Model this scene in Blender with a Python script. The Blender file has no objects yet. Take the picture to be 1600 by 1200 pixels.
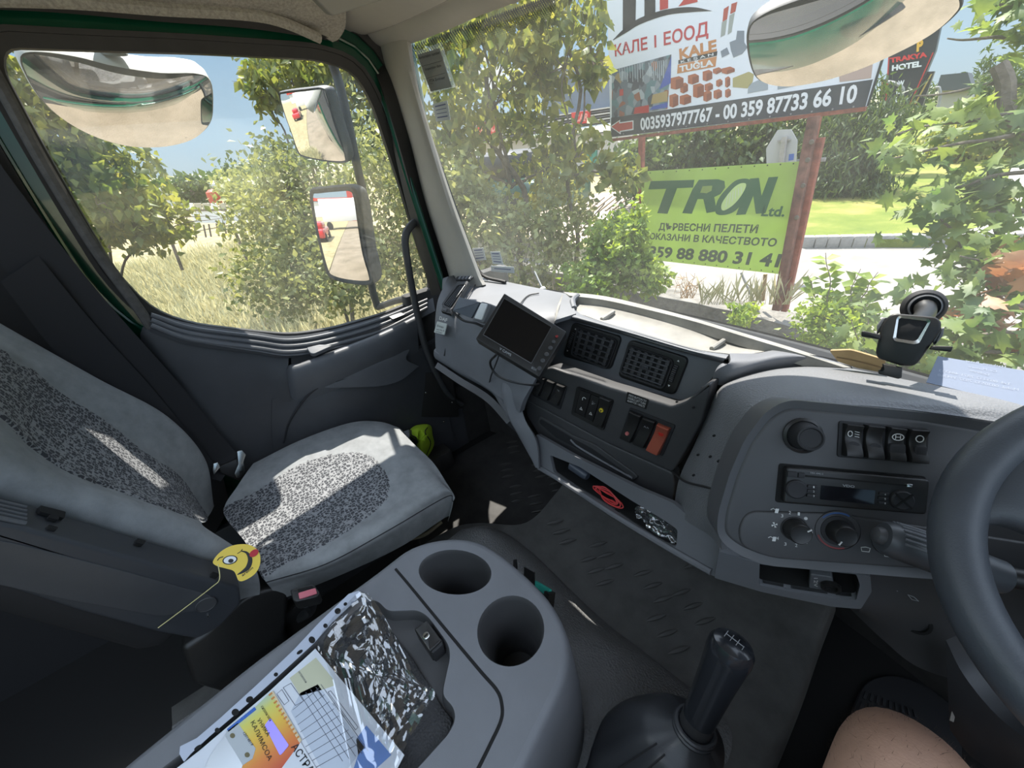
import bpy, bmesh, math, random
import numpy as np
from mathutils import Vector, Matrix, noise
random.seed(7); RNG = np.random.default_rng(11)
SC = bpy.context.scene; COL = SC.collection

# ---------------- camera (truck frame: x to the driver's side, y ahead, z up, floor z=0) ----------------
FPX = 616.0
R3 = np.array([[0.62292078, 0.35474228, -0.69722853],
               [0.77565369, -0.39588343, 0.49156654],
               [-0.10164179, -0.84701489, -0.52176117]])
CAM = np.array([0.45, 0.0, 1.25])
cd = bpy.data.cameras.new('camera'); cam = bpy.data.objects.new('camera', cd); COL.objects.link(cam)
cd.sensor_width = 36.0; cd.lens = FPX*36/1600; cd.clip_start = 0.01; cd.clip_end = 4000
cam.matrix_world = Matrix([[R3[0][0], -R3[0][1], -R3[0][2], CAM[0]],
                           [R3[1][0], -R3[1][1], -R3[1][2], CAM[1]],
                           [R3[2][0], -R3[2][1], -R3[2][2], CAM[2]], [0, 0, 0, 1]])
SC.camera = cam
SC.view_settings.view_transform = 'Standard'; SC.view_settings.look = 'None'
SC.view_settings.gamma = 1.0; SC.view_settings.use_curve_mapping = False
SC.view_settings.exposure = 0.50

# ---------------- sky and sun ----------------
SUN_DIR = Vector((0.47, -0.30, -1.0)).normalized()
elev = math.asin(-SUN_DIR.z); 
W = bpy.data.worlds.new('world'); SC.world = W; W.use_nodes = True
nt = W.node_tree; nt.nodes.clear()
# summer sky: pale horizon, blue above, extra brightness added overhead to light the cab
tcw = nt.nodes.new('ShaderNodeTexCoord'); sep = nt.nodes.new('ShaderNodeSeparateXYZ'); nt.links.new(tcw.outputs['Generated'], sep.inputs[0])
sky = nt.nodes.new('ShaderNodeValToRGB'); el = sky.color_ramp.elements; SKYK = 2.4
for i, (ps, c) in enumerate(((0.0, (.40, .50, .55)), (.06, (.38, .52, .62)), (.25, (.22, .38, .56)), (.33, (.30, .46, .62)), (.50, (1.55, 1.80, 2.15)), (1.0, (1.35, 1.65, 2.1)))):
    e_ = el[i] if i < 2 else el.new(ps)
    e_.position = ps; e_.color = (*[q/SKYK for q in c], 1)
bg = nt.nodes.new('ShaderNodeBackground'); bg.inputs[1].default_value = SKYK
wo = nt.nodes.new('ShaderNodeOutputWorld')
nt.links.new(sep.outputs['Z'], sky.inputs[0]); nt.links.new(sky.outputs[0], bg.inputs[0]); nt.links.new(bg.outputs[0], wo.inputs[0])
sl = bpy.data.lights.new('sun', 'SUN'); so = bpy.data.objects.new('sun', sl); COL.objects.link(so)
sl.energy = 9.0; sl.angle = 0.009; sl.color = (1.0, 0.955, 0.87)
so.rotation_euler = SUN_DIR.to_track_quat('-Z', 'Y').to_euler(); so.location = (-4, 3, 9)

# ---------------- photo rays -> points in the truck ----------------
def ray(px, py): return R3 @ np.array([px-800.0, py-600.0, FPX])
def onx(px, py, x): d = ray(px, py); return Vector(CAM + d*(x-CAM[0])/d[0])
def ony(px, py, y): d = ray(px, py); return Vector(CAM + d*(y-CAM[1])/d[1])
def onz(px, py, z): d = ray(px, py); return Vector(CAM + d*(z-CAM[2])/d[2])
def pd(px, py, r): d = ray(px, py); return Vector(CAM + d/np.linalg.norm(d)*r)

class Plane:
    """a flat working plane in the cab; u along, v up, w out towards the seats"""
    def __init__(s, o, n, up=Vector((0, 0, 1))):
        s.o = Vector(o); s.n = Vector(n).normalized()
        if s.n.dot(Vector(CAM)-s.o) < 0: s.n = -s.n
        if abs(s.n.dot(up)) > 0.97: up = Vector((0, 1, 0))
        s.v = (up - s.n*up.dot(s.n)).normalized(); s.u = s.v.cross(s.n).normalized()
    @staticmethod
    def three(a, b, c):
        n = (Vector(b)-Vector(a)).cross(Vector(c)-Vector(a)); return Plane(a, n)
    def hit(s, px, py):
        d = Vector(ray(px, py)); c = Vector(CAM); return c + d*((s.o-c).dot(s.n)/d.dot(s.n))
    def loc(s, px, py):
        q = s.hit(px, py)-s.o; return (q.dot(s.u), q.dot(s.v))
    def P(s, u, v, w=0.0): return s.o + s.u*u + s.v*v + s.n*w
    def shift(s, w): q = Plane(s.o + s.n*w, s.n); return q

def rounded(pts, r, k=5):
    """round the corners of a closed 2D polygon"""
    out = []; n = len(pts)
    for i in range(n):
        p0, p, p1 = Vector(pts[i-1]), Vector(pts[i]), Vector(pts[(i+1) % n])
        a = p0-p; b = p1-p; la, lb = a.length, b.length
        if la < 1e-7 or lb < 1e-7: continue
        rr = r[i] if isinstance(r, (list, tuple)) else r
        t = min(rr, la*0.48, lb*0.48)
        a = a/la*t; b = b/lb*t
        if rr <= 0: out.append((p.x, p.y)); continue
        for j in range(k+1):
            s_ = j/k; q = (p+a)*(1-s_)**2 + p*2*s_*(1-s_) + (p+b)*s_**2
            out.append((q.x, q.y))
    return out

def spline(pts, n, closed=False):
    """Catmull-Rom through points of any dimension"""
    P = [np.array(p, float) for p in pts]; m = len(P)
    if m == 2: return [P[0]*(1-i/(n-1))+P[1]*i/(n-1) for i in range(n)]
    segs = m if closed else m-1; out = []
    for i in range(n):
        t = i/(n if closed else n-1)*segs; k = min(int(t), segs-1); t -= k
        def g(j):
            if closed: return P[j % m]
            if j < 0: return 2*P[0]-P[1]
            if j >= m: return 2*P[-1]-P[-2]
            return P[j]
        a, b, c, d = g(k-1), g(k), g(k+1), g(k+2)
        out.append(0.5*((2*b)+(-a+c)*t+(2*a-5*b+4*c-d)*t*t+(-a+3*b-3*c+d)*t**3))
    return out

def area2(p): return 0.5*sum(p[i-1][0]*p[i][1]-p[i][0]*p[i-1][1] for i in range(len(p)))
def inset(p, d):
    n = len(p); s = 1 if area2(p) > 0 else -1; out = []
    for i in range(n):
        a, b, c = Vector(p[i-1]), Vector(p[i]), Vector(p[(i+1) % n])
        e1 = (b-a); e2 = (c-b)
        if e1.length < 1e-9: e1 = e2
        if e2.length < 1e-9: e2 = e1
        if e1.length < 1e-9: out.append((b.x, b.y)); continue
        e1 = e1.normalized(); e2 = e2.normalized()
        n1 = Vector((-e1.y, e1.x))*s; n2 = Vector((-e2.y, e2.x))*s; m = n1+n2
        if m.length < 1e-4: m = n1
        m = m.normalized(); k = d/max(0.5, m.dot(n1)); q = b+m*k; out.append((q.x, q.y))
    return out

class MB:
    """collects geometry of one part"""
    def __init__(s): s.v = []; s.f = []; s.mi = []; s.m = 0
    def add(s, vs, fs):
        b = len(s.v); s.v += [tuple(x) for x in vs]
        for f in fs: s.f.append(tuple(b+i for i in f)); s.mi.append(s.m)
        return s
    # --- prism of a closed outline; pts in plane metres
    def prism(s, pl, pts, w0, w1, bevel=0.0, seg=3):
        if area2(pts) < 0: pts = pts[::-1]
        n = len(pts); rings = [(pts, w0)]
        if bevel > 0:
            sg = 1 if w1 > w0 else -1
            for k in range(seg+1):
                a = k/seg*math.pi/2
                rings.append((inset(pts, bevel*(1-math.cos(a))), w1-sg*bevel*(1-math.sin(a))))
        else: rings.append((pts, w1))
        vs = []; fs = []
        for r, w in rings: vs += [pl.P(u, v, w) for u, v in r]
        for k in range(len(rings)-1):
            for i in range(n):
                j = (i+1) % n; a = k*n
                fs.append((a+i, a+j, a+n+j, a+n+i))
        fs.append(tuple(range((len(rings)-1)*n, len(rings)*n))); fs.append(tuple(reversed(range(n))))
        return s.add(vs, fs)
    # --- outline given in photo pixels on the plane
    def pprism(s, pl, px, w0, w1, r=0.0, bevel=0.0, k=5):
        pts = [pl.loc(*p) for p in px]
        if r: pts = rounded(pts, r, k)
        return s.prism(pl, pts, w0, w1, bevel)
    def ring(s, pl, outer, inner, w0, w1, w1i=None):
        """frame between two outlines with the same number of points"""
        if area2(outer) < 0: outer = outer[::-1]
        if area2(inner) < 0: inner = inner[::-1]
        if w1i is None: w1i = w1
        n = len(outer); vs = [pl.P(u, v, w0) for u, v in outer]+[pl.P(u, v, w1) for u, v in outer] \
            + [pl.P(u, v, w1i) for u, v in inner]+[pl.P(u, v, w0) for u, v in inner]
        fs = []
        for k in range(4):
            for i in range(n):
                j = (i+1) % n; a = k*n; b = ((k+1) % 4)*n
                fs.append((a+i, a+j, b+j, b+i))
        return s.add(vs, fs)
    def box(s, c, sz, M=None, bevel=0.0):
        c = Vector(c); hx, hy, hz = [q/2 for q in sz]
        pl = Plane.__new__(Plane)
        M = M or Matrix.Identity(3)
        pl.u, pl.v, pl.n = [(M @ Vector(e)).normalized() for e in ((1, 0, 0), (0, 1, 0), (0, 0, 1))]
        pl.o = c
        pts = [(-hx, -hy), (hx, -hy), (hx, hy), (-hx, hy)]
        if bevel > 0:
            pts = rounded(pts, bevel*1.3, 3)
            n = len(pts)
            rings = [(inset(pts, bevel), -hz), (inset(pts, bevel*.3), -hz+bevel*.3), (pts, -hz+bevel), (pts, hz-bevel), (inset(pts, bevel*.3), hz-bevel*.3), (inset(pts, bevel), hz)]
            vs = []; fs = []
            for r, w in rings: vs += [pl.P(u, v, w) for u, v in r]
            for k in range(5):
                for i in range(n):
                    j = (i+1) % n; fs.append((k*n+i, k*n+j, k*n+n+j, k*n+n+i))
            fs.append(tuple(range(5*n, 6*n))); fs.append(tuple(reversed(range(n))))
            return s.add(vs, fs)
        return s.prism(pl, pts, -hz, hz)
    def bar(s, a, b, w, h, up=(0, 0, 1), bevel=0.0):
        a = Vector(a); b = Vector(b); d = b-a; L = d.length; d = d/L
        u = Vector(up); x = d.cross(u)
        if x.length < 1e-4: x = d.cross(Vector((1, 0, 0)))
        x.normalize(); z = x.cross(d)
        M = Matrix((x, d, z)).transposed()
        return s.box((a+b)/2, (w, L, h), M, bevel)
    def tube(s, pts, r, n=10, smooth=0, closed=False, cap=True, flat=1.0, up=None):
        P = [Vector(p) for p in pts]
        if smooth:
            if isinstance(r, (list, tuple)):
                q = spline([tuple(p)+(rr,) for p, rr in zip(P, r)], smooth, closed)
                r = [float(x[3]) for x in q]; P = [Vector(x[:3]) for x in q]
            else: P = [Vector(x) for x in spline([tuple(p) for p in P], smooth, closed)]
        m = len(P)
        if not isinstance(r, (list, tuple)): r = [r]*m
        T = []
        for i in range(m):
            if closed: t = P[(i+1) % m]-P[i-1]
            else: t = P[min(i+1, m-1)]-P[max(i-1, 0)]
            T.append(t.normalized())
        nn = Vector(up) if up else T[0].orthogonal()
        nn = (nn-T[0]*nn.dot(T[0])).normalized(); vs = []; fs = []
        for i in range(m):
            nn = (nn-T[i]*nn.dot(T[i])).normalized(); b = T[i].cross(nn)
            for k in range(n):
                a = 2*math.pi*k/n; vs.append(P[i]+(nn*math.cos(a)+b*math.sin(a)*flat)*r[i])
        for i in range(m if closed else m-1):
            for k in range(n):
                a = i*n+k; b_ = i*n+(k+1) % n; c = ((i+1) % m)*n
                fs.append((a, b_, c+(k+1) % n, c+k))
        if cap and not closed: fs.append(tuple(reversed(range(n)))); fs.append(tuple(range((m-1)*n, m*n)))
        return s.add(vs, fs)
    def lathe(s, o, axis, prof, n=24, up=None, sx=1.0, cap=True):
        """prof: (radius, height along axis)"""
        o = Vector(o); a = Vector(axis).normalized(); x = Vector(up) if up else a.orthogonal()
        x = (x-a*x.dot(a)).normalized(); y = a.cross(x); vs = []; fs = []
        for r, h in prof:
            for k in range(n):
                t = 2*math.pi*k/n; vs.append(o+a*h+(x*math.cos(t)*sx+y*math.sin(t))*r)
        for i in range(len(prof)-1):
            for k in range(n):
                fs.append((i*n+k, i*n+(k+1) % n, (i+1)*n+(k+1) % n, (i+1)*n+k))
        if cap: fs.append(tuple(reversed(range(n)))); fs.append(tuple(range((len(prof)-1)*n, len(prof)*n)))
        return s.add(vs, fs)
    def patch(s, rows, nu=16, nv=16, thick=0.0, closed=False, tdir=None):
        """smooth surface through a grid of points; thick: depth behind it"""
        rows = [[tuple(p) for p in r] for r in rows]
        R1 = [spline(r, nu) for r in rows]
        G = [spline([R1[i][j] for i in range(len(rows))], nv, closed) for j in range(nu)]
        vs = [Vector(G[j][i]) for i in range(nv) for j in range(nu)]; fs = []
        for i in range(nv if closed else nv-1):
            for j in range(nu-1):
                k = (i+1) % nv; fs.append((i*nu+j, i*nu+j+1, k*nu+j+1, k*nu+j))
        if thick:
            N = [Vector((0, 0, 0)) for _ in vs]
            for f in fs:
                q = (vs[f[2]]-vs[f[0]]).cross(vs[f[3]]-vs[f[1]])
                for i in f: N[i] += q
            c = sum(vs, Vector())/len(vs); tot = sum(N, Vector())
            sg = 1 if tot.dot(Vector(CAM)-c) > 0 else -1
            if tdir: off = [Vector(tdir)*thick]*len(vs)
            else: off = [-(q.normalized() if q.length > 1e-12 else q)*sg*thick for q in N]
            b = len(vs); vs2 = [v+o for v, o in zip(vs, off)]
            fs2 = [tuple(reversed([b+i for i in f])) for f in fs]
            ed = []
            if not closed:
                ed = [(i, i+1) for i in range(nu-1)]+[((nv-1)*nu+i+1, (nv-1)*nu+i) for i in range(nu-1)]
                ed += [(i*nu, (i+1)*nu)[::-1] for i in range(nv-1)]+[(i*nu+nu-1, (i+1)*nu+nu-1) for i in range(nv-1)]
            fs = fs+fs2+[(a_, b_, b+b_, b+a_) for a_, b_ in ed]; vs = vs+vs2
        return s.add(vs, fs)
    def text(s, pl, txt, p0, p1, pt, w=0.0005, w0=0.0, flip=False, bold=0.0, wide=False):
        """lettering fitted between baseline pixels p0, p1 with the cap top at pixel pt above p0"""
        cu = bpy.data.curves.new('t', 'FONT'); cu.body = txt; cu.offset = bold; cu.resolution_u = 3
        o = bpy.data.objects.new('t', cu); COL.objects.link(o)
        dg = bpy.context.evaluated_depsgraph_get(); me = o.evaluated_get(dg).to_mesh()
        V = [tuple(v.co) for v in me.vertices]; F = [tuple(p.vertices) for p in me.polygons]
        o.evaluated_get(dg).to_mesh_clear(); bpy.data.objects.remove(o); bpy.data.curves.remove(cu)
        if not V: return s
        x0 = min(v[0] for v in V); x1 = max(v[0] for v in V); y0 = 0.0; y1 = 0.70
        if wide: y0 = min(v[1] for v in V); y1 = max(v[1] for v in V)
        A = pl.loc(*p0) if not wide == 2 else p0; B = pl.loc(*p1) if not wide == 2 else p1; T = pl.loc(*pt) if not wide == 2 else pt
        if flip: A, B = B, A
        vs = []
        for x, y, z in V:
            a = (x-x0)/(x1-x0); b = (y-y0)/(y1-y0)
            T0 = (T[0]-(B if flip else A)[0], T[1]-(B if flip else A)[1])
            vs.append(pl.P(A[0]+(B[0]-A[0])*a+T0[0]*b, A[1]+(B[1]-A[1])*a+T0[1]*b, w))
        return s.add(vs, F)
    def build(s, name, mats, parent=None, smooth=True, ang=35):
        me = bpy.data.meshes.new(name); me.from_pydata(s.v, [], s.f)
        if not isinstance(mats, (list, tuple)): mats = [mats]
        for m in mats: me.materials.append(m)
        if len(mats) > 1: me.polygons.foreach_set('material_index', s.mi)
        me.validate(); 
        if smooth:
            me.polygons.foreach_set('use_smooth', [True]*len(me.polygons)); me.set_sharp_from_angle(angle=math.radians(ang))
        bm = bmesh.new(); bm.from_mesh(me); bmesh.ops.recalc_face_normals(bm, faces=bm.faces); bm.to_mesh(me); bm.free()
        me.update()
        o = bpy.data.objects.new(name, me); COL.objects.link(o)
        if parent is not None:
            o.parent = parent
            if parent.type == 'EMPTY' and parent.location.length > 0: o.matrix_parent_inverse = Matrix.Translation(-parent.location)
        return o

def tag(o, label, cat=None, group=None, kind=None):
    if label: o['label'] = label
    if cat: o['category'] = cat
    if group: o['group'] = group
    if kind: o['kind'] = kind
    return o
GROUPS = {'rocker_switch': 'rocker switches on the dashboard', 'air_vent': 'air vents on the dashboard', 'climate_knob': 'climate control knobs', 'warning_lamp': 'flat tell-tales in the middle switch block', 'column_stalk': 'stalks on the steering column', 'warehouse': 'far buildings behind the left fence'}
def thing(name, label, cat, group=None, kind=None):
    group = group or GROUPS.get(name)
    o = bpy.data.objects.new(name, None); COL.objects.link(o); o.empty_display_size = 0.05
    return tag(o, label, cat, group, kind)
def settle(root):
    """put a thing's Empty at the base centre of its parts"""
    bpy.context.view_layer.update()
    pts = []
    def walk(o):
        if o.type == 'MESH': pts.extend([Vector(b) for b in o.bound_box])
        for c in o.children: walk(c)
    walk(root)
    if not pts: return root
    lo = Vector([min(p[i] for p in pts) for i in range(3)]); hi = Vector([max(p[i] for p in pts) for i in range(3)])
    b = Vector(((lo.x+hi.x)/2, (lo.y+hi.y)/2, lo.z)); root.location = b
    for c in root.children: c.matrix_parent_inverse = Matrix.Translation(-b)
    return root

# ---------------- materials ----------------
def _new(name):
    m = bpy.data.materials.new(name); m.use_nodes = True; t = m.node_tree
    return m, t, t.nodes['Principled BSDF'], t.nodes['Material Output']
def mat(name, col, rough=0.5, metal=0.0, spec=0.5, var=0.0, vscale=8.0, bump=0.0, bscale=300.0, bdist=0.001, col2=None, detail=4.0, trans=0.0, coat=0.0, bvor=False, stretch=None):
    m, t, b, o = _new(name); N = t.nodes; L = t.links
    b.inputs['Base Color'].default_value = (*col, 1); b.inputs['Roughness'].default_value = rough
    b.inputs['Metallic'].default_value = metal; b.inputs['Specular IOR Level'].default_value = spec
    if coat: b.inputs['Coat Weight'].default_value = coat
    tc = N.new('ShaderNodeTexCoord'); src = tc.outputs['Object']
    if stretch:
        mp = N.new('ShaderNodeMapping'); mp.inputs['Scale'].default_value = stretch; L.new(src, mp.inputs[0]); src = mp.outputs[0]
    if var > 0 or col2:
        n = N.new('ShaderNodeTexNoise'); n.inputs['Scale'].default_value = vscale; n.inputs['Detail'].default_value = detail; n.inputs['Roughness'].default_value = 0.65
        L.new(src, n.inputs['Vector'])
        r = N.new('ShaderNodeValToRGB'); r.color_ramp.elements[0].position = 0.32; r.color_ramp.elements[1].position = 0.68
        c2 = col2 or tuple(min(1, c*(1+var)) for c in col); c1 = col if col2 else tuple(c*(1-var) for c in col)
        r.color_ramp.elements[0].color = (*c1, 1); r.color_ramp.elements[1].color = (*c2, 1)
        L.new(n.outputs['Fac'], r.inputs[0]); L.new(r.outputs[0], b.inputs['Base Color'])
    if bump > 0:
        if bvor: n2 = N.new('ShaderNodeTexVoronoi'); fo = n2.outputs['Distance']
        else: n2 = N.new('ShaderNodeTexNoise'); n2.inputs['Detail'].default_value = 2; fo = n2.outputs['Fac']
        n2.inputs['Scale'].default_value = bscale; L.new(src, n2.inputs['Vector'])
        bp = N.new('ShaderNodeBump'); bp.inputs['Strength'].default_value = bump; bp.inputs['Distance'].default_value = bdist
        L.new(fo, bp.inputs['Height']); L.new(bp.outputs[0], b.inputs['Normal'])
    if trans > 0:
        tl = N.new('ShaderNodeBsdfTranslucent'); mx = N.new('ShaderNodeMixShader'); mx.inputs[0].default_value = trans
        if b.inputs['Base Color'].links: L.new(b.inputs['Base Color'].links[0].from_socket, tl.inputs[0])
        else: tl.inputs[0].default_value = (*col, 1)
        L.new(b.outputs[0], mx.inputs[1]); L.new(tl.outputs[0], mx.inputs[2]); L.new(mx.outputs[0], o.inputs[0])
    return m
def glassy(name, gloss=0.06, dust=0.0, dustcol=(0.75, 0.74, 0.68), tint=(1, 1, 1), dscale=6.0, rough=0.02):
    m, t, b, o = _new(name); N = t.nodes; L = t.links; N.remove(b)
    tr = N.new('ShaderNodeBsdfTransparent'); tr.inputs[0].default_value = (*tint, 1)
    gl = N.new('ShaderNodeBsdfGlossy'); gl.inputs['Roughness'].default_value = rough
    lw = N.new('ShaderNodeLayerWeight'); lw.inputs[0].default_value = 0.5
    pw = N.new('ShaderNodeMath'); pw.operation = 'POWER'; pw.inputs[1].default_value = 5; L.new(lw.outputs['Facing'], pw.inputs[0])
    mu = N.new('ShaderNodeMath'); mu.operation = 'MULTIPLY_ADD'; mu.inputs[1].default_value = 0.8*min(1, gloss/0.04); mu.inputs[2].default_value = gloss; mu.use_clamp = True
    L.new(pw.outputs[0], mu.inputs[0])
    m1 = N.new('ShaderNodeMixShader'); L.new(mu.outputs[0], m1.inputs[0]); L.new(tr.outputs[0], m1.inputs[1]); L.new(gl.outputs[0], m1.inputs[2])
    last = m1
    if dust > 0:
        di = N.new('ShaderNodeBsdfDiffuse'); di.inputs[0].default_value = (*dustcol, 1)
        tl = N.new('ShaderNodeBsdfTranslucent'); tl.inputs[0].default_value = (*dustcol, 1)
        ad = N.new('ShaderNodeMixShader'); ad.inputs[0].default_value = 0.5; L.new(di.outputs[0], ad.inputs[1]); L.new(tl.outputs[0], ad.inputs[2])
        tc = N.new('ShaderNodeTexCoord'); n = N.new('ShaderNodeTexNoise'); n.inputs['Scale'].default_value = dscale; n.inputs['Detail'].default_value = 8; n.inputs['Roughness'].default_value = 0.7
        L.new(tc.outputs['Object'], n.inputs['Vector'])
        mr = N.new('ShaderNodeMapRange'); mr.inputs[1].default_value = 0.3; mr.inputs[2].default_value = 0.75; mr.inputs[3].default_value = dust*0.35; mr.inputs[4].default_value = dust*1.6
        L.new(n.outputs['Fac'], mr.inputs[0])
        m2 = N.new('ShaderNodeMixShader'); L.new(mr.outputs[0], m2.inputs[0]); L.new(m1.outputs[0], m2.inputs[1]); L.new(ad.outputs[0], m2.inputs[2]); last = m2
    L.new(last.outputs[0], o.inputs[0]); return m

M = {}
M['dash'] = mat('dash_plastic', (0.145, 0.150, 0.162), 0.55, var=0.10, vscale=5, bump=0.35, bscale=900, bdist=0.0006)
M['dash2'] = mat('dash_panel_plastic', (0.054, 0.054, 0.056), 0.5, var=0.08, vscale=7, bump=0.25, bscale=1000, bdist=0.0004)
M['slat'] = mat('vent_slat_plastic', (0.05, 0.052, 0.058), 0.32)
M['dashtop'] = mat('dash_grained_top', (0.155, 0.158, 0.165), 0.6, bump=0.6, bscale=330, bdist=0.0012, bvor=True, var=0.1, vscale=6)
M['dashdust'] = mat('dash_dusty_tray', (0.27, 0.26, 0.235), 0.75, var=0.22, vscale=12, bump=0.3, bscale=700, bdist=0.0005, detail=8)
M['black'] = mat('black_plastic', (0.016, 0.0155, 0.015), 0.42, bump=0.1, bscale=700, bdist=0.0003)
M['blackm'] = mat('matt_black_plastic', (0.018, 0.018, 0.02), 0.7)
M['void'] = mat('dark_recess', (0.006, 0.006, 0.006), 0.9)
M['rubber'] = mat('black_rubber_seal', (0.02, 0.019, 0.019), 0.55, var=0.2, vscale=30)
M['green'] = mat('green_paint', (0.003, 0.060, 0.032), 0.22, coat=0.6, var=0.15, vscale=4)
M['beige'] = mat('beige_trim_plastic', (0.40, 0.375, 0.335), 0.6, var=0.07, vscale=6, bump=0.25, bscale=800, bdist=0.0005)
M['headliner'] = mat('beige_headliner_cloth', (0.36, 0.33, 0.285), 0.95, var=0.25, vscale=160, bump=0.6, bscale=500, bdist=0.001)
M['doorp'] = mat('door_plastic', (0.050, 0.052, 0.057), 0.5, var=0.15, vscale=5, bump=0.25, bscale=900, bdist=0.0005)
M['doorl'] = mat('door_lighter_plastic', (0.10, 0.105, 0.114), 0.48, var=0.15, vscale=5, bump=0.25, bscale=900, bdist=0.0005)
M['seat'] = mat('grey_velour', (0.235, 0.245, 0.25), 0.95, var=0.16, vscale=22, bump=0.5, bscale=1200, bdist=0.0008, detail=8)
M['belt'] = mat('black_webbing', (0.014, 0.014, 0.016), 0.8, bump=0.5, bscale=500, bdist=0.0006, stretch=(1, 1, 6))
M['steel'] = mat('bright_steel', (0.62, 0.62, 0.60), 0.25, metal=1.0)
M['chrome'] = mat('chrome', (0.8, 0.8, 0.8), 0.12, metal=1.0)
M['white'] = mat('white_paint', (0.75, 0.76, 0.76), 0.5)
M['ink'] = mat('white_print', (0.62, 0.62, 0.60), 0.6)
M['inkdim'] = mat('dim_white_print', (0.30, 0.31, 0.32), 0.6)
M['paper'] = mat('white_paper', (0.62, 0.65, 0.70), 0.8)
M['blackink'] = mat('black_print', (0.02, 0.02, 0.022), 0.7)
M['red'] = mat('red_print', (0.50, 0.03, 0.025), 0.6)
M['mirror'] = mat('mirror_glass', (0.80, 0.81, 0.80), 0.015, metal=1.0)
M['floor'] = mat('dark_rubber_floor', (0.035, 0.033, 0.031), 0.75, var=0.3, vscale=14, bump=0.3, bscale=500, bdist=0.001)
M['mat'] = mat('grey_rubber_mat', (0.088, 0.086, 0.081), 0.7, var=0.28, vscale=9, bump=0.4, bscale=520, bdist=0.001, detail=8)
M['hump'] = mat('grained_rubber_hump', (0.165, 0.165, 0.165), 0.55, var=0.12, vscale=8, bump=0.9, bscale=210, bdist=0.0022, bvor=True)
# ================= cab shell =================
M['glass'] = glassy('dusty_windscreen_glass', 0.035, 0.115, (.80, .78, .72), dscale=2.2)
M['glassd'] = glassy('door_window_glass', 0.035, 0.05)
M['leatherette'] = mat('black_leatherette', (0.032, 0.034, 0.038), 0.42, bump=0.3, bscale=500, bdist=0.0006)
M['tan'] = M['beige']

# ---- passenger door: window outline on the door plane
DX = -0.98
dpl = Plane(Vector((DX, 0, 0)), Vector((1, 0, 0)))
wpx = [(8, 74), (150, 79), (300, 83), (500, 93), (553, 110), (582, 160), (625, 290), (655, 390), (672, 440), (668, 462), (600, 490), (520, 513), (455, 523), (400, 518), (300, 506), (240, 485), (185, 430), (120, 320), (50, 195), (4, 108)]
wout = rounded([dpl.loc(*p) for p in wpx], 0.05, 3)
if area2(wout) < 0: wout = wout[::-1]
door = thing('door_1', 'green passenger door with grey plastic lining and large side window', None, kind='structure')
b = MB(); b.ring(dpl, inset(wout, -0.026), inset(wout, 0.0), -0.02, 0.006, 0.0); b.build('window_seal', M['rubber'], door)
b = MB(); b.ring(dpl, inset(wout, -0.034), inset(wout, -0.024), -0.02, 0.012, 0.010); b.build('window_seal_lip', M['rubber'], door)
b = MB(); b.ring(dpl, inset(wout, -0.095), inset(wout, -0.034), -0.045, 0.002, 0.004); b.build('window_frame', M['green'], door)
b = MB()
g2 = inset(wout, -0.062); b.tube([dpl.P(u, v, 0.004) for u, v in g2], 0.006, 8, closed=True); b.build('frame_bead', M['green'], door)
b = MB(); b.ring(dpl, inset(wout, -0.122), inset(wout, -0.092), -0.05, 0.016, 0.012); b.build('weather_strip', M['rubber'], door)
# outer skin of the door and cab side below the glass
b = MB(); b.box((DX-0.055, 0.12, 0.17), (0.02, 1.18, 0.96), bevel=0.005); b.build('outer_skin', M['green'], door)
b = MB(); b.box((DX-0.05, 0.12, 0.62), (0.03, 1.1, 0.05), bevel=0.01); b.build('outer_waist_strip', M['rubber'], door)
# glass
g = MB(); g.prism(dpl, inset(wout, -0.012), -0.014, -0.010); go = g.build('window_2', M['glassd'], smooth=False); tag(go, 'passenger side door window glass', None, kind='structure')

# door lining: upper rear quarter panel, waist rail, lower panel
def X(px, py, x): return onx(px, py, x)
xs = -0.955
b = MB()
rows = [[X(222, 512, -.965), X(240, 503, -.96), X(300, 512, -.955), X(380, 527, -.952), X(440, 540, -.95), X(452, 545, -.95)],
        [X(222, 535, -.96), X(250, 540, -.95), X(310, 560, -.94), X(380, 575, -.935), X(420, 585, -.93), X(450, 592, -.92)],
        [X(262, 600, -.96), X(290, 620, -.945), X(330, 650, -.94), X(380, 665, -.935), X(425, 655, -.93), X(455, 640, -.925)],
        [X(320, 690, -.96), X(340, 720, -.945), X(370, 740, -.94), X(400, 740, -.94), X(430, 735, -.94), X(450, 720, -.94)]]
b.patch(rows, 24, 18, 0.03); b.build('rear_lining', M['doorp'], door)
# window ledge strips (three ridges following the lower window edge)
for k, (o_, x_) in enumerate(((9, -.950), (18, -.938), (27, -.926))):
    e = [(236, 484+o_*.9), (300, 504+o_), (400, 517+o_), (455, 523+o_), (520, 512+o_), (600, 488+o_), (668, 462+o_*.7)]
    b = MB(); b.tube([X(px, py, x_) for px, py in e], 0.0065, 8, smooth=40); b.build('ledge_ridge', M['doorl'], door)
b = MB()
rows = [[X(236, 488, -.965), X(300, 506, -.965), X(400, 519, -.965), X(455, 525, -.965), X(520, 515, -.965), X(600, 492, -.965), X(676, 462, -.965)],
        [X(236, 512, -.93), X(300, 533, -.92), X(400, 549, -.92), X(455, 556, -.92), X(520, 545, -.92), X(600, 522, -.92), X(680, 486, -.93)]]
b.patch(rows, 30, 5, 0.02); b.build('window_ledge', M['doorl'], door)
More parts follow.
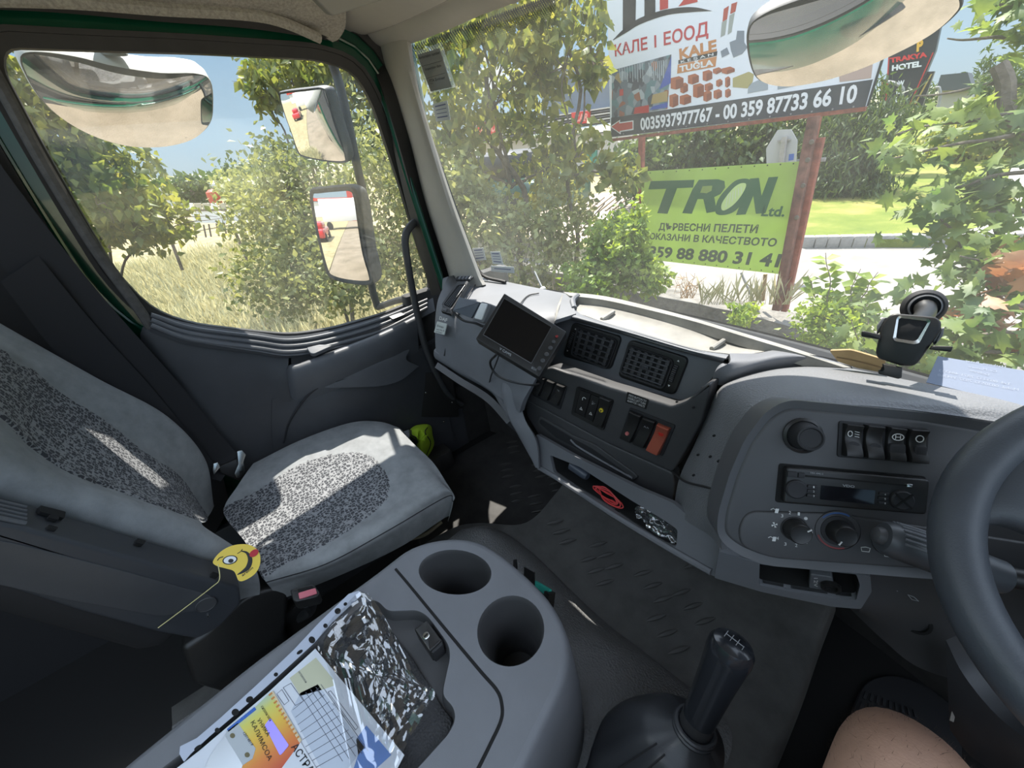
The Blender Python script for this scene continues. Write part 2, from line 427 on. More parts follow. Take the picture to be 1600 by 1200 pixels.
# armrest rail: thick light-topped bar rising forward
rail = [((0, 0), -.93, .020), ((446, 590), -.945, .022), ((452, 580), -.905, .022), ((470, 576), -.89, .024), ((520, 558), -.88, .024), ((600, 527), -.885, .022), ((650, 502), -.90, .020)]
b = MB()
top = [X(p[0], p[1]-9, x) for p, x, r in rail]; 
r0 = [X(p[0], p[1]-10, x-.045) for p, x, r in rail]; r1 = [X(p[0], p[1]-8, x-.01) for p, x, r in rail]
r2 = [X(p[0]+1, p[1]+3, x+.004) for p, x, r in rail]; r3 = [X(p[0]+3, p[1]+24, x) for p, x, r in rail]; r4 = [X(p[0]+5, p[1]+52, x-.03) for p, x, r in rail]
for q in (r0, r1, r2, r3, r4): pass
b.patch([r0[1:], r1[1:], r2[1:], r3[1:], r4[1:]], 30, 16, 0.012); b.build('armrest', M['doorl'], door)
# dark pull recess and inner handle
b = MB(); b.patch([[X(455, 556, -.935), X(500, 542, -.93), X(560, 522, -.93), X(640, 494, -.93)], [X(455, 575, -.925), X(505, 556, -.92), X(565, 530, -.92), X(640, 500, -.92)]], 16, 4, 0.01); b.build('pull_recess', M['blackm'], door)
b = MB(); hp = Plane(X(500, 548, -.905), Vector((.35, 0, 1))); b.pprism(hp, [(480, 547), (500, 542), (523, 543), (512, 548), (492, 557), (486, 556)], 0, .012, r=.006, bevel=.003); b.build('door_handle', M['doorl'], door)
b = MB(); hp = Plane(X(622, 500, -.90), Vector((.3, 0, 1))); b.pprism(hp, [(607, 497), (627, 490), (634, 494), (614, 502)], 0.002, .008, r=.004, bevel=.002); b.build('lock_plate', M['black'], door)
# lower lining, big bulging panel with a seam and map pocket edge
b = MB()
rows = [[X(425, 625, -.925), X(470, 612, -.925), X(540, 585, -.92), X(610, 560, -.92), X(668, 540, -.925), X(700, 520, -.93)],
        [X(425, 680, -.93), X(480, 650, -.91), X(550, 615, -.90), X(620, 600, -.905), X(668, 590, -.92), X(700, 580, -.93)],
        [X(430, 740, -.94), X(480, 700, -.91), X(560, 660, -.90), X(620, 650, -.905), X(660, 645, -.92), X(700, 640, -.93)],
        [X(400, 830, -.94), X(480, 760, -.92), X(560, 720, -.915), X(620, 705, -.915), X(665, 700, -.92), X(710, 690, -.93)]]
b.patch(rows, 26, 20, 0.03); b.build('lower_lining', M['doorp'], door)
b = MB(); b.tube([X(443, 692, -.924), X(452, 660, -.918), X(475, 625, -.908), X(500, 604, -.9), X(545, 590, -.896)], 0.0035, 6, smooth=24); b.build('lining_seam', M['blackm'], door)
b = MB(); b.patch([[X(492, 603, -.905), X(540, 577, -.90), X(590, 560, -.90), X(640, 546, -.903)], [X(520, 606, -.895), X(560, 590, -.89), X(600, 570, -.89), X(635, 562, -.895)], [X(590, 604, -.89), X(610, 600, -.89), X(630, 592, -.89), X(655, 572, -.90)]], 16, 10, .01); b.build('pocket_bulge', M['doorl'], door)
sp = Plane(X(672, 640, -.925), Vector((1, -.15, .05)))
b = MB(); b.pprism(sp, [(655, 580), (705, 583), (716, 650), (645, 650)], 0.0, .012, r=.006, bevel=.003); b.build('speaker_grille', M['black'], door)
for px, py in ((664, 612), (705, 627), (652, 644), (692, 657)):
    b = MB(); b.lathe(sp.hit(px, py)+sp.n*.010, sp.n, [(.0045, 0), (.004, .003), (.002, .004)], 10); b.build('screw', M['steel'], door)

# ---- rear side panel (B-pillar) and the dark rear of the cab on the passenger side
b = MB()
b.patch([[X(-160, 20, -.975), X(-60, 130, -.965), X(20, 262, -.955), X(110, 410, -.955), X(215, 540, -.955), X(330, 700, -.955), X(360, 790, -.95)],
         [X(-300, 300, -.94), X(-200, 350, -.94), X(-80, 450, -.94), X(30, 560, -.94), X(130, 650, -.94), X(250, 780, -.94), X(300, 900, -.94)]], 26, 8, .04)
o = b.build('wall_left', mat('pillar_trim_dark', (0.017, 0.016, 0.016), 0.8, var=.15, vscale=6)); tag(o, 'dark pillar trim behind the passenger door window', None, kind='structure')
b = MB(); b.box((-1.0, -.815, .85), (.05, .87, 1.8)); o = b.build('wall_left_rear', M['blackm']); tag(o, 'dark cab side behind passenger seat', None, kind='structure')
b = MB(); b.box((0, -1.22, .42), (2.05, .05, .95)); o = b.build('wall_rear', M['blackm']); tag(o, 'dark rear bulkhead of the cab', None, kind='structure')
b = MB()
b.tube([X(-40, 60, -.955), X(10, 150, -.952), X(70, 260, -.95), X(150, 390, -.95), X(215, 480, -.95), X(236, 512, -.95)], .012, 8, smooth=30)
o = b.build('trim_3', mat('grey_edge_carpet', (0.09, .085, .08), .95, var=.2, vscale=60)); tag(o, 'grey fuzzy edge trim between green door frame and dark pillar', None, kind='structure')

b = MB(); b.box((-.985, .80, .36), (.05, .50, .86), bevel=.01); o = b.build('wall_left_kick', M['floor']); tag(o, 'black kick panel ahead of the passenger door', None, kind='structure')
b = MB(); b.box((-.97, .12, .06), (.03, 1.15, .30), bevel=.01); b.build('sill_cover', M['doorp'], door)
# ---- windscreen (curved glass)
def wsx(x): return 0.885 - 0.195*(max(0, -(x-.15))/1.05)**2.2 - 0.195*(max(0, (x-.15))/1.05)**2.2
xsr = [-.93, -.8, -.6, -.35, -.1, .15, .4, .65, .9, 1.05]
b = MB(); b.patch([[(x, wsx(x)+.04, .80) for x in xsr], [(x, wsx(x)+.03, 1.15) for x in xsr], [(x, wsx(x)+.005, 1.62) for x in xsr]], 60, 10)
o = b.build('window_1', M['glass']); tag(o, 'large dusty windscreen across the front of the cab', None, kind='structure')
# rubber edge of the glass by the pillar
b = MB(); b.tube([ony(640, 74, .735), ony(650, 130, .735), ony(668, 200, .735), ony(706, 310, .735), ony(733, 385, .735), ony(752, 428, .735), ony(790, 441, .76)], .006, 8, smooth=40)
o = b.build('trim_5', M['rubber']); tag(o, 'black rubber edge of windscreen beside the beige pillar', None, kind='structure')

# ---- A pillar trim
b = MB()
L = [(583, 70), (612, 130), (640, 215), (664, 310), (690, 390), (706, 440), (712, 452)]
C_ = [(610, 66), (634, 130), (660, 210), (688, 310), (712, 385), (728, 432), (735, 450)]
Rr = [(640, 60), (648, 115), (664, 180), (704, 305), (732, 382), (750, 430), (758, 445)]
b.patch([[ony(*p, .715) for p in L], [ony(*p, .675) for p in L], [ony(*p, .672) for p in C_], [ony(*p, .70) for p in Rr], [ony(*p, .76) for p in Rr]], 40, 14)
o = b.build('trim_1', M['beige']); tag(o, 'beige windscreen pillar trim on the passenger side', None, kind='structure')
# outer pillar body (green) and seals between door and trim
b = MB()
b.patch([[ony(545, 70, .64), ony(585, 110, .64), ony(620, 215, .64), ony(655, 340, .64), ony(690, 460, .64)],
         [ony(600, 70, .70), ony(625, 120, .70), ony(648, 215, .70), ony(672, 320, .70), ony(706, 450, .70)]], 24, 6, .05)
o = b.build('trim_6', M['rubber']); tag(o, 'black door seal band along the front pillar', None, kind='structure')
b = MB(); b.tube([ony(588, 122, .645), ony(596, 145, .645), ony(612, 190, .645), ony(640, 285, .645), ony(672, 385, .645), ony(694, 452, .645)], .012, 8, smooth=30, flat=.6)
o = b.build('trim_7', M['green']); tag(o, 'green painted pillar flange inside the door seals', None, kind='structure')
b = MB(); b.box((-.985, .74, 1.2), (.06, .09, .9), bevel=.02); o = b.build('trim_8', M['green']); tag(o, 'green outer front pillar of the cab', None, kind='structure')

# ---- header over the windscreen (beige lip + compartment) and headliner
def lipy(x): return wsx(x)-.005
b = MB()
lip = [(-.945, .655, 1.505), (-.90, .69, 1.497), (-.80, .715, 1.497)]
lp = [ony(524, 70, .60), ony(545, 83, .64), ony(590, 80, .68), ony(640, 68, .705), ony(700, 45, .735), ony(745, 25, .77), ony(790, 8, .80), ony(830, -14, .83)]
lx = [p for p in lp]+[Vector((-.05, .89, 1.615)), Vector((.35, .88, 1.615)), Vector((.8, .79, 1.60)), Vector((1.02, .66, 1.56))]
def off(ps, dy, dz): return [Vector((p.x+.02*max(0,-p.x), p.y+dy, p.z+dz)) for p in ps]
b.patch([off(lx, .012, .05), off(lx, .012, .008), lx, off(lx, -.03, .012), off(lx, -.06, .045)], 60, 16)
o = b.build('trim_2', M['beige']); tag(o, 'rounded beige lip along top of windscreen', None, kind='structure')
hs = thing('overhead_console', 'beige plastic storage shelf above windscreen at front of cab roof', 'console')
b = MB()
l2 = off(lx, -.055, .03)
b.patch([l2, off(lx, -.085, .035), off(lx, -.20, .075), off(lx, -.34, .13), off(lx, -.40, .18)], 60, 16, .01); b.build('shelf_body', M['beige'], hs)
b = MB(); b.tube([p for p in off(lx, -.058, .034)][:8], .004, 6, smooth=40); b.build('groove', M['rubber'], hs)
fp = Plane.three(pd(488, 2, .98), pd(512, 24, 1.0), pd(548, 4, 1.04))
b = MB(); b.pprism(fp, [(430, -60), (512, 25), (620, -10), (640, -60)], 0.0, .012, r=.008, bevel=.004); b.build('flap', mat('taupe_flap', (.23, .215, .19), .6, bump=.2, bscale=700, bdist=.0004), hs)
settle(hs)
# headliner roll along the door and roof skin
b = MB()
b.patch([[X(-200, -20, -.93), X(60, 4, -.93), X(250, 22, -.93), X(400, 33, -.93), X(485, 48, -.93), X(520, 66, -.94)],
         [X(-200, -8, -.90), X(60, -6, -.90), X(250, 10, -.90), X(400, 22, -.90), X(480, 38, -.90), X(530, 60, -.92)],
         [X(-200, -60, -.86), X(60, -30, -.86), X(250, -14, -.86), X(400, 0, -.86), X(475, 20, -.86), X(540, 40, -.88)],
         [X(-200, -150, -.78), X(60, -120, -.78), X(250, -90, -.78), X(400, -60, -.78), X(470, -30, -.8), X(540, 0, -.8)]], 30, 14)
o = b.build('trim_9', M['headliner']); tag(o, 'beige cloth headliner roll above passenger door', None, kind='structure')
b = MB(); b.tube([X(-100, -4, -.895), X(100, 2, -.895), X(250, 14, -.895), X(380, 22, -.895), X(440, 34, -.895), X(500, 60, -.91)], .012, 8, smooth=30)
o = b.build('trim_10', M['headliner']); tag(o, 'stitched piping of the cloth headliner above the door', None, kind='structure')
b = MB(); b.patch([[X(-200, 10, -.955), X(60, 18, -.955), X(250, 34, -.955), X(400, 46, -.955), X(530, 66, -.95)], [X(-200, -20, -.925), X(60, -2, -.925), X(250, 16, -.925), X(400, 28, -.925), X(524, 62, -.93)]], 30, 5, .02)
o = b.build('trim_11', M['rubber']); tag(o, 'dark seal strip above the green door frame', None, kind='structure')
b = MB(); b.box((.02, .28, 1.80), (2.06, 1.20, .03)); o = b.build('ceiling', M['headliner']); tag(o, 'cab roof lining', None, kind='structure')
b = MB(); b.box((-1.0, .1, 1.72), (.05, 1.3, .22), bevel=.03); o = b.build('trim_12', M['green']); tag(o, 'green roof rail above passenger door', None, kind='structure')
b = MB(); b.patch([off(lx, .018, .035), off(lx, .02, .25)], 40, 4, .02, tdir=(0, -1, 0)); o = b.build('trim_13', M['green']); tag(o, 'green front roof panel above windscreen', None, kind='structure')
# driver side: door body with its own window opening (outside the picture, shades the driver's side)
b = MB(); b.box((1.03, .12, .35), (.05, 1.3, .95)); b.box((1.03, .74, 1.2), (.06, .1, .95)); b.box((1.03, .12, 1.68), (.05, 1.3, .25)); 
o = b.build('wall_right', M['doorp']); tag(o, 'driver side door and pillar', None, kind='structure')
# front panel of the cab below the glass (inside firewall, outside green)
b = MB(); xs_ = [-.95, -.6, -.2, .15, .5, .9, 1.03]
b.patch([[(x, wsx(x)+.14, .74) for x in xs_], [(x, wsx(x)+.18, .45) for x in xs_], [(x, wsx(x)+.18, -.3) for x in xs_]], 30, 8, .02)
o = b.build('wall_front', [M['green']]); tag(o, 'green front panel of the truck below the windscreen', None, kind='structure')
b = MB(); b.patch([[(x, wsx(x)+.10, .80) for x in xs_], [(x, wsx(x)+.13, .45) for x in xs_], [(x, wsx(x)+.15, -.05) for x in xs_]], 30, 8)
o = b.build('wall_firewall', M['floor']); tag(o, 'black carpeted bulkhead below the dashboard', None, kind='structure')

# ---- floor, tunnel and mats
b = MB(); b.box((-.0, -.08, -.03), (1.98, 2.3, .05)); o = b.build('floor', M['black']); tag(o, 'black rubber cab floor', None, kind='structure')
tun = thing('tunnel_mat', 'grey ribbed rubber mat with grained hump over the raised floor between the seats', 'floor mat')
def Zp(px, py, z): return onz(px, py, z)
b = MB()
tl = [(-.47, -.5), (-.46, .0), (-.445, .28), (-.40, .38), (-.29, .50), (-.31, .66), (-.34, .80), (-.33, .90)]
tr = [(.49, -.5), (.50, .0), (.51, .28), (.505, .38), (.50, .50), (.49, .66), (.475, .80), (.465, .90)]
rows = []
for (x0, y0), (x1, y1) in zip(tl, tr):
    h = .15+max(0, y0-.75)*.35
    rows.append([(x0-.02, y0-.03, .0), (x0, y0, h-.03), (x0+.03, y0+.01, h), (x0*.6+x1*.4, y0+.02, h+.01), (x1-.16, y1, h+.008), (x1-.05, y1, h), (x1, y1, h-.03), (x1+.01, y1, .0)])
b.patch(rows, 40, 46); b.build('mat_sheet', M['mat'], tun)
M['tread_lit'] = mat('grey_tread_highlight', (0.095, 0.093, 0.088), 0.45); M['tread_lit2'] = mat('dark_tread_highlight', (0.06, 0.057, 0.053), 0.5)  # tread rubber lightened over the mat tone, highlights painted into its colour
# tread bars on the mat
def tread(par, z, c, d, n, name, m, step, L=.05):
    d = Vector((d[0], d[1], 0)).normalized()
    for i in range(n):
        p = Vector((c[0]+step[0]*i, c[1]+step[1]*i, z)); q = [p-d*L/2, p-d*L/4, p, p+d*L/4, p+d*L/2]
        bb = MB(); bb.tube(q, [.0018, .0065, .008, .0065, .0018], 6, smooth=9, flat=.8); bb.build(name, m, par)
for (px, py) in [(868, 815), (920, 893-20), (1005, 895), (935, 858-8), (1065, 925), (1025, 965), (980, 800), (1130, 870), (1050, 850)]:
    P_ = onz(px, py, .161); tread(tun, .1595+max(0, P_.y-.75)*.35, (P_.x, P_.y), (.42, .90), 3, 'tread_bar', M['tread_lit'], (.040, -.012), .058)
fm = thing('floor_mat', 'black ribbed rubber mat in the passenger footwell', 'floor mat')
b = MB(); fpl = Plane(Vector((0, 0, .0)), Vector((0, 0, 1)))
b.prism(fpl, rounded([(-.92, .10), (-.47, .10), (-.44, .33), (-.33, .50), (-.36, .80), (-.40, .90), (-.90, .90)], .05, 4), -.003, .008, .003); b.build('mat_sheet', M['floor'], fm)
for (px, py) in [(800, 690), (840, 725), (790, 725), (805, 760), (865, 745), (835, 775)]:
    P_ = onz(px, py, .01); tread(fm, .009, (P_.x, P_.y), (.50, .86), 3, 'tread_bar', M['tread_lit2'], (.034, -.02), .055)
settle(fm)
# hump under the console
b = MB()
rows = [[(-.40, .335, .14), (-.39, .32, .18), (-.36, .30, .22), (-.345, .20, .235), (-.35, .0, .24), (-.35, -.45, .24)],
        [(-.345, .415, .14), (-.33, .39, .19), (-.30, .34, .235), (-.28, .2, .25), (-.28, .0, .25), (-.28, -.45, .25)],
        [(-.20, .45, .145), (-.19, .42, .19), (-.17, .35, .235), (-.15, .2, .25), (-.15, .0, .25), (-.15, -.45, .25)],
        [(.08, .46, .145), (.07, .42, .19), (.05, .35, .235), (.05, .2, .25), (.05, .0, .25), (.05, -.45, .25)],
        [(.24, .48, .145), (.23, .44, .19), (.20, .35, .235), (.2, .2, .25), (.2, .0, .25), (.2, -.45, .25)],
        [(.38, .50, .145), (.37, .45, .18), (.36, .35, .215), (.36, .2, .23), (.36, .0, .23), (.36, -.45, .23)],
        [(.45, .50, .14), (.44, .45, .15), (.43, .35, .16), (.43, .2, .16), (.43, .0, .16), (.43, -.45, .16)]]
b.patch(rows, 34, 40); b.build('engine_hump', M['hump'], tun); settle(tun)
# driver footwell mat
dm = thing('pedal_mat', 'black ribbed rubber mat in the driver footwell below the knee', 'floor mat')
b = MB(); q = [(1305, 1230), (1330, 1110), (1350, 1065), (1395, 1055), (1450, 1075), (1500, 1120), (1500, 1230)]
pp = Plane(Vector((0, 0, .0)), Vector((0, 0, 1))); b.pprism(pp, q, -.002, .010, r=.04, bevel=.003); b.build('mat_sheet', M['blackm'], dm)
for i in range(9):
    a = pp.loc(1352+i*9, 1082+i*3.5); c = pp.loc(1322+i*16, 1170+i*4)
    for j in range(5):
        t0 = j/5+.03; t1 = (j+1)/5-.03
        bb = MB(); bb.bar(pp.P(a[0]+(c[0]-a[0])*t0, a[1]+(c[1]-a[1])*t0, .012), pp.P(a[0]+(c[0]-a[0])*t1, a[1]+(c[1]-a[1])*t1, .012), .006, .005, bevel=.001); bb.build('rib', M['blackm'], dm)
settle(dm)
# ================= dashboard =================
dash = thing('dashboard', 'long grey plastic dashboard below the windscreen with black air vents and switch panels', 'dashboard')
Z = onz
# --- passenger side shell: top, shoulder, face and lower lip
b = MB()
rows = [[Z(700, 432, .885), Z(722, 429, .86), Z(770, 436, .85), Z(820, 446, .85), Z(880, 458, .852)],
        [Z(693, 448, .868), Z(716, 452, .852), Z(765, 462, .852), Z(815, 474, .855), Z(874, 487, .857)],
        [Z(684, 470, .84), Z(706, 478, .835), Z(752, 493, .838), Z(806, 508, .84), Z(862, 515, .825)],
        [Z(680, 500, .785), Z(700, 512, .785), Z(745, 535, .775), Z(795, 560, .765), Z(845, 576, .745)],
        [Z(680, 530, .725), Z(696, 543, .72), Z(740, 574, .705), Z(782, 600, .69), Z(818, 625, .67)],
        [Z(681, 549, .69), Z(696, 560, .685), Z(738, 590, .67), Z(780, 620, .655), Z(812, 645, .63)]]
b.patch(rows, 36, 34, .02); b.build('passenger_fascia', M['dash'], dash)
# lower rounded lip (lighter)
b = MB()
e = [(678, 548), (690, 556), (720, 575), (764, 600), (780, 622), (800, 655), (832, 712)]
zz = [.69, .685, .675, .66, .64, .60, .51]
b.patch([[Z(p[0], p[1]-4, z+.004)-Vector((0, -.015, 0)) for p, z in zip(e, zz)], [Z(p[0], p[1], z) for p, z in zip(e, zz)], [Z(p[0]+2, p[1]+12, z-.028) for p, z in zip(e, zz)], [Z(p[0]+4, p[1]+22, z-.04)+Vector((0, .03, 0)) for p, z in zip(e, zz)]], 30, 10, .01)
b.build('lower_lip', M['dash'], dash)
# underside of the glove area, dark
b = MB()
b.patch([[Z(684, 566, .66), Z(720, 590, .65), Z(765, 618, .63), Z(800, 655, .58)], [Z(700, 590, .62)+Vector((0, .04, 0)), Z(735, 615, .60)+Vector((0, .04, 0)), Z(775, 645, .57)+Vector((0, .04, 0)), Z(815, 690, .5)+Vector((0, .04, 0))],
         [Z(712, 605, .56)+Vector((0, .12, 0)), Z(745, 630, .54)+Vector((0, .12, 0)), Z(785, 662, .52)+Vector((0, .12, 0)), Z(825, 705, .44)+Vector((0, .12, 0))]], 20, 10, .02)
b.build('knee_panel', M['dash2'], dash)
# seams
def seam(pts, z, r=.0022, m='rubber', n=24, nm='seam'):
    b = MB(); zs = z if isinstance(z, (list, tuple)) else [z]*len(pts)
    b.tube([Z(*p, q) for p, q in zip(pts, zs)], r, 6, smooth=n); return b.build(nm, M[m], dash)
seam([(752, 433), (738, 452), (722, 478), (712, 505), (700, 530), (694, 556)], [.856, .858, .845, .80, .745, .693])
seam([(842, 458), (825, 462), (812, 476), (800, 500), (788, 530), (776, 565), (768, 585), (764, 600)], [.858, .858, .860, .85, .82, .766, .72, .672], .002)
seam([(880, 461), (872, 482), (868, 503)], [.856, .866, .856], .0035, 'dashdust')
# corner air outlet: little demister grille on top and tall vent
vp = Plane.three(Z(715, 440, .876), Z(745, 446, .874), Z(695, 500, .818))
b = MB(); b.pprism(vp, [(716, 434), (741, 434), (733, 441), (712, 439)], .0, .006, r=.004); b.build('demister_grille', M['blackm'], dash)
for k in range(4):
    b = MB(); x = 718+k*5.2; b.pprism(vp, [(x+2, 435), (x+4.5, 435), (x+2, 439.5), (x-.5, 439.5)], .005, .010, r=.001); b.build('demister_louvre', M['dash'], dash)
b = MB(); o_ = [(716, 444), (735, 443), (707, 489), (691, 481)]; i_ = [(717, 448), (731, 447), (707, 485), (694, 479)]
O = rounded([vp.loc(*p) for p in o_], .012); I = rounded([vp.loc(*p) for p in i_], .010)
ve = thing('air_vent', 'tall narrow black air vent at the door end of the dashboard', 'air vent')
b = MB(); b.ring(vp, O, I, -.004, .010, .008); b.build('vent_frame', M['dash2'], ve)
b = MB(); b.prism(vp, I, -.004, .001); b.build('vent_duct', M['void'], ve)
A, B, C2, D = [vp.loc(*p) for p in ((719, 449), (729, 448), (705, 483), (696, 478))]
for k in range(4):
    t = (k+.5)/4; b = MB(); p0 = [A[i]+(B[i]-A[i])*t for i in (0, 1)]; p1 = [D[i]+(C2[i]-D[i])*t for i in (0, 1)]
    b.bar(vp.P(*p0, .005), vp.P(*p1, .005), .0025, .006, vp.n, .0008); b.build('vent_slat', M['slat'], ve)
for k in range(7):
    t = (k+.5)/7; b = MB(); p0 = [A[i]+(D[i]-A[i])*t for i in (0, 1)]; p1 = [B[i]+(C2[i]-B[i])*t for i in (0, 1)]
    b.bar(vp.P(*p0, .002), vp.P(*p1, .002), .0018, .004, vp.n, .0005); b.build('vent_vane', M['blackm'], ve)
settle(ve)
b = MB(); b.pprism(vp, [(694, 483), (708, 489), (706, 495), (691, 490)], .002, .012, r=.004, bevel=.002); b.build('vent_switch', M['black'], dash)
b = MB(); b.pprism(vp, [(696, 486), (702, 488), (700, 492), (694, 490)], .010, .015, r=.001); b.build('switch_key', M['dash2'], dash)
fpn = Plane.three(Z(686, 500, .803), Z(704, 512, .801), Z(684, 525, .752))
b = MB(); b.text(fpn, 'DAF', (689, 499), (701, 503), (690, 494), .006, bold=.02); b.build('maker_lettering', M['ink'], dash)
st = thing('sticker', 'small pale adhesive label with handwriting on dashboard end below the tall vent', 'sticker')
b = MB(); b.pprism(fpn, [(686, 502), (701, 506), (697, 523), (681, 519)], .004, .0065, r=.002); b.build('label_face', mat('label_paper', (.55, .58, .55), .6), st)
b = MB(); b.text(fpn, 'Ermax', (686, 510), (696, 513), (687, 506.5), .007); b.text(fpn, 'vert No 8', (684.5, 515), (697, 518), (685, 512.5), .007); b.text(fpn, '57747', (683.5, 518.5), (694, 521.5), (684, 516.5), .007); b.build('handwriting', M['blackink'], st)
settle(st)

# --- centre section top with the dusty tray
b = MB()
rows = [[Z(880, 456, .862), Z(940, 462, .868), Z(1000, 475, .868), Z(1080, 496, .868), Z(1160, 520, .868), Z(1250, 547, .866), Z(1330, 574, .858)],
        [Z(890, 462, .872), Z(940, 468, .876), Z(1000, 481, .876), Z(1080, 501, .876), Z(1160, 525, .876), Z(1246, 551, .874), Z(1318, 574, .862)]]
b.patch(rows, 40, 6, .02); b.build('tray_rear_rim', M['dashdust'], dash)
tz = .853
rimo = [(880, 458), (893, 459), (1010, 486), (1110, 516), (1180, 536), (1235, 556), (1200, 568), (1150, 572), (1080, 556), (980, 528), (900, 508), (868, 500)]
rimi = [(897, 472), (910, 463), (1010, 488), (1110, 517), (1170, 534), (1200, 545), (1180, 552), (1140, 553), (1080, 545), (985, 518), (915, 497), (898, 488)]
hp = Plane(Vector((0, .7, .868)), Vector((0, 0, 1)))
O = rounded([hp.loc(*p) for p in rimo], .03, 4); I = rounded([hp.loc(*p) for p in rimi], .03, 4)
# front shelf and shoulder between tray and vents
b = MB()
VP = Plane.three(Z(885, 505, .822), Z(1075, 560, .828), Z(960, 585, .74))
fr = [(866, 494), (900, 501), (985, 525), (1080, 553), (1130, 566)]
tr_ = [(897, 482), (915, 494), (985, 515), (1080, 543), (1140, 552)]
b.patch([[Z(p[0], p[1], .860) for p in tr_], [Z((p[0]+q[0])/2, (p[1]+q[1])/2, .861) for p, q in zip(tr_, fr)], [Z(p[0], p[1]-1.5, .852) for p in fr], [VP.P(*VP.loc(p[0], p[1]+2), -.003) for p in fr]], 36, 16, .006)
b.build('centre_shoulder', M['dash'], dash)
b = MB()
tb = [[Z(905, 462, .868), Z(1000, 481, .868), Z(1080, 502, .868), Z(1160, 526, .868), Z(1218, 546, .868)],
      [Z(901, 468, .861), Z(1000, 492, .860), Z(1080, 512, .860), Z(1155, 533, .860), Z(1205, 548, .862)],
      [Z(899, 476, .853), Z(995, 502, .851), Z(1080, 524, .851), Z(1150, 541, .853), Z(1190, 550, .860)],
      [Z(900, 484, .851), Z(990, 511, .849), Z(1080, 537, .849), Z(1145, 549, .853), Z(1172, 553, .860)],
      [Z(905, 490, .860), Z(985, 517, .861), Z(1080, 544, .861), Z(1140, 553, .862), Z(1165, 556, .862)]]
b.patch(tb, 34, 22, .01); b.build('tray', M['dashdust'], dash)
b = MB(); b.tube([Z(897, 482, .864), Z(895, 470, .868), Z(903, 462, .872)], .008, 8, smooth=12); b.patch([[Z(868, 500, .862), Z(874, 482, .868), Z(880, 458, .864)], [Z(900, 490, .864), Z(896, 474, .868), Z(905, 461, .870)]], 10, 6, .01); b.build('tray_end', M['dash'], dash)
for a_, c_ in (((959, 487), (940, 499)), ((1131, 532), (1112, 545))):
    b = MB(); b.tube([Z(*a_, .858), Z((a_[0]+c_[0])/2, (a_[1]+c_[1])/2, .857), Z(*c_, .857)], .005, 8, smooth=8); b.build('tray_rib', M['dashdust'], dash)
# right end rising into the driver's binnacle hood
b = MB()
b.patch([[Z(1140, 552, .862), Z(1180, 552, .860), Z(1215, 547, .868), Z(1262, 553, .868), Z(1330, 572, .858)],
         [Z(1140, 566, .864), Z(1180, 562, .866), Z(1225, 556, .870), Z(1270, 560, .868), Z(1332, 576, .852)],
         [Z(1119, 579, .846), Z(1150, 582, .848), Z(1200, 572, .852), Z(1260, 570, .850), Z(1325, 580, .842)],
         [Z(1112, 596, .815), Z(1130, 602, .812), Z(1180, 590, .82), Z(1250, 585, .825), Z(1320, 585, .83)]], 26, 16, .012)
b.build('tray_shoulder', M['dash'], dash)

# --- upper vent fascia
b = MB(); b.pprism(VP, [(852, 500), (868, 496), (900, 501), (985, 525), (1085, 555), (1130, 567), (1100, 605), (1062, 640), (1030, 632), (960, 603), (862, 577), (838, 590)], -.03, -.004, r=.01); b.build('vent_fascia', M['dash'], dash)
lp_ = Plane.three(Z(850, 585, .725), Z(1050, 638, .742), Z(950, 625, .705))
b = MB(); b.patch([[VP.P(*VP.loc(*p), -.003) for p in ((862, 572), (920, 590), (985, 610), (1045, 634))], [VP.P(*VP.loc(*p), .010) for p in ((858, 578), (920, 597), (985, 617), (1048, 640))], [VP.P(*VP.loc(*p), .014) for p in ((852, 588), (920, 607), (985, 628), (1052, 648))]], 24, 8, .012); b.build('vent_ledge', M['dash'], dash)

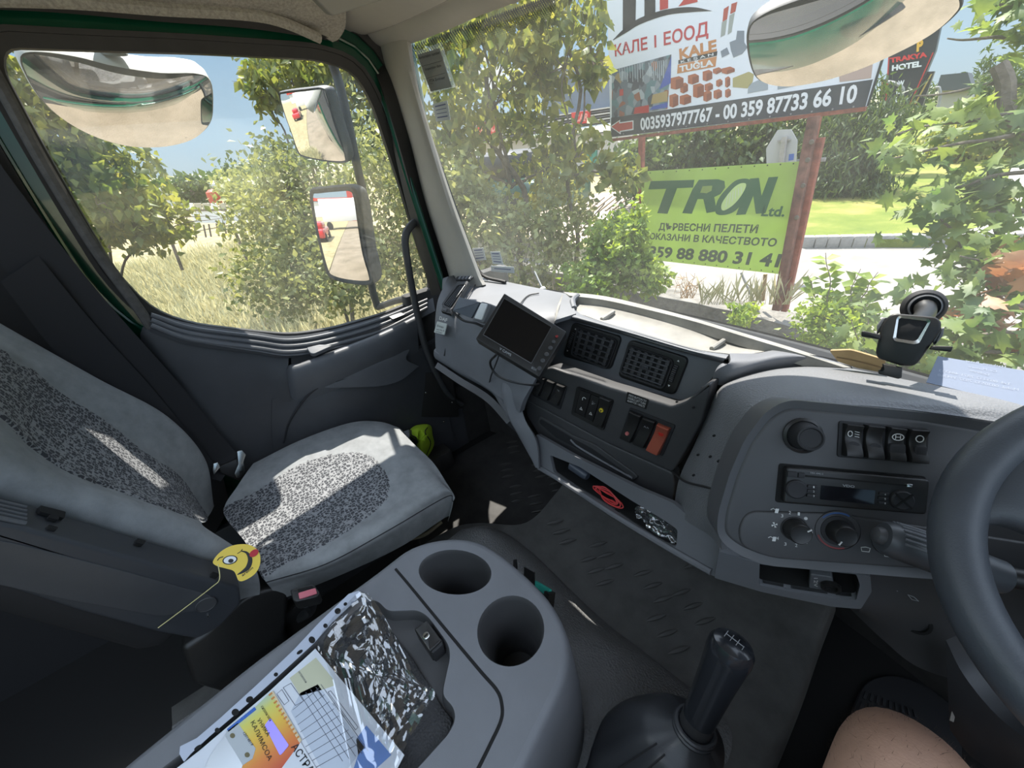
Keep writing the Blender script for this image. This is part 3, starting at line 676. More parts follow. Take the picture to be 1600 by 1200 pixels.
def vent_unit(name, label, o_, i_, nh, nv, thumb, side):
    """o_ outer px quad, i_ grille px quad (tl,tr,br,bl)"""
    t = thing(name, label, 'air vent')
    O = rounded([VP.loc(*p) for p in o_], .014); I = rounded([VP.loc(*p) for p in i_], .010)
    b = MB(); b.prism(VP, O, -.02, .004, .003); b.build('vent_frame', M['black'], t)
    I2 = inset(I, -.004) if area2(I) > 0 else inset(I[::-1], -.004)
    b = MB(); b.ring(VP, I2, I if area2(I) > 0 else I[::-1], .003, .0085, .007); b.build('bezel', M['blackm'], t)
    b = MB(); b.prism(VP, I, .0035, .0045); b.build('vent_duct', M['void'], t)
    q = [VP.loc(*p) for p in i_]
    def bil(u, v): return [q[0][i]*(1-u)*(1-v)+q[1][i]*u*(1-v)+q[2][i]*u*v+q[3][i]*(1-u)*v for i in (0, 1)]
    for k in range(nv):
        u = (k+.5)/nv; b = MB(); b.bar(VP.P(*bil(u, .02), .0055), VP.P(*bil(u, .98), .0055), .009, .0025, VP.n, .0008); b.build('vertical_vane', M['dash2'], t)
    for k in range(nh):
        v = (k+.5)/nh; b = MB(); b.bar(VP.P(*bil(.03, v), .008), VP.P(*bil(.97, v), .008), .0035, .005, VP.n, .0012); b.build('horizontal_slat', M['slat'], t)
    c = bil(.5, .5); b = MB(); b.box(VP.P(*c, .012), (.022, .010, .006), Matrix((VP.u, VP.v, VP.n)).transposed(), .002)
    for k in range(4): b.box(VP.P(c[0]-.007+.0047*k, c[1], .0155), (.0018, .008, .0015), Matrix((VP.u, VP.v, VP.n)).transposed())
    b.build('vent_knob', M['slat'], t)
    a_, c_ = [VP.loc(*p) for p in side]; n = 9
    b = MB(); b.bar(VP.P(*a_, .0045), VP.P(*c_, .0045), .011, .003, VP.n, .001); 
    w = b.build('wheel_slot', M['void'], t)
    b = MB()
    for k in range(n):
        s0 = (k+.5)/n; p = [a_[i]+(c_[i]-a_[i])*s0 for i in (0, 1)]; h = .004+.004*math.sin(math.pi*s0)
        d = (Vector(c_)-Vector(a_)).normalized(); pp_ = Vector((-d.y, d.x))*.0045
        b.bar(VP.P(p[0]-pp_.x, p[1]-pp_.y, h), VP.P(p[0]+pp_.x, p[1]+pp_.y, h), .0028, .004, VP.n, .0008)
    b.build('thumb_wheel', M['dash2'], t)
    for (end, sgn) in ((a_, 1), (c_, -1)):
        d = (Vector(c_)-Vector(a_)).normalized()*-sgn*-1; e = Vector(end)-Vector((d.x, d.y))*.008*1
        b = MB(); pts = []
        nrm = Vector((-d.y, d.x)); tip = e-d*.004
        b.prism(VP, [(tip.x, tip.y), (e.x+nrm.x*.0028, e.y+nrm.y*.0028), (e.x-nrm.x*.0028, e.y-nrm.y*.0028)], .003, .0046); b.build('arrow_mark', M['ink'], t)
    settle(t)
vent_unit('air_vent', 'left one of the two square black vents in middle of dashboard, beside the monitor', [(896, 503), (972, 526), (954, 578), (880, 556)], [(906, 513), (966, 532), (950, 574), (896, 553)], 5, 5, None, ((899, 519), (890, 543)))
vent_unit('air_vent', 'right one of the two square black vents in middle of dashboard, nearer the steering wheel', [(984, 530), (1077, 559), (1054, 618), (966, 588)], [(986, 541), (1053, 563), (1038, 605), (972, 582)], 6, 6, None, ((1059, 570), (1049, 596)))

# --- switch fascia and lower drawer
SP = Plane.three(Z(850, 600, .70), Z(1048, 680, .70), Z(950, 700, .60))
b = MB(); b.pprism(SP, [(838, 578), (862, 574), (950, 606), (1050, 636), (1072, 628), (1098, 604), (1112, 598), (1096, 660), (1062, 720), (1050, 738), (945, 690), (818, 622), (822, 600)], -.04, 0, r=.008, bevel=.004); b.build('switch_fascia', M['dash2'], dash)
b = MB(); b.pprism(SP, [(818, 623), (945, 692), (1050, 740), (1053, 760), (1049, 786), (1000, 770), (900, 720), (840, 680), (822, 650)], -.035, -.003, r=.008, bevel=.004); b.build('drawer_front', M['dash2'], dash)
# drawer pull: long scooped groove
b = MB(); b.pprism(SP, [(841, 656), (845, 650), (900, 682), (930, 694), (990, 737), (998, 745), (990, 750), (975, 745), (905, 705), (870, 687), (842, 664)], -.004, .003, r=.006, bevel=.002); b.build('pull_rim', M['dash2'], dash)
b = MB(); b.pprism(SP, [(844, 657), (847, 654), (900, 686), (925, 699), (980, 738), (985, 743), (972, 740), (905, 701), (870, 683), (845, 661)], .002, .0035, r=.004); b.build('pull_groove', M['blackm'], dash)
b = MB(); b.tube([SP.P(*SP.loc(*p), .004) for p in ((893, 686), (905, 697), (940, 718), (990, 746))], .003, 6, smooth=14); b.build('pull_edge', M['dash'], dash)
# shelf body under the drawer with the open slot
LP = Plane.three(Z(865, 715, .53), Z(1060, 850, .53), Z(950, 815, .47))
b = MB()
so_ = [(838, 678), (900, 714), (1000, 764), (1052, 786), (1125, 850), (1117, 902), (1060, 868), (960, 810), (880, 757), (840, 732)]
si_ = [(858, 711), (905, 730), (985, 782), (1035, 812), (1058, 828), (1056, 856), (1030, 846), (960, 800), (890, 756), (864, 738)]
O = [LP.loc(*p) for p in so_]; I = [LP.loc(*p) for p in si_]
O = rounded(O, .006, 3); I = rounded(I, .006, 3)
b.ring(LP, O, I, -.012, .0, -.002); b.build('shelf_front', M['dash'], dash)
b = MB(); b.prism(LP.shift(-.16), [LP.loc(*p) for p in so_], 0, .004); 
I_ = [LP.loc(*p) for p in si_]; n_ = len(I_)
b.add([LP.P(*p, -.008) for p in I_]+[LP.P(*p, -.16) for p in I_], [(i, (i+1) % n_, n_+(i+1) % n_, n_+i) for i in range(n_)]); b.build('shelf_interior', M['void'], dash)
b = MB(); b.tube([LP.P(*LP.loc(*p), .002) for p in ((843, 730), (880, 752), (960, 804), (1050, 858), (1112, 893))], .007, 8, smooth=24); b.build('shelf_lip', M['dash'], dash)
# left edge of the centre column sweeping down
b = MB()
b.patch([[Z(838, 582, .735), Z(822, 602, .70), Z(814, 625, .66), Z(820, 655, .61), Z(838, 690, .56), Z(842, 732, .49)],
         [Z(800, 565, .76), Z(790, 590, .71), Z(786, 618, .67), Z(796, 655, .61), Z(816, 690, .55), Z(836, 728, .49)],
         [Z(780, 556, .775)+Vector((0, .01, 0)), Z(772, 585, .71)+Vector((0, .02, 0)), Z(772, 612, .67)+Vector((0, .03, 0)), Z(786, 650, .6)+Vector((0, .03, 0)), Z(806, 690, .54)+Vector((0, .04, 0)), Z(826, 722, .49)+Vector((0, .05, 0))]], 24, 10, .01)
b.build('column_side', M['dash'], dash)
# rocker switches
def rocker(pl, quad, name, label, m='black', base=0.0, hgt=.011, mark=None, cat='switch', group=None, knob=None):
    t = thing(name, label, cat, group)
    b = MB(); pts = [pl.loc(*p) for p in quad]
    (x0, y0), (x1, y1), (x2, y2), (x3, y3) = pts
    rows = []
    for k in range(7):
        s_ = k/6; w = hgt*(1-.45*math.sin(math.pi*min(1, s_*1.25))*(1 if s_ < .8 else 1)) + base
        l = (x0+(x3-x0)*s_, y0+(y3-y0)*s_); r = (x1+(x2-x1)*s_, y1+(y2-y1)*s_)
        rows.append([pl.P(*l, base), pl.P(l[0]+(r[0]-l[0])*.04, l[1]+(r[1]-l[1])*.04, w-.0015), pl.P(l[0]+(r[0]-l[0])*.15, l[1]+(r[1]-l[1])*.15, w), pl.P((l[0]+r[0])/2, (l[1]+r[1])/2, w+.0004), pl.P(l[0]+(r[0]-l[0])*.85, l[1]+(r[1]-l[1])*.85, w), pl.P(l[0]+(r[0]-l[0])*.96, l[1]+(r[1]-l[1])*.96, w-.0015), pl.P(*r, base)])
    rows = [[pl.P(*pl_, base) for pl_ in [((rx.dot(pl.u), rx.dot(pl.v))) for rx in [q-pl.o for q in rows[0]]]]]+rows+[[pl.P((q-pl.o).dot(pl.u), (q-pl.o).dot(pl.v), base) for q in rows[-1]]]
    b.patch(rows, 14, 22); b.build('rocker', M[m] if isinstance(m, str) else m, t)
    if mark: mark(t)
    settle(t); return t
def socket(pl, quad, w0=-.001, w1=.003, m='blackm'):
    b = MB(); b.pprism(pl, quad, w0, w1, r=.004, bevel=.001); b.build('switch_socket', M[m], dash)
def ctr(pl, q, u, v, w):
    p = [pl.loc(*x) for x in q]; a = [p[0][i]*(1-u)*(1-v)+p[1][i]*u*(1-v)+p[2][i]*u*v+p[3][i]*(1-u)*v for i in (0, 1)]
    return pl.P(*a, w), a
def dimple(pl, q, u, v, w, r=.006):
    def f(t):
        c, a = ctr(pl, q, u, v, w); b = MB(); b.lathe(c, pl.n, [(r, -.001), (r*.95, .0012), (r*.6, .0018), (r*.3, .0014)], 16); b.build('finger_dimple', M['blackm'], t)
    return f
socket(SP, [(836, 585), (887, 604), (876, 640), (833, 617)])
g1 = [[(842, 586), (855, 591), (845, 617), (833, 611)], [(858, 592), (870, 597), (859, 624), (847, 618)], [(873, 598), (886, 603), (875, 632), (862, 625)]]
def m_hazard(t):
    c, a = ctr(SP, g1[2], .5, .28, .0075); b = MB()
    for dx in (-.003, .003): b.bar(SP.P(a[0]+dx-.002, a[1]+.003, .0085), SP.P(a[0]+dx*.3+.001, a[1]-.003, .0085), .0008, .0004, SP.n)
    b.build('icon', M['inkdim'], t); dimple(SP, g1[2], .5, .72, .009)(t)
rocker(SP, g1[0], 'rocker_switch', 'leftmost small black rocker of the trio directly under the monitor', 'black', .002, .010, dimple(SP, g1[0], .5, .72, .009))
rocker(SP, g1[1], 'rocker_switch', 'middle small black rocker of the trio under the monitor', 'black', .002, .010, dimple(SP, g1[1], .5, .72, .009))
rocker(SP, g1[2], 'rocker_switch', 'rightmost small black rocker of the trio under the monitor, with faint icon', 'black', .002, .010, m_hazard)
# warning lamp / diff lock block
O = rounded([SP.loc(*p) for p in ((903, 603), (960, 625), (944, 672), (894, 646))], .005); I = rounded([SP.loc(*p) for p in ((908, 608), (955, 627), (942, 665), (899, 644))], .004)
if area2(O) < 0: O = O[::-1]
if area2(I) < 0: I = I[::-1]
b = MB(); b.ring(SP, O, I, -.002, .005, .003); b.prism(SP, I, -.002, .0005); b.build('switch_bezel', M['black'], dash)
q1 = [(908, 609), (924, 615), (914, 651), (900, 643)]; q2 = [(926, 616), (938, 621), (927, 658), (916, 652)]; q3 = [(939, 621), (955, 628), (943, 664), (930, 659)]
def warn_tri(b, c, s):
    b.ring(SP, [(c[0]-s, c[1]-s*.8), (c[0]+s, c[1]-s*.8), (c[0], c[1]+s)], [(c[0]-s*.6, c[1]-s*.55), (c[0]+s*.6, c[1]-s*.55), (c[0], c[1]+s*.55)], .003, .0042)
def mk1(t):
    b = MB(); c, a = ctr(SP, q1, .5, .72, 0); warn_tri(b, a, .0045); b.build('warning_icon', M['ink'], t)
    b = MB(); c, a = ctr(SP, q1, .55, .28, 0); b.tube([SP.P(a[0]-.004, a[1]-.005, .0043), SP.P(a[0]-.004, a[1]+.001, .0043), SP.P(a[0], a[1]+.004, .0043), SP.P(a[0]+.005, a[1]+.002, .0043)], .0009, 6, smooth=12); b.build('hook_icon', M['ink'], t)
def mk2(t):
    b = MB(); c, a = ctr(SP, q2, .5, .72, 0); warn_tri(b, a, .0045); b.build('warning_icon', M['ink'], t)
    b = MB(); c, a = ctr(SP, q2, .5, .28, 0)
    for k in range(3): b.bar(SP.P(a[0]-.004, a[1]-.005, .0043), SP.P(a[0]-.003+k*.004, a[1]+.005-k*.002, .0043), .0008, .0005, SP.n)
    b.build('spray_icon', M['inkdim'], t)
def flatswitch(q, name, label, mk):
    t = thing(name, label, 'switch'); b = MB(); b.pprism(SP, q, .0, .0035, r=.001, bevel=.0006); b.build('face', M['black'], t); mk(t); settle(t)
flatswitch(q1, 'warning_lamp', 'flat black tell-tale with hook and triangle icons, left in the middle switch block', mk1)
flatswitch(q2, 'warning_lamp', 'flat black tell-tale with spray and triangle icons beside the yellow-dot switch', mk2)
def mk3(t):
    c, a = ctr(SP, q3, .5, .38, .010); b = MB(); b.lathe(c, SP.n, [(.0052, -.002), (.0052, .0008), (.0045, .0012)], 20); b.build('yellow_dot', mat('yellow_print', (.72, .56, .03), .5), t)
    b = MB(); 
    for k in range(3):
        an = k*2.09+.5; b.bar(SP.P(a[0], a[1], .0116), SP.P(a[0]+.0035*math.cos(an), a[1]+.0035*math.sin(an), .0116), .0016, .0006, SP.n)
    b.build('wheel_icon', M['blackink'], t)
rocker(SP, [(940, 618), (958, 625), (944, 666), (930, 659)], 'rocker_switch', 'black rocker with round yellow symbol in middle of the dashboard', 'black', .002, .010, mk3)
# right trio
socket(SP, [(985, 636), (1056, 664), (1036, 712), (970, 682)])
r1 = [(987, 640), (1006, 648), (989, 689), (972, 681)]; r2 = [(1008, 650), (1028, 657), (1010, 697), (992, 690)]; r3 = [(1030, 660), (1050, 668), (1032, 708), (1013, 699)]
def mkr1(t):
    c, a = ctr(SP, r1, .5, .72, .006); b = MB(); b.lathe(c, SP.n, [(.0075, 0), (.0075, .003), (.0055, .0045)], 20); b.build('button_collar', M['black'], t)
    b = MB(); b.lathe(c, SP.n, [(.0045, .003), (.0045, .009), (.0035, .0105)], 20); b.build('red_button', mat('faded_red_plastic', (.55, .16, .15), .4), t)
def mkr2(t):
    c, a = ctr(SP, r2, .5, .28, 0); b = MB()
    for k in (-1, 1): b.tube([SP.P(a[0]+k*.003-.002, a[1]-.002, .0095), SP.P(a[0]+k*.003, a[1]+.003, .0095), SP.P(a[0]+k*.003+.002, a[1]-.001, .0095)], .0007, 5)
    b.build('beacon_icon', M['inkdim'], t)
def mkr3(t):
    c, a = ctr(SP, r3, .55, .25, .010); b = MB(); b.lathe(c, SP.n, [(.006, -.004), (.006, .0006), (.004, .001)], 20); b.build('red_mark', mat('hazard_red', (.55, .03, .02), .35), t)
rocker(SP, r1, 'rocker_switch', 'black rocker carrying a small round faded red push button', 'black', .002, .012, mkr1)
rocker(SP, r2, 'rocker_switch', 'plain black rocker between the red button and the orange hazard switch', 'black', .002, .012, mkr2)
rocker(SP, r3, 'hazard_switch', 'translucent orange brown hazard rocker at right of its trio', mat('amber_plastic', (.36, .085, .05), .3, coat=.3), .002, .013, mkr3)
lb = thing('sticker', 'black adhesive label with white capital lettering above the orange hazard switch', 'sticker')
b = MB(); b.pprism(SP, [(981, 612), (1014, 624), (1010, 639), (978, 628)], .0005, .0018); b.build('label_face', M['black'], lb)
b = MB()
for k, t_ in enumerate(('PRESS BUTTON TO', 'DISABLE LEFT TURN', 'ALARM FOR 1 MINUTE')):
    b.text(SP, t_, (983-k*1.2, 618+k*4.3), (1010-k*1.2, 628+k*4.2), (984-k*1.2, 615+k*4.3), .0024)
b.build('lettering', M['ink'], lb); settle(lb)

# --- driver's console: column between ridge and radio panel
b = MB()
rows = [[Z(1322, 574, .858), Z(1260, 572, .852), Z(1200, 578, .845), Z(1150, 592, .835), Z(1122, 610, .815), Z(1106, 645, .76), Z(1085, 695, .69), Z(1062, 745, .62), Z(1053, 790, .555)],
        [Z(1400, 590, .872), Z(1290, 584, .880), Z(1220, 590, .878), Z(1170, 608, .866), Z(1142, 635, .84), Z(1124, 680, .79), Z(1104, 735, .72), Z(1084, 785, .645), Z(1074, 815, .59)],
        [Z(1600, 634, .884), Z(1420, 622, .905), Z(1280, 612, .905), Z(1205, 626, .892), Z(1168, 655, .87), Z(1150, 710, .81), Z(1128, 768, .74), Z(1114, 815, .665), Z(1110, 838, .61)],
        [Z(1600, 665, .880), Z(1420, 640, .903), Z(1290, 632, .905), Z(1222, 645, .89), Z(1186, 672, .87), Z(1163, 720, .815), Z(1142, 780, .745), Z(1128, 830, .675), Z(1128, 865, .62)]]
b.patch(rows, 60, 26, .012); b.build('driver_hood', M['dashtop'], dash)
seam([(1052, 738), (1070, 752), (1100, 760), (1130, 768)], [.632, .665, .70, .738], .0022)
for px, py, z in ((1097, 606, .80), (1082, 638, .76), (1057, 628, .76), (1057+26, 637, .77), (1115, 681, .778), (1090, 711, .72), (1109, 714, .742), (1122, 721, .765), (1083, 743, .688), (1116, 753, .725), (1122, 755, .738)):
    b = MB(); c = Z(px, py, z+.012); n = (Vector(CAM)-c).normalized(); n = Vector((n.x*.3, -1, .35)).normalized()
    b.lathe(c-n*.004, n, [(.0022, 0), (.0020, .0045), (.001, .005)], 8); b.build('screw_hole', M['void'], dash)
# radio panel
M['rimm'] = mat('fascia_rim_plastic', (.085, .087, .092), .5)
RP = Plane.three(Z(1218, 727, .84), Z(1437, 742, .84), Z(1215, 775, .803))
b = MB()
po = [(1228, 634), (1440, 655), (1640, 690), (1640, 896), (1520, 893), (1400, 885), (1195, 869), (1152, 852), (1128, 832), (1130, 800), (1148, 740), (1170, 690), (1200, 650)]
b.pprism(RP, po, -.05, .006, r=.012, bevel=.006); b.build('radio_fascia', M['dash2'], dash)
b = MB(); O = [RP.loc(*p) for p in po]; O = O if area2(O) > 0 else O[::-1]; O = rounded(O, .012, 5); b.ring(RP, inset(O, -.009), inset(O, .002), -.05, .009, .004); b.build('fascia_rim', M['rimm'], dash)
cl_ = [(1165, 795), (1300, 798), (1640, 850), (1640, 895), (1400, 882), (1200, 868), (1155, 850), (1150, 822)]
b = MB(); b.pprism(RP, cl_, .004, .009, r=.02, bevel=.003); b.build('climate_plate', M['dash2'], dash)
# air knob (round) top-left
kn = thing('rotary_knob', 'round black rotary knob left of the four driver switches', 'knob')
c = RP.hit(1250, 679); b = MB(); b.lathe(c, RP.n, [(.023, 0.004), (.0235, .009), (.020, .011), (.020, .005)], 32, cap=False); b.build('collar', M['black'], kn)
b = MB(); b.lathe(c, RP.n, [(.0195, .004), (.018, .016), (.0165, .026), (.0155, .030), (.0135, .0305), (.012, .0285)], 32); b.build('knob_body', M['blackm'], kn); settle(kn)
# four driver rockers
socket(RP, [(1306, 656), (1445, 668), (1441, 722), (1303, 712)], .004, .008)
dr = [[(1311, 660), (1339, 663), (1337, 711), (1309, 708)], [(1343, 662), (1371, 665), (1369, 714), (1341, 711)], [(1377, 665), (1404, 668), (1402, 717), (1374, 714)], [(1408, 668), (1438, 670), (1436, 720), (1407, 717)]]
def mfog(t):
    c, a = ctr(RP, dr[0], .45, .28, 0); b = MB(); b.tube([RP.P(a[0]-.004+.0025*math.cos(k*.6), a[1]+.0035*math.sin(k*.6), .0155) for k in range(11)], .0005, 5)
    for k in range(3): b.bar(RP.P(a[0]+.001, a[1]+.003-k*.003, .0155), RP.P(a[0]+.006, a[1]+.002-k*.003, .0155), .0006, .0004, RP.n)
    b.build('fog_lamp_icon', M['ink'], t); dimple(RP, dr[0], .5, .72, .0135, .008)(t)
def mH(t):
    c, a = ctr(RP, dr[2], .5, .27, 0); b = MB(); b.tube([RP.P(a[0]+.006*math.cos(k*.45), a[1]+.004*math.sin(k*.45), .0155) for k in range(15)], .0006, 5)
    for dx in (-.0025, .0025): b.bar(RP.P(a[0]+dx, a[1]+.0025, .0155), RP.P(a[0]+dx, a[1]-.0025, .0155), .0007, .0004, RP.n)
    b.bar(RP.P(a[0]-.0025, a[1], .0155), RP.P(a[0]+.0025, a[1], .0155), .0007, .0004, RP.n); b.build('letter_icon', M['ink'], t)
    c, a = ctr(RP, dr[2], .5, .72, .013); b = MB(); b.box(c, (.018, .020, .008), Matrix((RP.u, RP.v, RP.n)).transposed(), .003); b.build('latch', M['blackm'], t)
def mP(t):
    c, a = ctr(RP, dr[3], .5, .27, 0); b = MB(); b.tube([RP.P(a[0]+.004*math.cos(k*.45), a[1]+.004*math.sin(k*.45), .0155) for k in range(15)], .0006, 5); b.build('brake_icon', M['ink'], t)
    c, a = ctr(RP, dr[3], .55, .68, .013); b = MB(); b.box(c, (.013, .016, .008), Matrix((RP.u, RP.v, RP.n)).transposed(), .002); b.build('latch', M['blackm'], t)
for q, l, mk in zip(dr, ('black rocker with rear fog lamp icon, first of four above the radio', 'blank black rocker, second of the four above the radio', 'black latching rocker with H icon, third of the four above the radio', 'black latching rocker with ring icon, last of four beside steering wheel'), (mfog, dimple(RP, dr[1], .5, .72, .0135, .008), mH, mP)):
    rocker(RP, q, 'rocker_switch', l, 'black', .006, .012, mk)
# radio
ra = thing('car_radio', 'black car radio with disc slot and dim display, set below the driver switches', 'radio')
b = MB(); b.pprism(RP, [(1214, 722), (1440, 742), (1436, 800), (1208, 782)], .003, .0072, r=.004); b.build('radio_cage', M['void'], ra)
b = MB(); b.pprism(RP, [(1221, 725), (1437, 744), (1432, 797), (1216, 779)], .006, .017, r=.004, bevel=.0025); b.build('front_panel', M['black'], ra)
RF = RP.shift(.017)
def pfix(p): return RF.loc(*p)
b = MB(); b.pprism(RF, [(1258, 742), (1414, 757), (1414, 759), (1258, 745)], -.003, .0004); b.build('disc_slot', M['void'], ra)
b = MB(); b.pprism(RF, [(1283, 758), (1367, 766), (1365, 788), (1281, 780)], .0, .0008, r=.001); b.build('display', mat('display_glass', (.008, .008, .010), .12), ra)
b = MB(); b.text(RF, 'VDO', (1316, 760), (1335, 762), (1316, 756.5), .0006, bold=.02); b.build('maker_lettering', M['inkdim'], ra)
b = MB(); b.text(RF, 'DEA 4042 C', (1266, 739.5), (1286, 741.5), (1266, 737.5), .0006); b.build('model_lettering', M['inkdim'], ra)
for q in ([(1230, 736), (1245, 737.5), (1244, 746), (1229.5, 744.5)], [(1247, 738), (1257, 739), (1256, 747), (1246, 746)], [(1261, 757), (1277, 758.5), (1277, 763), (1261, 761.5)], [(1261, 764), (1277, 765.5), (1276, 770), (1260, 768.5)], [(1260, 771), (1276, 772.5), (1275, 777), (1259, 775.5)], [(1373, 768), (1389, 769.5), (1388, 774), (1372, 772.5)], [(1372, 775), (1388, 776.5), (1387, 781), (1371, 779.5)], [(1371, 782), (1386, 783.5), (1386, 788), (1371, 786.5)]):
    b = MB(); b.pprism(RF, q, 0, .0022, r=.0008, bevel=.0006); b.build('button', M['blackm'], ra)
b = MB()
for tx, p in (('1', (1269, 761.5)), ('2', (1269, 768.3)), ('3', (1269, 775.2)), ('4', (1380, 773)), ('5', (1380, 780)), ('6', (1380, 786.8))): b.text(RF, tx, p, (p[0]+2, p[1]+.2), (p[0], p[1]-3), .0026)
b.build('number_print', M['ink'], ra)
for (px, py) in ((1243, 764), (1408, 781)):
    c = RF.hit(px, py); b = MB(); b.lathe(c, RF.n, [(.0125, 0), (.0122, .003), (.0105, .0045), (.006, .004)], 28); b.build('round_pad', M['blackm'], ra)
b = MB(); c = RF.hit(1408, 781)
for s_ in (-1, 1): b.bar(c+RF.n*.0046+(RF.u*s_+RF.v)*-.009, c+RF.n*.0046+(RF.u*s_+RF.v)*.009, .002, .001, RF.n)
b.build('pad_cross', M['void'], ra)
b = MB(); b.pprism(RF, [(1415, 755), (1424, 756), (1423, 761), (1414, 760)], 0, .003, r=.001, bevel=.0006); b.build('eject_button', M['steel'], ra)
settle(ra)
# climate knobs
CPn = RP.shift(.009)
def knob(px, py, ro, ri, label, mk=None, ptr=45):
    t = thing('climate_knob', label, 'knob'); c = CPn.hit(px, py)
    b = MB(); b.lathe(c, CPn.n, [(ro*.96, -.003), (ro*.9, .001), (ri, .0015)], 36); b.build('dished_surround', M['blackm'], t)
    b = MB(); b.lathe(c, CPn.n, [(ri, 0), (ri*.95, .010), (ri*.90, .018), (ri*.8, .020), (ri*.6, .019)], 32); b.build('knob_body', M['black'], t)
    a = math.radians(ptr); b = MB(); b.bar(c+CPn.n*.0195+(CPn.u*math.cos(a)+CPn.v*math.sin(a))*ri*.55, c+CPn.n*.020+(CPn.u*math.cos(a)+CPn.v*math.sin(a))*ri*.92, .0014, .0016, CPn.n); b.build('pointer', M['ink'], t)
    if mk: mk(t, c)
    settle(t)
knob(1241, 826, .0178, .0150, 'black fan speed knob ringed by white numbers, left of climate panel', None, 35)
def arcs(t, c):
    for col, a0, a1, nm in (((.03, .08, .22), 60, 140, 'blue_arc'), ((.25, .05, .05), 200, 290, 'red_arc')):
        b = MB(); r0, r1 = .0225, .0245; n = 14; vs = []; 
        for k in range(n+1):
            a = math.radians(a0+(a1-a0)*k/n); d = CPn.u*math.cos(a)+CPn.v*math.sin(a); vs += [c+d*r0+CPn.n*.0008, c+d*r1+CPn.n*.0008]
        b.add(vs, [(2*k, 2*k+2, 2*k+3, 2*k+1) for k in range(n)]); b.build(nm, mat(nm, col, .6), t)
    b = MB(); b.lathe(c, CPn.n, [(.0262, -.001), (.0262, .0015), (.025, .0016), (.025, -.001)], 36, cap=False); b.build('outer_ring', M['dash2'], t)
knob(1309, 829, .0215, .0150, 'black temperature knob with blue and red arc in middle of climate panel', arcs, 235)
knob(1388, 846, .0200, .0150, 'black air distribution knob half hidden under the column stalk', None, 20)
b = MB()
for tx, x, y in (('3', 1220, 808), ('2', 1232, 803), ('1', 1246, 805), ('4', 1213, 843), ('3', 1225, 852), ('2', 1242, 854), ('1', 1258, 849)): b.text(CPn, tx, (x, y), (x+3.4, y+.3), (x+.2, y-5), .0006)
b.build('number_print', M['ink'], dash)
b = MB(); c = CPn.hit(1259, 810); b.lathe(c, CPn.n, [(.0022, 0), (.002, .0006)], 14)
c = CPn.hit(1266, 832); b.lathe(c, CPn.n, [(.0026, 0), (.0026, .0006), (.0018, .0006), (.0018, 0)], 16, cap=False)
def icon_face(px, py):
    c = CPn.loc(px, py); b.prism(CPn, [(c[0]-.002, c[1]-.003), (c[0]+.002, c[1]-.003), (c[0]+.003, c[1]+.003), (c[0]-.001, c[1]+.003)], 0, .0006); b.tube([CPn.P(c[0]-.007, c[1]+.001, .0006), CPn.P(c[0]-.004, c[1]+.003, .0006), CPn.P(c[0]-.001, c[1]+.001, .0006)], .0005, 5)
icon_face(1213, 798); icon_face(1209, 842)
c = CPn.loc(1210, 820)
for k in range(4):
    a = k*math.pi/2+.4; b.prism(CPn, [(c[0], c[1]), (c[0]+.0036*math.cos(a-.35), c[1]+.0036*math.sin(a-.35)), (c[0]+.004*math.cos(a+.3), c[1]+.004*math.sin(a+.3))], 0, .0006)
for (px, py) in ((1352, 858), (1388, 866)):
    c = CPn.loc(px, py); b.tube([CPn.P(c[0]-.005, c[1]+.002, .0006), CPn.P(c[0], c[1]+.003, .0006), CPn.P(c[0]+.005, c[1]+.002, .0006), CPn.P(c[0]+.004, c[1]-.003, .0006), CPn.P(c[0]-.004, c[1]-.003, .0006)], .0005, 5, closed=True)
b.build('icon_print', M['ink'], dash)
# lower shell under the radio with open pocket
QP = Plane.three(Z(1120, 870, .61), Z(1350, 930, .63), Z(1200, 915, .57))
b = MB(); oo = [(1124, 862), (1190, 882), (1360, 900), (1362, 925), (1345, 952), (1300, 948), (1190, 925), (1116, 903)]; ii = [(1187, 880), (1230, 884), (1338, 898), (1344, 915), (1338, 939), (1300, 935), (1230, 924), (1186, 915)]
O = rounded([QP.loc(*p) for p in oo], .005, 3); I = rounded([QP.loc(*p) for p in ii], .005, 3)
b.ring(QP, O, I, -.012, .0, -.001); b.build('pocket_surround', M['dash'], dash)
I_ = [QP.loc(*p) for p in ii]; n_ = len(I_)
b = MB(); b.add([QP.P(*p, -.006) for p in I_]+[QP.P(*p, -.12) for p in I_], [(i, (i+1) % n_, n_+(i+1) % n_, n_+i) for i in range(n_)]+[tuple(range(n_, 2*n_))]); b.build('pocket_interior', M['void'], dash)
so2 = thing('power_socket', 'round grey 12 volt socket with white lettering inside pocket below the climate knobs', 'socket')
b = MB(); qd = QP.shift(-.022); b.pprism(qd, [(1265, 888), (1300, 893), (1305, 925), (1262, 918)], 0, .01, r=.003, bevel=.002); b.build('plate', M['doorl'], so2)
c = qd.hit(1297, 905)+qd.n*.010; b = MB(); b.lathe(c, qd.n, [(.013, 0), (.013, .006), (.009, .006), (.009, -.004)], 24); b.build('socket_ring', M['black'], so2)
b = MB(); b.text(qd, '12V', (1271, 893), (1271, 907), (1277, 893), .0108); b.build('lettering', M['ink'], so2); settle(so2)
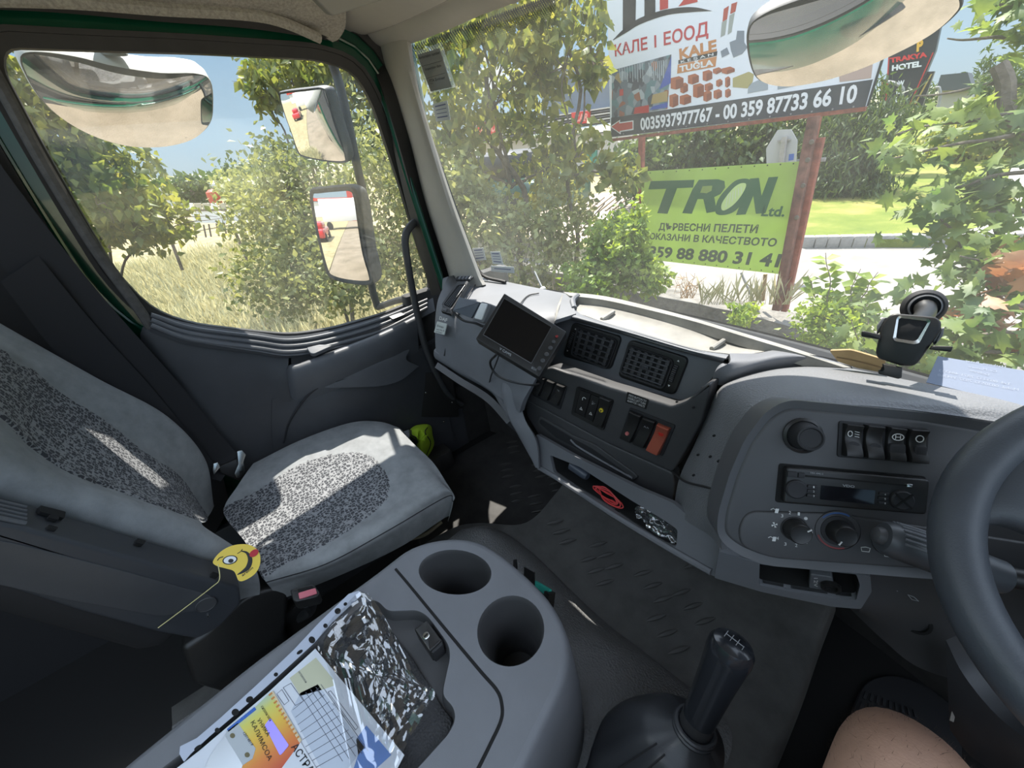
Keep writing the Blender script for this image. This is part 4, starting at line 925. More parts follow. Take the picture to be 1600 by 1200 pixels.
# knee panel under the column to the right
b = MB()
b.patch([[Z(1340, 896, .64), Z(1420, 900, .66), Z(1520, 905, .68), Z(1640, 915, .70)], [Z(1345, 950, .58), Z(1410, 960, .58), Z(1500, 975, .58), Z(1620, 1000, .60)], [Z(1318, 960, .53)+Vector((0, .02, 0)), Z(1380, 1000, .49), Z(1440, 1045, .47), Z(1560, 1080, .48)]], 24, 14, .02)
b.build('driver_knee_panel', M['dash2'], dash)
b = MB(); c = Z(1432, 970, .555); n = Vector((0, -1, .4)).normalized(); b.lathe(c, n, [(.018, -.02), (.018, .006), (.014, .007), (.013, .0)], 24); b.build('panel_cap', M['void'], dash)
b = MB()
for (px, py) in ((1396, 915), (1428, 930)):
    c = Z(px, py, .625); b.tube([c+Vector((-.006, -.008, .003)), c+Vector((.0, -.008, .005)), c+Vector((.006, -.008, .002)), c+Vector((0, -.008, -.002))], .0006, 5, closed=True)
b.build('icon_print', M['inkdim'], dash)
settle(dash)

# --- contents of the slot
cb = thing('cable_coil', 'coiled red cable lying in open slot under the dashboard drawer', 'cable')
b = MB(); c0 = LP.hit(945, 776)-LP.n*.016; pts = []
for k in range(80):
    a = k*.42; r = .022+.007*math.sin(k*.37); pts.append(c0+LP.u*(r*1.45*math.cos(a)+.004*math.sin(k*1.3))+LP.v*(r*.50*math.sin(a)-.005)+LP.n*(.004*math.sin(k*.9)))
b.tube(pts, .0015, 6, smooth=330); b.build('cord', mat('red_cable', (.55, .05, .05), .4), cb); settle(cb)
pb = thing('plastic_bag', 'crumpled clear plastic bag beside the red cable in the dashboard slot', 'bag')
def crumple(c, ux, uy, nz, sx, sy, amp, nx=26, ny=18, seed=0, fr=9):
    vs = []; fs = []
    for j in range(ny):
        for i in range(nx):
            u = i/(nx-1)-.5; v = j/(ny-1)-.5
            q = Vector((u*sx*fr*3, v*sy*fr*3, seed*3.1)); h = noise.noise(q)*amp+abs(noise.noise(q*2.3))*amp*.9
            e = noise.noise(Vector((u*5, v*5, seed+9)))*.06
            vs.append(Vector(c)+ux*(u*(1+e)*sx)+uy*(v*(1+e)*sy)+nz*h)
    for j in range(ny-1):
        for i in range(nx-1): fs.append((j*nx+i, j*nx+i+1, j*nx+nx+i+1, j*nx+nx+i))
    return vs, fs
M['film'] = glassy('clear_plastic_film', 0.16, 0.10, (.6, .65, .7), dscale=60, rough=.12)
c1 = LP.hit(1020, 822)-LP.n*.016
b = MB(); b.add(*crumple(c1, LP.u, LP.v, LP.n, .10, .034, .014, seed=2, fr=14)); b.build('film', M['film'], pb, ang=60)
for k in range(5):
    b = MB(); p = c1+LP.u*(.045*(RNG.random()-.3)-.0)+LP.v*(-.012+.006*RNG.random())+LP.n*.012; b.lathe(p, Vector((RNG.random(), -1, 1)), [(.002, 0), (.0045, .002), (.002, .004)], 8); b.build('fastener', M['steel'], pb)
settle(pb)
pc = thing('phone_charger', 'dark cylindrical device at left end of open dashboard slot', 'charger')
c2 = LP.hit(897, 738)-LP.n*.018; b = MB(); b.lathe(c2-LP.u*.03, LP.u, [(.006, 0), (.012, .004), (.012, .05), (.009, .06)], 16); b.build('body', mat('slate_plastic', (.05, .06, .08), .4), pc); settle(pc)
# ================= helpers for these parts =================
from mathutils.geometry import tessellate_polygon
def to_px(p):
    q = R3.T @ (np.array(p)-CAM); return (q[0]/q[2]*FPX+800, q[1]/q[2]*FPX+600)
def inpoly(pt, poly):
    x, y = pt; c = False; n = len(poly)
    for i in range(n):
        x1, y1 = poly[i]; x2, y2 = poly[i-1]
        if (y1 > y) != (y2 > y) and x < (x2-x1)*(y-y1)/(y2-y1)+x1: c = not c
    return c
def split_mb(b, poly, lift, c):
    """take the faces whose photo position lies in the outline into a second mesh lifted along the surface"""
    P2 = [to_px(v) for v in b.v]; a = MB(); q = MB(); a.v = list(b.v); q.v = list(b.v); N = [Vector((0, 0, 0)) for _ in b.v]; use = set()
    for f in b.f:
        m = (sum(P2[i][0] for i in f)/len(f), sum(P2[i][1] for i in f)/len(f))
        if inpoly(m, poly): q.f.append(f); q.mi.append(0); use.update(f)
        else: a.f.append(f); a.mi.append(0)
        n = (Vector(b.v[f[2]])-Vector(b.v[f[0]])).cross(Vector(b.v[f[3 % len(f)]])-Vector(b.v[f[1]]))
        if n.dot(Vector(CAM)-Vector(b.v[f[0]])) < 0: n = -n
        for i in f: N[i] += n
    edge = set()
    for f in a.f: edge.update(f)
    for i in use:
        if i not in edge: q.v[i] = tuple(Vector(q.v[i])+N[i].normalized()*lift)
    for mb in (a, q):
        ids = sorted({i for f in mb.f for i in f}); mp = {k: j for j, k in enumerate(ids)}
        mb.v = [mb.v[i] for i in ids]; mb.f = [tuple(mp[i] for i in f) for f in mb.f]
    return a, q
def holed_top(b, pl, outer, holes, w, side):
    """flat top with openings, then side rings [(offset, w), ...] around the outer edge and hole walls"""
    if area2(outer) < 0: outer = outer[::-1]
    loops = [outer]+holes; vs = []; co = []
    for l in loops: co.append([Vector((p[0], p[1], 0)) for p in l]); vs += [pl.P(p[0], p[1], w) for p in l]
    b.add(vs, [tuple(t) for t in tessellate_polygon(co)])
    n = len(outer); vs = [pl.P(*p, w) for p in outer]; k = 0
    for off_, w_ in side: vs += [pl.P(*p, w_) for p in inset(outer, -off_)]; k += 1
    b.add(vs, [(r*n+i, r*n+(i+1) % n, (r+1)*n+(i+1) % n, (r+1)*n+i) for r in range(k) for i in range(n)])

# woven seat pattern
def pattern_mat():
    m, t, b, o = _new('patterned_seat_cloth'); N = t.nodes; L = t.links
    tc = N.new('ShaderNodeTexCoord'); mp = N.new('ShaderNodeMapping'); mp.inputs['Scale'].default_value = (1, 1, 1); L.new(tc.outputs['Object'], mp.inputs[0])
    v = N.new('ShaderNodeTexVoronoi'); v.feature = 'F2'; v.distance = 'CHEBYCHEV'; v.inputs['Scale'].default_value = 105; v.inputs['Randomness'].default_value = 1.0
    v1 = N.new('ShaderNodeTexVoronoi'); v1.feature = 'F1'; v1.distance = 'CHEBYCHEV'; v1.inputs['Scale'].default_value = 105
    L.new(mp.outputs[0], v.inputs['Vector']); L.new(mp.outputs[0], v1.inputs['Vector'])
    s = N.new('ShaderNodeMath'); s.operation = 'SUBTRACT'; L.new(v.outputs['Distance'], s.inputs[0]); L.new(v1.outputs['Distance'], s.inputs[1])
    n2 = N.new('ShaderNodeTexNoise'); n2.inputs['Scale'].default_value = 130; n2.inputs['Detail'].default_value = 3; L.new(mp.outputs[0], n2.inputs['Vector'])
    m1 = N.new('ShaderNodeMath'); m1.operation = 'MULTIPLY_ADD'; m1.inputs[1].default_value = .55; L.new(n2.outputs['Fac'], m1.inputs[0]); L.new(s.outputs[0], m1.inputs[2])
    r = N.new('ShaderNodeValToRGB'); e = r.color_ramp.elements
    e[0].position = .36; e[0].color = (.24, .245, .25, 1); e[1].position = .44; e[1].color = (.045, .047, .053, 1)
    L.new(m1.outputs[0], r.inputs[0]); L.new(r.outputs[0], b.inputs['Base Color']); b.inputs['Roughness'].default_value = .95
    bp = N.new('ShaderNodeBump'); bp.inputs['Strength'].default_value = .3; bp.inputs['Distance'].default_value = .001; L.new(n2.outputs['Fac'], bp.inputs['Height']); L.new(bp.outputs[0], b.inputs['Normal'])
    return m
M['pattern'] = pattern_mat()

# ================= passenger seat =================
seat = thing('passenger_seat', 'grey velour passenger seat with dark patterned centre panels, partly in sunlight', 'seat')
def R(row, z): return [onz(p[0], p[1], zz) for p, zz in zip(row, z)]
rows = [R([(388, 742), (480, 704), (560, 676), (610, 672), (640, 690)], [.38, .37, .36, .355, .34]),
        R([(390, 733), (472, 696), (552, 667), (600, 663), (632, 676)], [.43, .43, .42, .41, .39]),
        R([(395, 725), (470, 688), (545, 662), (592, 660), (622, 668)], [.455, .45, .44, .43, .405]),
        R([(372, 758), (455, 722), (540, 694), (606, 684), (645, 692)], [.455, .452, .445, .435, .41]),
        R([(350, 800), (450, 772), (560, 745), (638, 718), (676, 722)], [.43, .43, .43, .43, .405]),
        R([(385, 850), (470, 835), (575, 800), (668, 752), (698, 755)], [.43, .43, .43, .43, .405]),
        R([(405, 893), (495, 865), (600, 812), (690, 766), (710, 775)], [.445, .45, .445, .435, .405]),
        R([(416, 910), (512, 880), (608, 828), (698, 776), (708, 784)], [.435, .435, .43, .41, .39]),
        R([(424, 920), (525, 886), (618, 838), (700, 788), (706, 795)], [.40, .40, .395, .38, .37]),
        R([(436, 938), (545, 893), (630, 852), (697, 808), (700, 815)], [.35, .35, .345, .33, .33])]
b = MB(); b.patch(rows, 150, 170)
pc_ = [(325, 812), (345, 795), (400, 768), (470, 724), (535, 708), (575, 711), (598, 732), (608, 757), (600, 785), (560, 818), (510, 850), (440, 884), (405, 905), (360, 870)]
pcs = [tuple(p) for p in spline(pc_, 80, True)]
a, q = split_mb(b, pcs, .004, None); cu = a.build('cushion', M['seat'], seat); q.build('cushion_centre', M['pattern'], seat)
b = MB(); b.tube([tuple(x) for x in spline([tuple(p) for p in rows[7]], 30)], .0016, 6); b.build('cushion_seam', M['blackm'], seat)
b = MB(); b.box((-.60, .06, .33), (.44, .38, .10), bevel=.02); b.build('cushion_pan', M['blackm'], seat)
# backrest
def RX(row, x): return [onx(p[0], p[1], x+dx) for p, dx in zip(row, [0]*len(row))]
brows = [RX([(-210, 400), (-100, 460), (0, 520), (150, 605), (255, 665), (310, 735), (322, 800)], -.885),
         RX([(-200, 385), (-100, 445), (0, 505), (150, 590), (260, 650), (320, 717), (334, 790)], -.86),
         RX([(-200, 420), (-100, 478), (0, 528), (130, 605), (235, 675), (300, 740), (330, 800)], -.81),
         RX([(-200, 450), (-100, 505), (0, 548), (97, 617), (200, 685), (275, 740), (322, 812)], -.765),
         RX([(-200, 490), (-100, 545), (0, 598), (75, 657), (180, 720), (262, 768), (322, 815)], -.63),
         RX([(-200, 530), (-100, 590), (0, 652), (60, 706), (150, 754), (235, 785), (318, 822)], -.50),
         RX([(-200, 560), (-100, 630), (0, 695), (90, 745), (190, 778), (290, 812), (372, 858)], -.43),
         RX([(-200, 600), (-100, 670), (0, 735), (90, 775), (190, 808), (295, 842), (398, 885)], -.40),
         RX([(-200, 650), (-100, 720), (0, 785), (90, 812), (200, 846), (300, 880), (406, 925)], -.395),
         RX([(-200, 700), (-100, 770), (0, 840), (90, 870), (200, 900), (300, 935), (390, 955)], -.41)]
b = MB(); b.patch(brows, 170, 170)
pb_ = [(-230, 440), (-100, 500), (0, 546), (22, 568), (48, 577), (97, 617), (160, 655), (225, 707), (275, 740), (305, 780), (322, 814), (265, 797), (194, 771), (110, 740), (44, 696), (0, 652), (-100, 580), (-230, 520)]
pbs = [tuple(p) for p in spline(pb_, 90, True)]
a, q = split_mb(b, pbs, .004, None); a.build('backrest', M['seat'], seat); q.build('backrest_centre', M['pattern'], seat)
b = MB(); b.box((-.63, -.50, .80), (.44, .10, .85), Matrix.Rotation(math.radians(17), 3, 'X'), .04); b.build('backrest_shell', M['blackm'], seat)
M['armr'] = mat('slate_armrest_plastic', (.036, .039, .045), .5, bump=.2, bscale=800, bdist=.0004)
# armrest folded up against the backrest side
AX = Plane(Vector((-.325, 0, 0)), Vector((1, 0, 0)))
ar = MB(); ar.pprism(AX, [(-200, 770), (-60, 802), (33, 824), (200, 870), (374, 918), (377, 944), (345, 980), (308, 1000), (250, 990), (120, 955), (0, 916), (-200, 855)], -.055, 0, r=.012, bevel=.007); arm = ar.build('armrest', M['armr'], seat)
b = MB(); b.pprism(AX, [(-150, 815), (33, 850), (200, 893), (330, 930), (332, 950), (250, 962), (100, 935), (-150, 880)], -.002, .002, r=.01, bevel=.0015); b.build('armrest_inset', M['doorp'], arm)
b = MB(); c = AX.hit(322, 943)
b.lathe(c, AX.n, [(.017, 0), (.0172, .0035), (.016, .0045), (.0155, .003)], 28); b.build('pivot_cap', M['dash2'], arm)
b = MB(); b.lathe(AX.hit(325, 961), AX.n, [(.0025, .0), (.002, .004)], 8); b.build('pivot_pin', M['steel'], arm)
e1 = AX.hit(33, 824); e2 = AX.hit(374, 918); TP = Plane.three(e1, e2, e1+Vector((-.04, 0, .006))).shift(.001)
for q_, m_, nm in (([(60, 792), (100, 802), (98, 812), (60, 802)], 'void', 'latch_slot'), ([(75, 806), (90, 810), (88, 815), (73, 811)], 'void', 'screw_well'), ([(212, 843), (226, 847), (222, 853), (210, 850)], 'void', 'screw_well'), ([(73, 822), (88, 826), (86, 830), (72, 827)], 'void', 'screw_well'), ([(330, 895), (342, 899), (338, 904), (328, 901)], 'void', 'screw_well')):
    b = MB(); b.pprism(TP, q_, -.002, .0035, r=.002); b.build(nm, M[m_], arm)
b = MB()
for k in range(5):
    p0 = TP.hit(-60, 770+k*6.5); p1 = TP.hit(40, 793+k*6.2); b.tube([p0, p1], .0032, 8)
b.build('ribbed_latch', M['doorl'], arm)
# valance and buckle
b = MB(); VL = Plane(Vector((-.335, 0, 0)), Vector((1, 0, .15))); b.pprism(VL, [(318, 992), (376, 938), (400, 925), (440, 914), (452, 922), (450, 950), (446, 990), (470, 1050), (400, 1100), (300, 1070), (282, 1015)], -.06, 0, r=.012, bevel=.012); b.build('side_valance', M['black'], seat)
b = MB(); b.box((-.62, -.50, 1.22), (.30, .11, .24), Matrix.Rotation(math.radians(12), 3, 'X'), .04); b.build('headrest', M['seat'], seat)
b = MB(); b.box((-.60, -.02, .16), (.40, .42, .26), bevel=.02); b.build('pedestal', M['black'], seat)
b = MB(); b.bar((-.66, -.12, .05), (-.66, .26, .05), .03, .03); b.bar((-.40, -.12, .05), (-.40, .26, .05), .03, .03); b.build('slide_rail', M['blackm'], seat)
b = MB(); b.tube([onz(640, 842, .30), onz(664, 835, .30), onz(690, 815, .31)], .006, 8, smooth=10); b.build('adjuster_bar', mat('brass_worn_steel', (.35, .30, .20), .4, metal=1.0), seat)
settle(seat)
bk = thing('belt_buckle', 'black seat belt buckle with faded pink release button beside the passenger seat', 'buckle')
BP = Plane(onx(475, 928, -.30), Vector((.35, .1, 1)))
b = MB(); b.pprism(BP, [(453, 921), (490, 912), (500, 926), (497, 933), (463, 941), (457, 938)], -.045, .0, r=.005, bevel=.003); b.build('buckle_body', M['black'], bk)
b = MB(); b.pprism(BP, [(466, 927), (493, 919), (496, 928), (468, 937)], -.002, .003, r=.003, bevel=.0015); b.build('release_button', mat('faded_pink_plastic', (.62, .16, .20), .4), bk)
b = MB(); b.pprism(BP, [(465, 921), (488, 915), (490, 918), (466, 925)], .0002, .0012, r=.001); b.build('tongue_slot', M['void'], bk)
b = MB(); b.tube([BP.hit(476, 930)-BP.n*.04, BP.hit(476, 930)-BP.n*.10, BP.hit(470, 935)-BP.n*.16+Vector((-.03, -.02, 0))], .010, 8, smooth=8, flat=1.5); b.build('stem', M['blackm'], bk); settle(bk)
# seat belt
sb = thing('seat_belt', 'black seat belt webbing running from door pillar down beside the passenger seat', 'seat belt')
def ribbon(b, A, B, n=20, th=.0016):
    A = spline([tuple(p) for p in A], n); B = spline([tuple(p) for p in B], n)
    vs = [Vector(p) for p in A]+[Vector(p) for p in B]; off = []
    for i in range(n):
        t = Vector(A[min(i+1, n-1)])-Vector(A[max(i-1, 0)]); nn = t.cross(Vector(B[i])-Vector(A[i])).normalized(); off.append(nn*th)
    vs += [Vector(A[i])+off[i] for i in range(n)]+[Vector(B[i])+off[i] for i in range(n)]
    fs = []
    for i in range(n-1):
        fs += [(i, i+1, n+i+1, n+i), (2*n+i, 3*n+i, 3*n+i+1, 2*n+i+1), (i, 2*n+i, 2*n+i+1, i+1), (n+i, n+i+1, 3*n+i+1, 3*n+i)]
    b.add(vs, fs)
b = MB(); xb = -.925
ribbon(b, [onx(-60, 170, xb), onx(32, 300, xb), onx(150, 452, xb), onx(282, 602, xb+.01), onx(352, 688, xb+.02), onx(374, 712, xb+.03)],
       [onx(-130, 250, xb), onx(-30, 375, xb), onx(100, 530, xb), onx(228, 652, xb+.02), onx(312, 738, xb+.04), onx(345, 752, xb+.06)], 40)
b.build('webbing', M['belt'], sb)
b = MB()
ribbon(b, [onx(60, 400, xb+.012), onx(150, 510, xb+.012), onx(232, 600, xb+.02), onx(290, 670, xb+.03), onx(335, 725, xb+.05)],
       [onx(0, 440, xb+.02), onx(95, 560, xb+.02), onx(175, 630, xb+.03), onx(250, 700, xb+.05), onx(318, 762, xb+.06)], 30)
b.build('lap_webbing', M['belt'], sb)
tp_ = Plane(onx(368, 727, xb+.05), Vector((1, .2, .3)))
b = MB(); b.pprism(tp_, [(370, 705), (378, 703), (384, 710), (380, 722), (384, 737), (380, 745), (370, 747), (366, 740), (372, 725)], 0, .003, r=.004, bevel=.001); b.build('tongue', M['steel'], sb)
b = MB(); b.pprism(tp_, [(374, 736), (379, 735), (379, 742), (374, 743)], .002, .0035); b.build('tongue_hole', M['void'], sb)
b = MB(); b.pprism(tp_, [(333, 724), (340, 722), (344, 730), (338, 737), (334, 742), (332, 734)], 0, .004, r=.002, bevel=.001); b.build('anchor_plate', M['steel'], sb)
b = MB(); b.pprism(tp_, [(340, 730), (372, 716), (376, 730), (390, 740), (375, 752), (345, 740)], -.03, -.004, r=.006, bevel=.004); b.build('tongue_grip', M['black'], sb)
settle(sb)
# smiley air freshener on its elastic string
sm = thing('air_freshener', 'round yellow cardboard air freshener with winking tongue-out face on the armrest', 'air freshener')
sc_ = onx(370, 882, -.33); SM = Plane(sc_, Vector((.62, .10, .78)), Vector((-.35, .9, .2)))
b = MB(); pts = [SM.loc(*p) for p in spline([(333, 877), (345, 862), (365, 852), (388, 851), (403, 860), (407, 876), (402, 892), (390, 903), (374, 908), (366, 893), (352, 888), (338, 884)], 48, True)]
b.prism(SM, pts, -.001, .001); b.build('card', mat('yellow_card', (.76, .55, .07), .5), sm)
def blobpx(pl, c, rx, ry, ang, n=20):
    a_ = math.radians(ang); return [pl.loc(c[0]+rx*math.cos(t)*math.cos(a_)-ry*math.sin(t)*math.sin(a_), c[1]+rx*math.cos(t)*math.sin(a_)+ry*math.sin(t)*math.cos(a_)) for t in [2*math.pi*k/n for k in range(n)]]
b = MB(); b.prism(SM, blobpx(SM, (359.5, 875), 12, 7, -12), .001, .0014); b.build('eye_outline', M['blackink'], sm)
b = MB(); b.prism(SM, blobpx(SM, (359.5, 875), 10, 5.6, -12), .0014, .0017); b.build('eye_white', M['white'], sm)
b = MB(); b.prism(SM, blobpx(SM, (361, 876.5), 4.2, 3.2, -12), .0017, .0020); b.build('pupil', M['blackink'], sm)
b = MB(); b.tube([SM.P(*SM.loc(*p), .0015) for p in ((377, 861), (386, 864), (391, 874), (388, 886), (380, 893), (371, 898))], [.0008, .002, .0038, .0045, .003, .0008], 8, smooth=20, flat=.2, up=SM.n.cross(SM.u)); b.build('mouth', M['blackink'], sm)
b = MB(); b.prism(SM, blobpx(SM, (397, 864.5), 8, 5, -35), .0016, .0021); b.build('tongue', mat('tongue_red', (.45, .02, .03), .5), sm)
b = MB(); b.tube([SM.P(*SM.loc(*p), .0014) for p in ((340, 876), (343, 872), (349, 870))], .0009, 6, smooth=8); b.tube([SM.P(*SM.loc(*p), .0014) for p in ((371, 865), (376, 862), (379, 858))], .0008, 6, smooth=8); b.text(SM, 'areon', (379, 901), (396, 888), (377, 898), .0014, bold=.02); b.build('brow_and_lettering', M['blackink'], sm)
b = MB(); b.tube([SM.P(*SM.loc(341, 882), .001), onx(343, 905, -.321), onx(330, 918, -.319), onx(290, 949, -.319), onx(247, 981, -.319)], .0009, 6, smooth=24); b.build('string', mat('yellow_elastic', (.62, .55, .25), .6), sm); settle(sm)
# hi-vis rag by the door
hv = thing('safety_vest', 'crumpled yellow green safety vest with black piping stuffed beside the door', 'vest')
hc = onz(656, 690, .06)
for nm, m_, poly, seed in (('cloth', mat('hi_vis_cloth', (.42, .62, .03), .8), [(641, 671), (652, 664), (672, 664), (676, 680), (678, 696), (666, 716), (655, 718), (647, 700), (652, 690), (640, 680)], 1), ('lining', mat('dusty_grey_cloth', (.38, .38, .42), .9), [(628, 678), (636, 672), (641, 673), (641, 690), (648, 704), (640, 702), (634, 690)], 4)):
    b = MB(); cen = (sum(p[0] for p in poly)/len(poly), sum(p[1] for p in poly)/len(poly)); sp_ = spline(poly, 40, True); vs = []; fs = []
    for k in range(9):
        t = 1-k/8*.98
        for j, p in enumerate(sp_):
            x = cen[0]+(p[0]-cen[0])*t; y = cen[1]+(p[1]-cen[1])*t
            h = .03+.085*(1-t**2)+.03*noise.noise(Vector((x*.13, y*.13, seed)))+.012*noise.noise(Vector((x*.4, y*.4, seed)))
            vs.append(onx(x, y, -.90+.7*max(0, h*(1 if k else .3))))
    n = 40
    for k in range(8):
        for j in range(n): fs.append((k*n+j, k*n+(j+1) % n, (k+1)*n+(j+1) % n, (k+1)*n+j))
    fs.append(tuple(range(8*n, 9*n))); b.add(vs, fs); b.build(nm, m_, hv, ang=70)
b = MB(); b.tube([onx(642, 672, -.85), onx(643, 680, -.83), onx(650, 684, -.82), onx(650, 695, -.82), onx(655, 704, -.82), onx(651, 710, -.84)], .0028, 6, smooth=20); b.tube([onx(668, 668, -.85), onx(664, 676, -.83), onx(673, 692, -.83), onx(666, 712, -.85)], .0020, 6, smooth=20); b.build('piping', M['black'], hv); settle(hv)
b = MB(); b.box((-.90, .42, .05), (.10, .26, .10), bevel=.02); o = b.build('door_step_ledge', M['floor']); tag(o, 'black moulded ledge under the safety vest beside the door', 'ledge')
# small flat pale pieces on the floor
for (px, py, l) in ((745, 829, 'small pale flat piece on footwell mat in front of the console'), (677, 856, 'small pale flat piece under front corner of passenger seat')):
    b = MB(); pl = Plane(onz(px, py, .013), Vector((0, 0, 1))); b.pprism(pl, [(px-8, py-6), (px-1, py-3), (px+6, py-8), (px+7, py+4), (px, py+7), (px-7, py+5)], 0, .0012, r=.004)
    o = b.build('pale_piece', M['paper']); tag(o, l, 'paper')

# ================= centre console =================
con = thing('centre_console', 'grey plastic centre console with two cup holders and a lidded tray between the seats', 'console')
CP = Plane(Vector((0, 0, .54)), Vector((0, 0, 1)))
body = [(205, 1198), (400, 1040), (585, 905), (607, 888), (640, 862), (672, 851), (712, 846), (748, 853), (780, 875), (820, 910), (852, 945), (872, 985), (878, 1020), (870, 1060), (845, 1110), (800, 1200), (760, 1290), (100, 1290)]
O = rounded([CP.loc(*p) for p in body], .03, 3)
if area2(O) < 0: O = O[::-1]
c1 = blobpx(CP, (711, 894), 57, 35, 4, 40); c2 = blobpx(CP, (798, 986), 52, 56, 20, 40)
rec = [(579, 937), (592, 940), (606, 955), (652, 953), (668, 962), (680, 978), (701, 1007), (704, 1026), (696, 1061), (691, 1086), (709, 1105), (712, 1124), (702, 1146), (655, 1198), (590, 1270), (160, 1270), (300, 1165), (420, 1068), (540, 965)]
RC = rounded([CP.loc(*p) for p in rec], .012, 4)
b = MB(); holed_top(b, CP, O, [c1, c2, RC], 0, [(.006, -.0015), (.011, -.006), (.014, -.012), (.020, -.05), (.030, -.15), (.036, -.30)]); b.build('console_shell', M['dash'], con)
def cup(px, top, name, cc):
    b = MB(); n = len(top); c = Vector((sum(p[0] for p in top)/n, sum(p[1] for p in top)/n, 0)); vs = []
    prof = [(1.0, 0), (.965, -.003), (.93, -.012), (.84, -.05), (.76, -.085), (.72, -.09), (.70, -.13), (.66, -.135), (.62, -.14), (.60, -.155)]
    cz = CP.loc(*cc)
    for k, (s_, w) in enumerate(prof):
        mx = 1-s_
        for p in top:
            x = c.x+(p[0]-c.x)*s_+(cz[0]-c.x)*mx*1.2; y = c.y+(p[1]-c.y)*s_+(cz[1]-c.y)*mx*1.2; vs.append(CP.P(x, y, w))
    fs = [(r*n+i, r*n+(i+1) % n, (r+1)*n+(i+1) % n, (r+1)*n+i) for r in range(len(prof)-1) for i in range(n)]+[tuple(range((len(prof)-1)*n, len(prof)*n))]
    b.add(vs, fs); b.build(name, M['dash2'], con)
cup(0, c1, 'cup_holder', (711, 894)); cup(0, c2, 'cup_holder', (798, 986))
b = MB(); n = len(RC); b.add([CP.P(*p, 0) for p in RC]+[CP.P(*p, -.002) for p in inset(RC, .002)]+[CP.P(*p, -.022) for p in inset(RC, .006)], [(r*n+i, r*n+(i+1) % n, (r+1)*n+(i+1) % n, (r+1)*n+i) for r in range(2) for i in range(n)]+[tuple(range(2*n, 3*n))]); b.build('lid_recess', M['dash2'], con)
b = MB(); mt = [(585, 950), (640, 1020), (690, 1100), (705, 1118), (700, 1138), (655, 1190), (590, 1262), (180, 1262), (305, 1168), (425, 1072), (545, 968)]; b.pprism(CP, mt, -.021, -.016, r=.01, bevel=.002); b.build('rubber_tray_liner', mat('black_grained_liner', (.018, .018, .02), .6, bump=.8, bscale=300, bdist=.0015, bvor=True), con)
b = MB(); gl = [(618, 889), (640, 915), (700, 988), (750, 1048), (776, 1078), (784, 1100), (783, 1125), (765, 1165), (735, 1225)]
b.tube([CP.P(*CP.loc(*p), -.0015) for p in gl], .0032, 8, smooth=50); b.build('lid_gap', M['void'], con)
b = MB(); b.tube([CP.P(*CP.loc(*p), -.02) for p in ((862, 1075), (840, 1120), (790, 1215))], .003, 6, smooth=16); b.build('crease', M['dash'], con)
lk = Plane(Vector((CP.hit(670, 998)).to_tuple()[:2]+(.545,)), Vector((0, 0, 1)))
b = MB(); b.pprism(lk, [(648, 985), (668, 971), (691, 1003), (672, 1021)], -.03, .006, r=.003, bevel=.003); b.build('lock_block', M['black'], con)
b = MB(); b.pprism(lk, [(672, 1000), (690, 998), (692, 1008), (676, 1022), (669, 1014)], -.03, .002, r=.002, bevel=.002); b.build('lock_catch', M['blackm'], con)
b = MB(); c = lk.hit(667, 996)+Vector((0, 0, .006)); b.lathe(c, (0, 0, 1), [(.0062, -.001), (.0062, .001), (.0052, .0018), (.002, .0014)], 20); b.build('key_cylinder', M['steel'], con)
b = MB(); b.box(c+Vector((0, 0, .0022)), (.0016, .0075, .001), Matrix.Rotation(.1, 3, 'Z')); b.build('key_slot', M['void'], con)
settle(con)

# straps and teal box in front of the console
for (q, z0, w_, l) in (([(803, 874), (808, 874), (809, 897), (803, 897)], .26, .003, 'thin black plastic strap end standing in front of the cup holders'), ([(820, 884), (836, 893), (836, 926), (819, 912)], .26, .003, 'broad black plastic flap standing beside the teal box')):
    x = onz(q[0][0], q[2][1], .27); pl = Plane(x, Vector((.2, -1, 0))); b = MB(); b.pprism(pl, q, 0, w_, r=.001); o = b.build('plastic_strap', M['black']); tag(o, l, 'strap')
tb_ = thing('relay_box', 'small teal plastic box with black holder on the hump in front of the cup holders', 'box')
pl = Plane(onz(850, 935, .27), Vector((-.25, -1, .6)))
b = MB(); b.pprism(pl, [(838, 907), (862, 921), (862, 937), (852, 940), (836, 922)], 0, .010, r=.002, bevel=.001); b.build('box_body', mat('teal_plastic', (.03, .42, .33), .45), tb_)
b = MB(); b.pprism(pl, [(858, 922), (866, 926), (863, 950), (856, 944)], -.004, .016, r=.002, bevel=.001); b.pprism(pl, [(838, 914), (860, 932), (860, 935), (838, 917)], .0, .0115); b.build('holder', M['black'], tb_); settle(tb_)

# ---- papers in a clear punched sleeve
sl_ = thing('document_sleeve', 'clear crinkled punched plastic sleeve lying on the console tray with papers inside', 'sleeve')
SV = Plane(Vector((0, 0, .546)), Vector((0, 0, 1)))
strip_o = [(546, 930), (562, 925), (566, 932), (520, 975), (493, 1006), (440, 1055), (385, 1105), (330, 1152), (300, 1180), (290, 1192), (283, 1180), (284, 1168), (310, 1155), (345, 1125), (400, 1075), (460, 1018), (500, 975)]
b = MB(); b.pprism(SV, strip_o, .004, .0046, r=.001); 
b.build('punched_strip', mat('frosted_plastic', (.42, .46, .55), .35), sl_)
for px, py, rx, ry in ((541, 946, 3, 2.5), (529, 957, 5, 4.5), (510, 980, 3.5, 3.5), (489, 1002, 5, 5.5), (470, 1021, 5.5, 2.5), (433, 1056, 3.5, 3), (392, 1095, 6, 4.5), (370, 1115, 6, 5.5), (342, 1143, 4, 4), (312, 1170, 7, 2.8)):
    b = MB(); b.prism(SV, blobpx(SV, (px, py), rx, ry, -35, 16), .0045, .0050); b.build('punch_hole', M['void'], sl_)
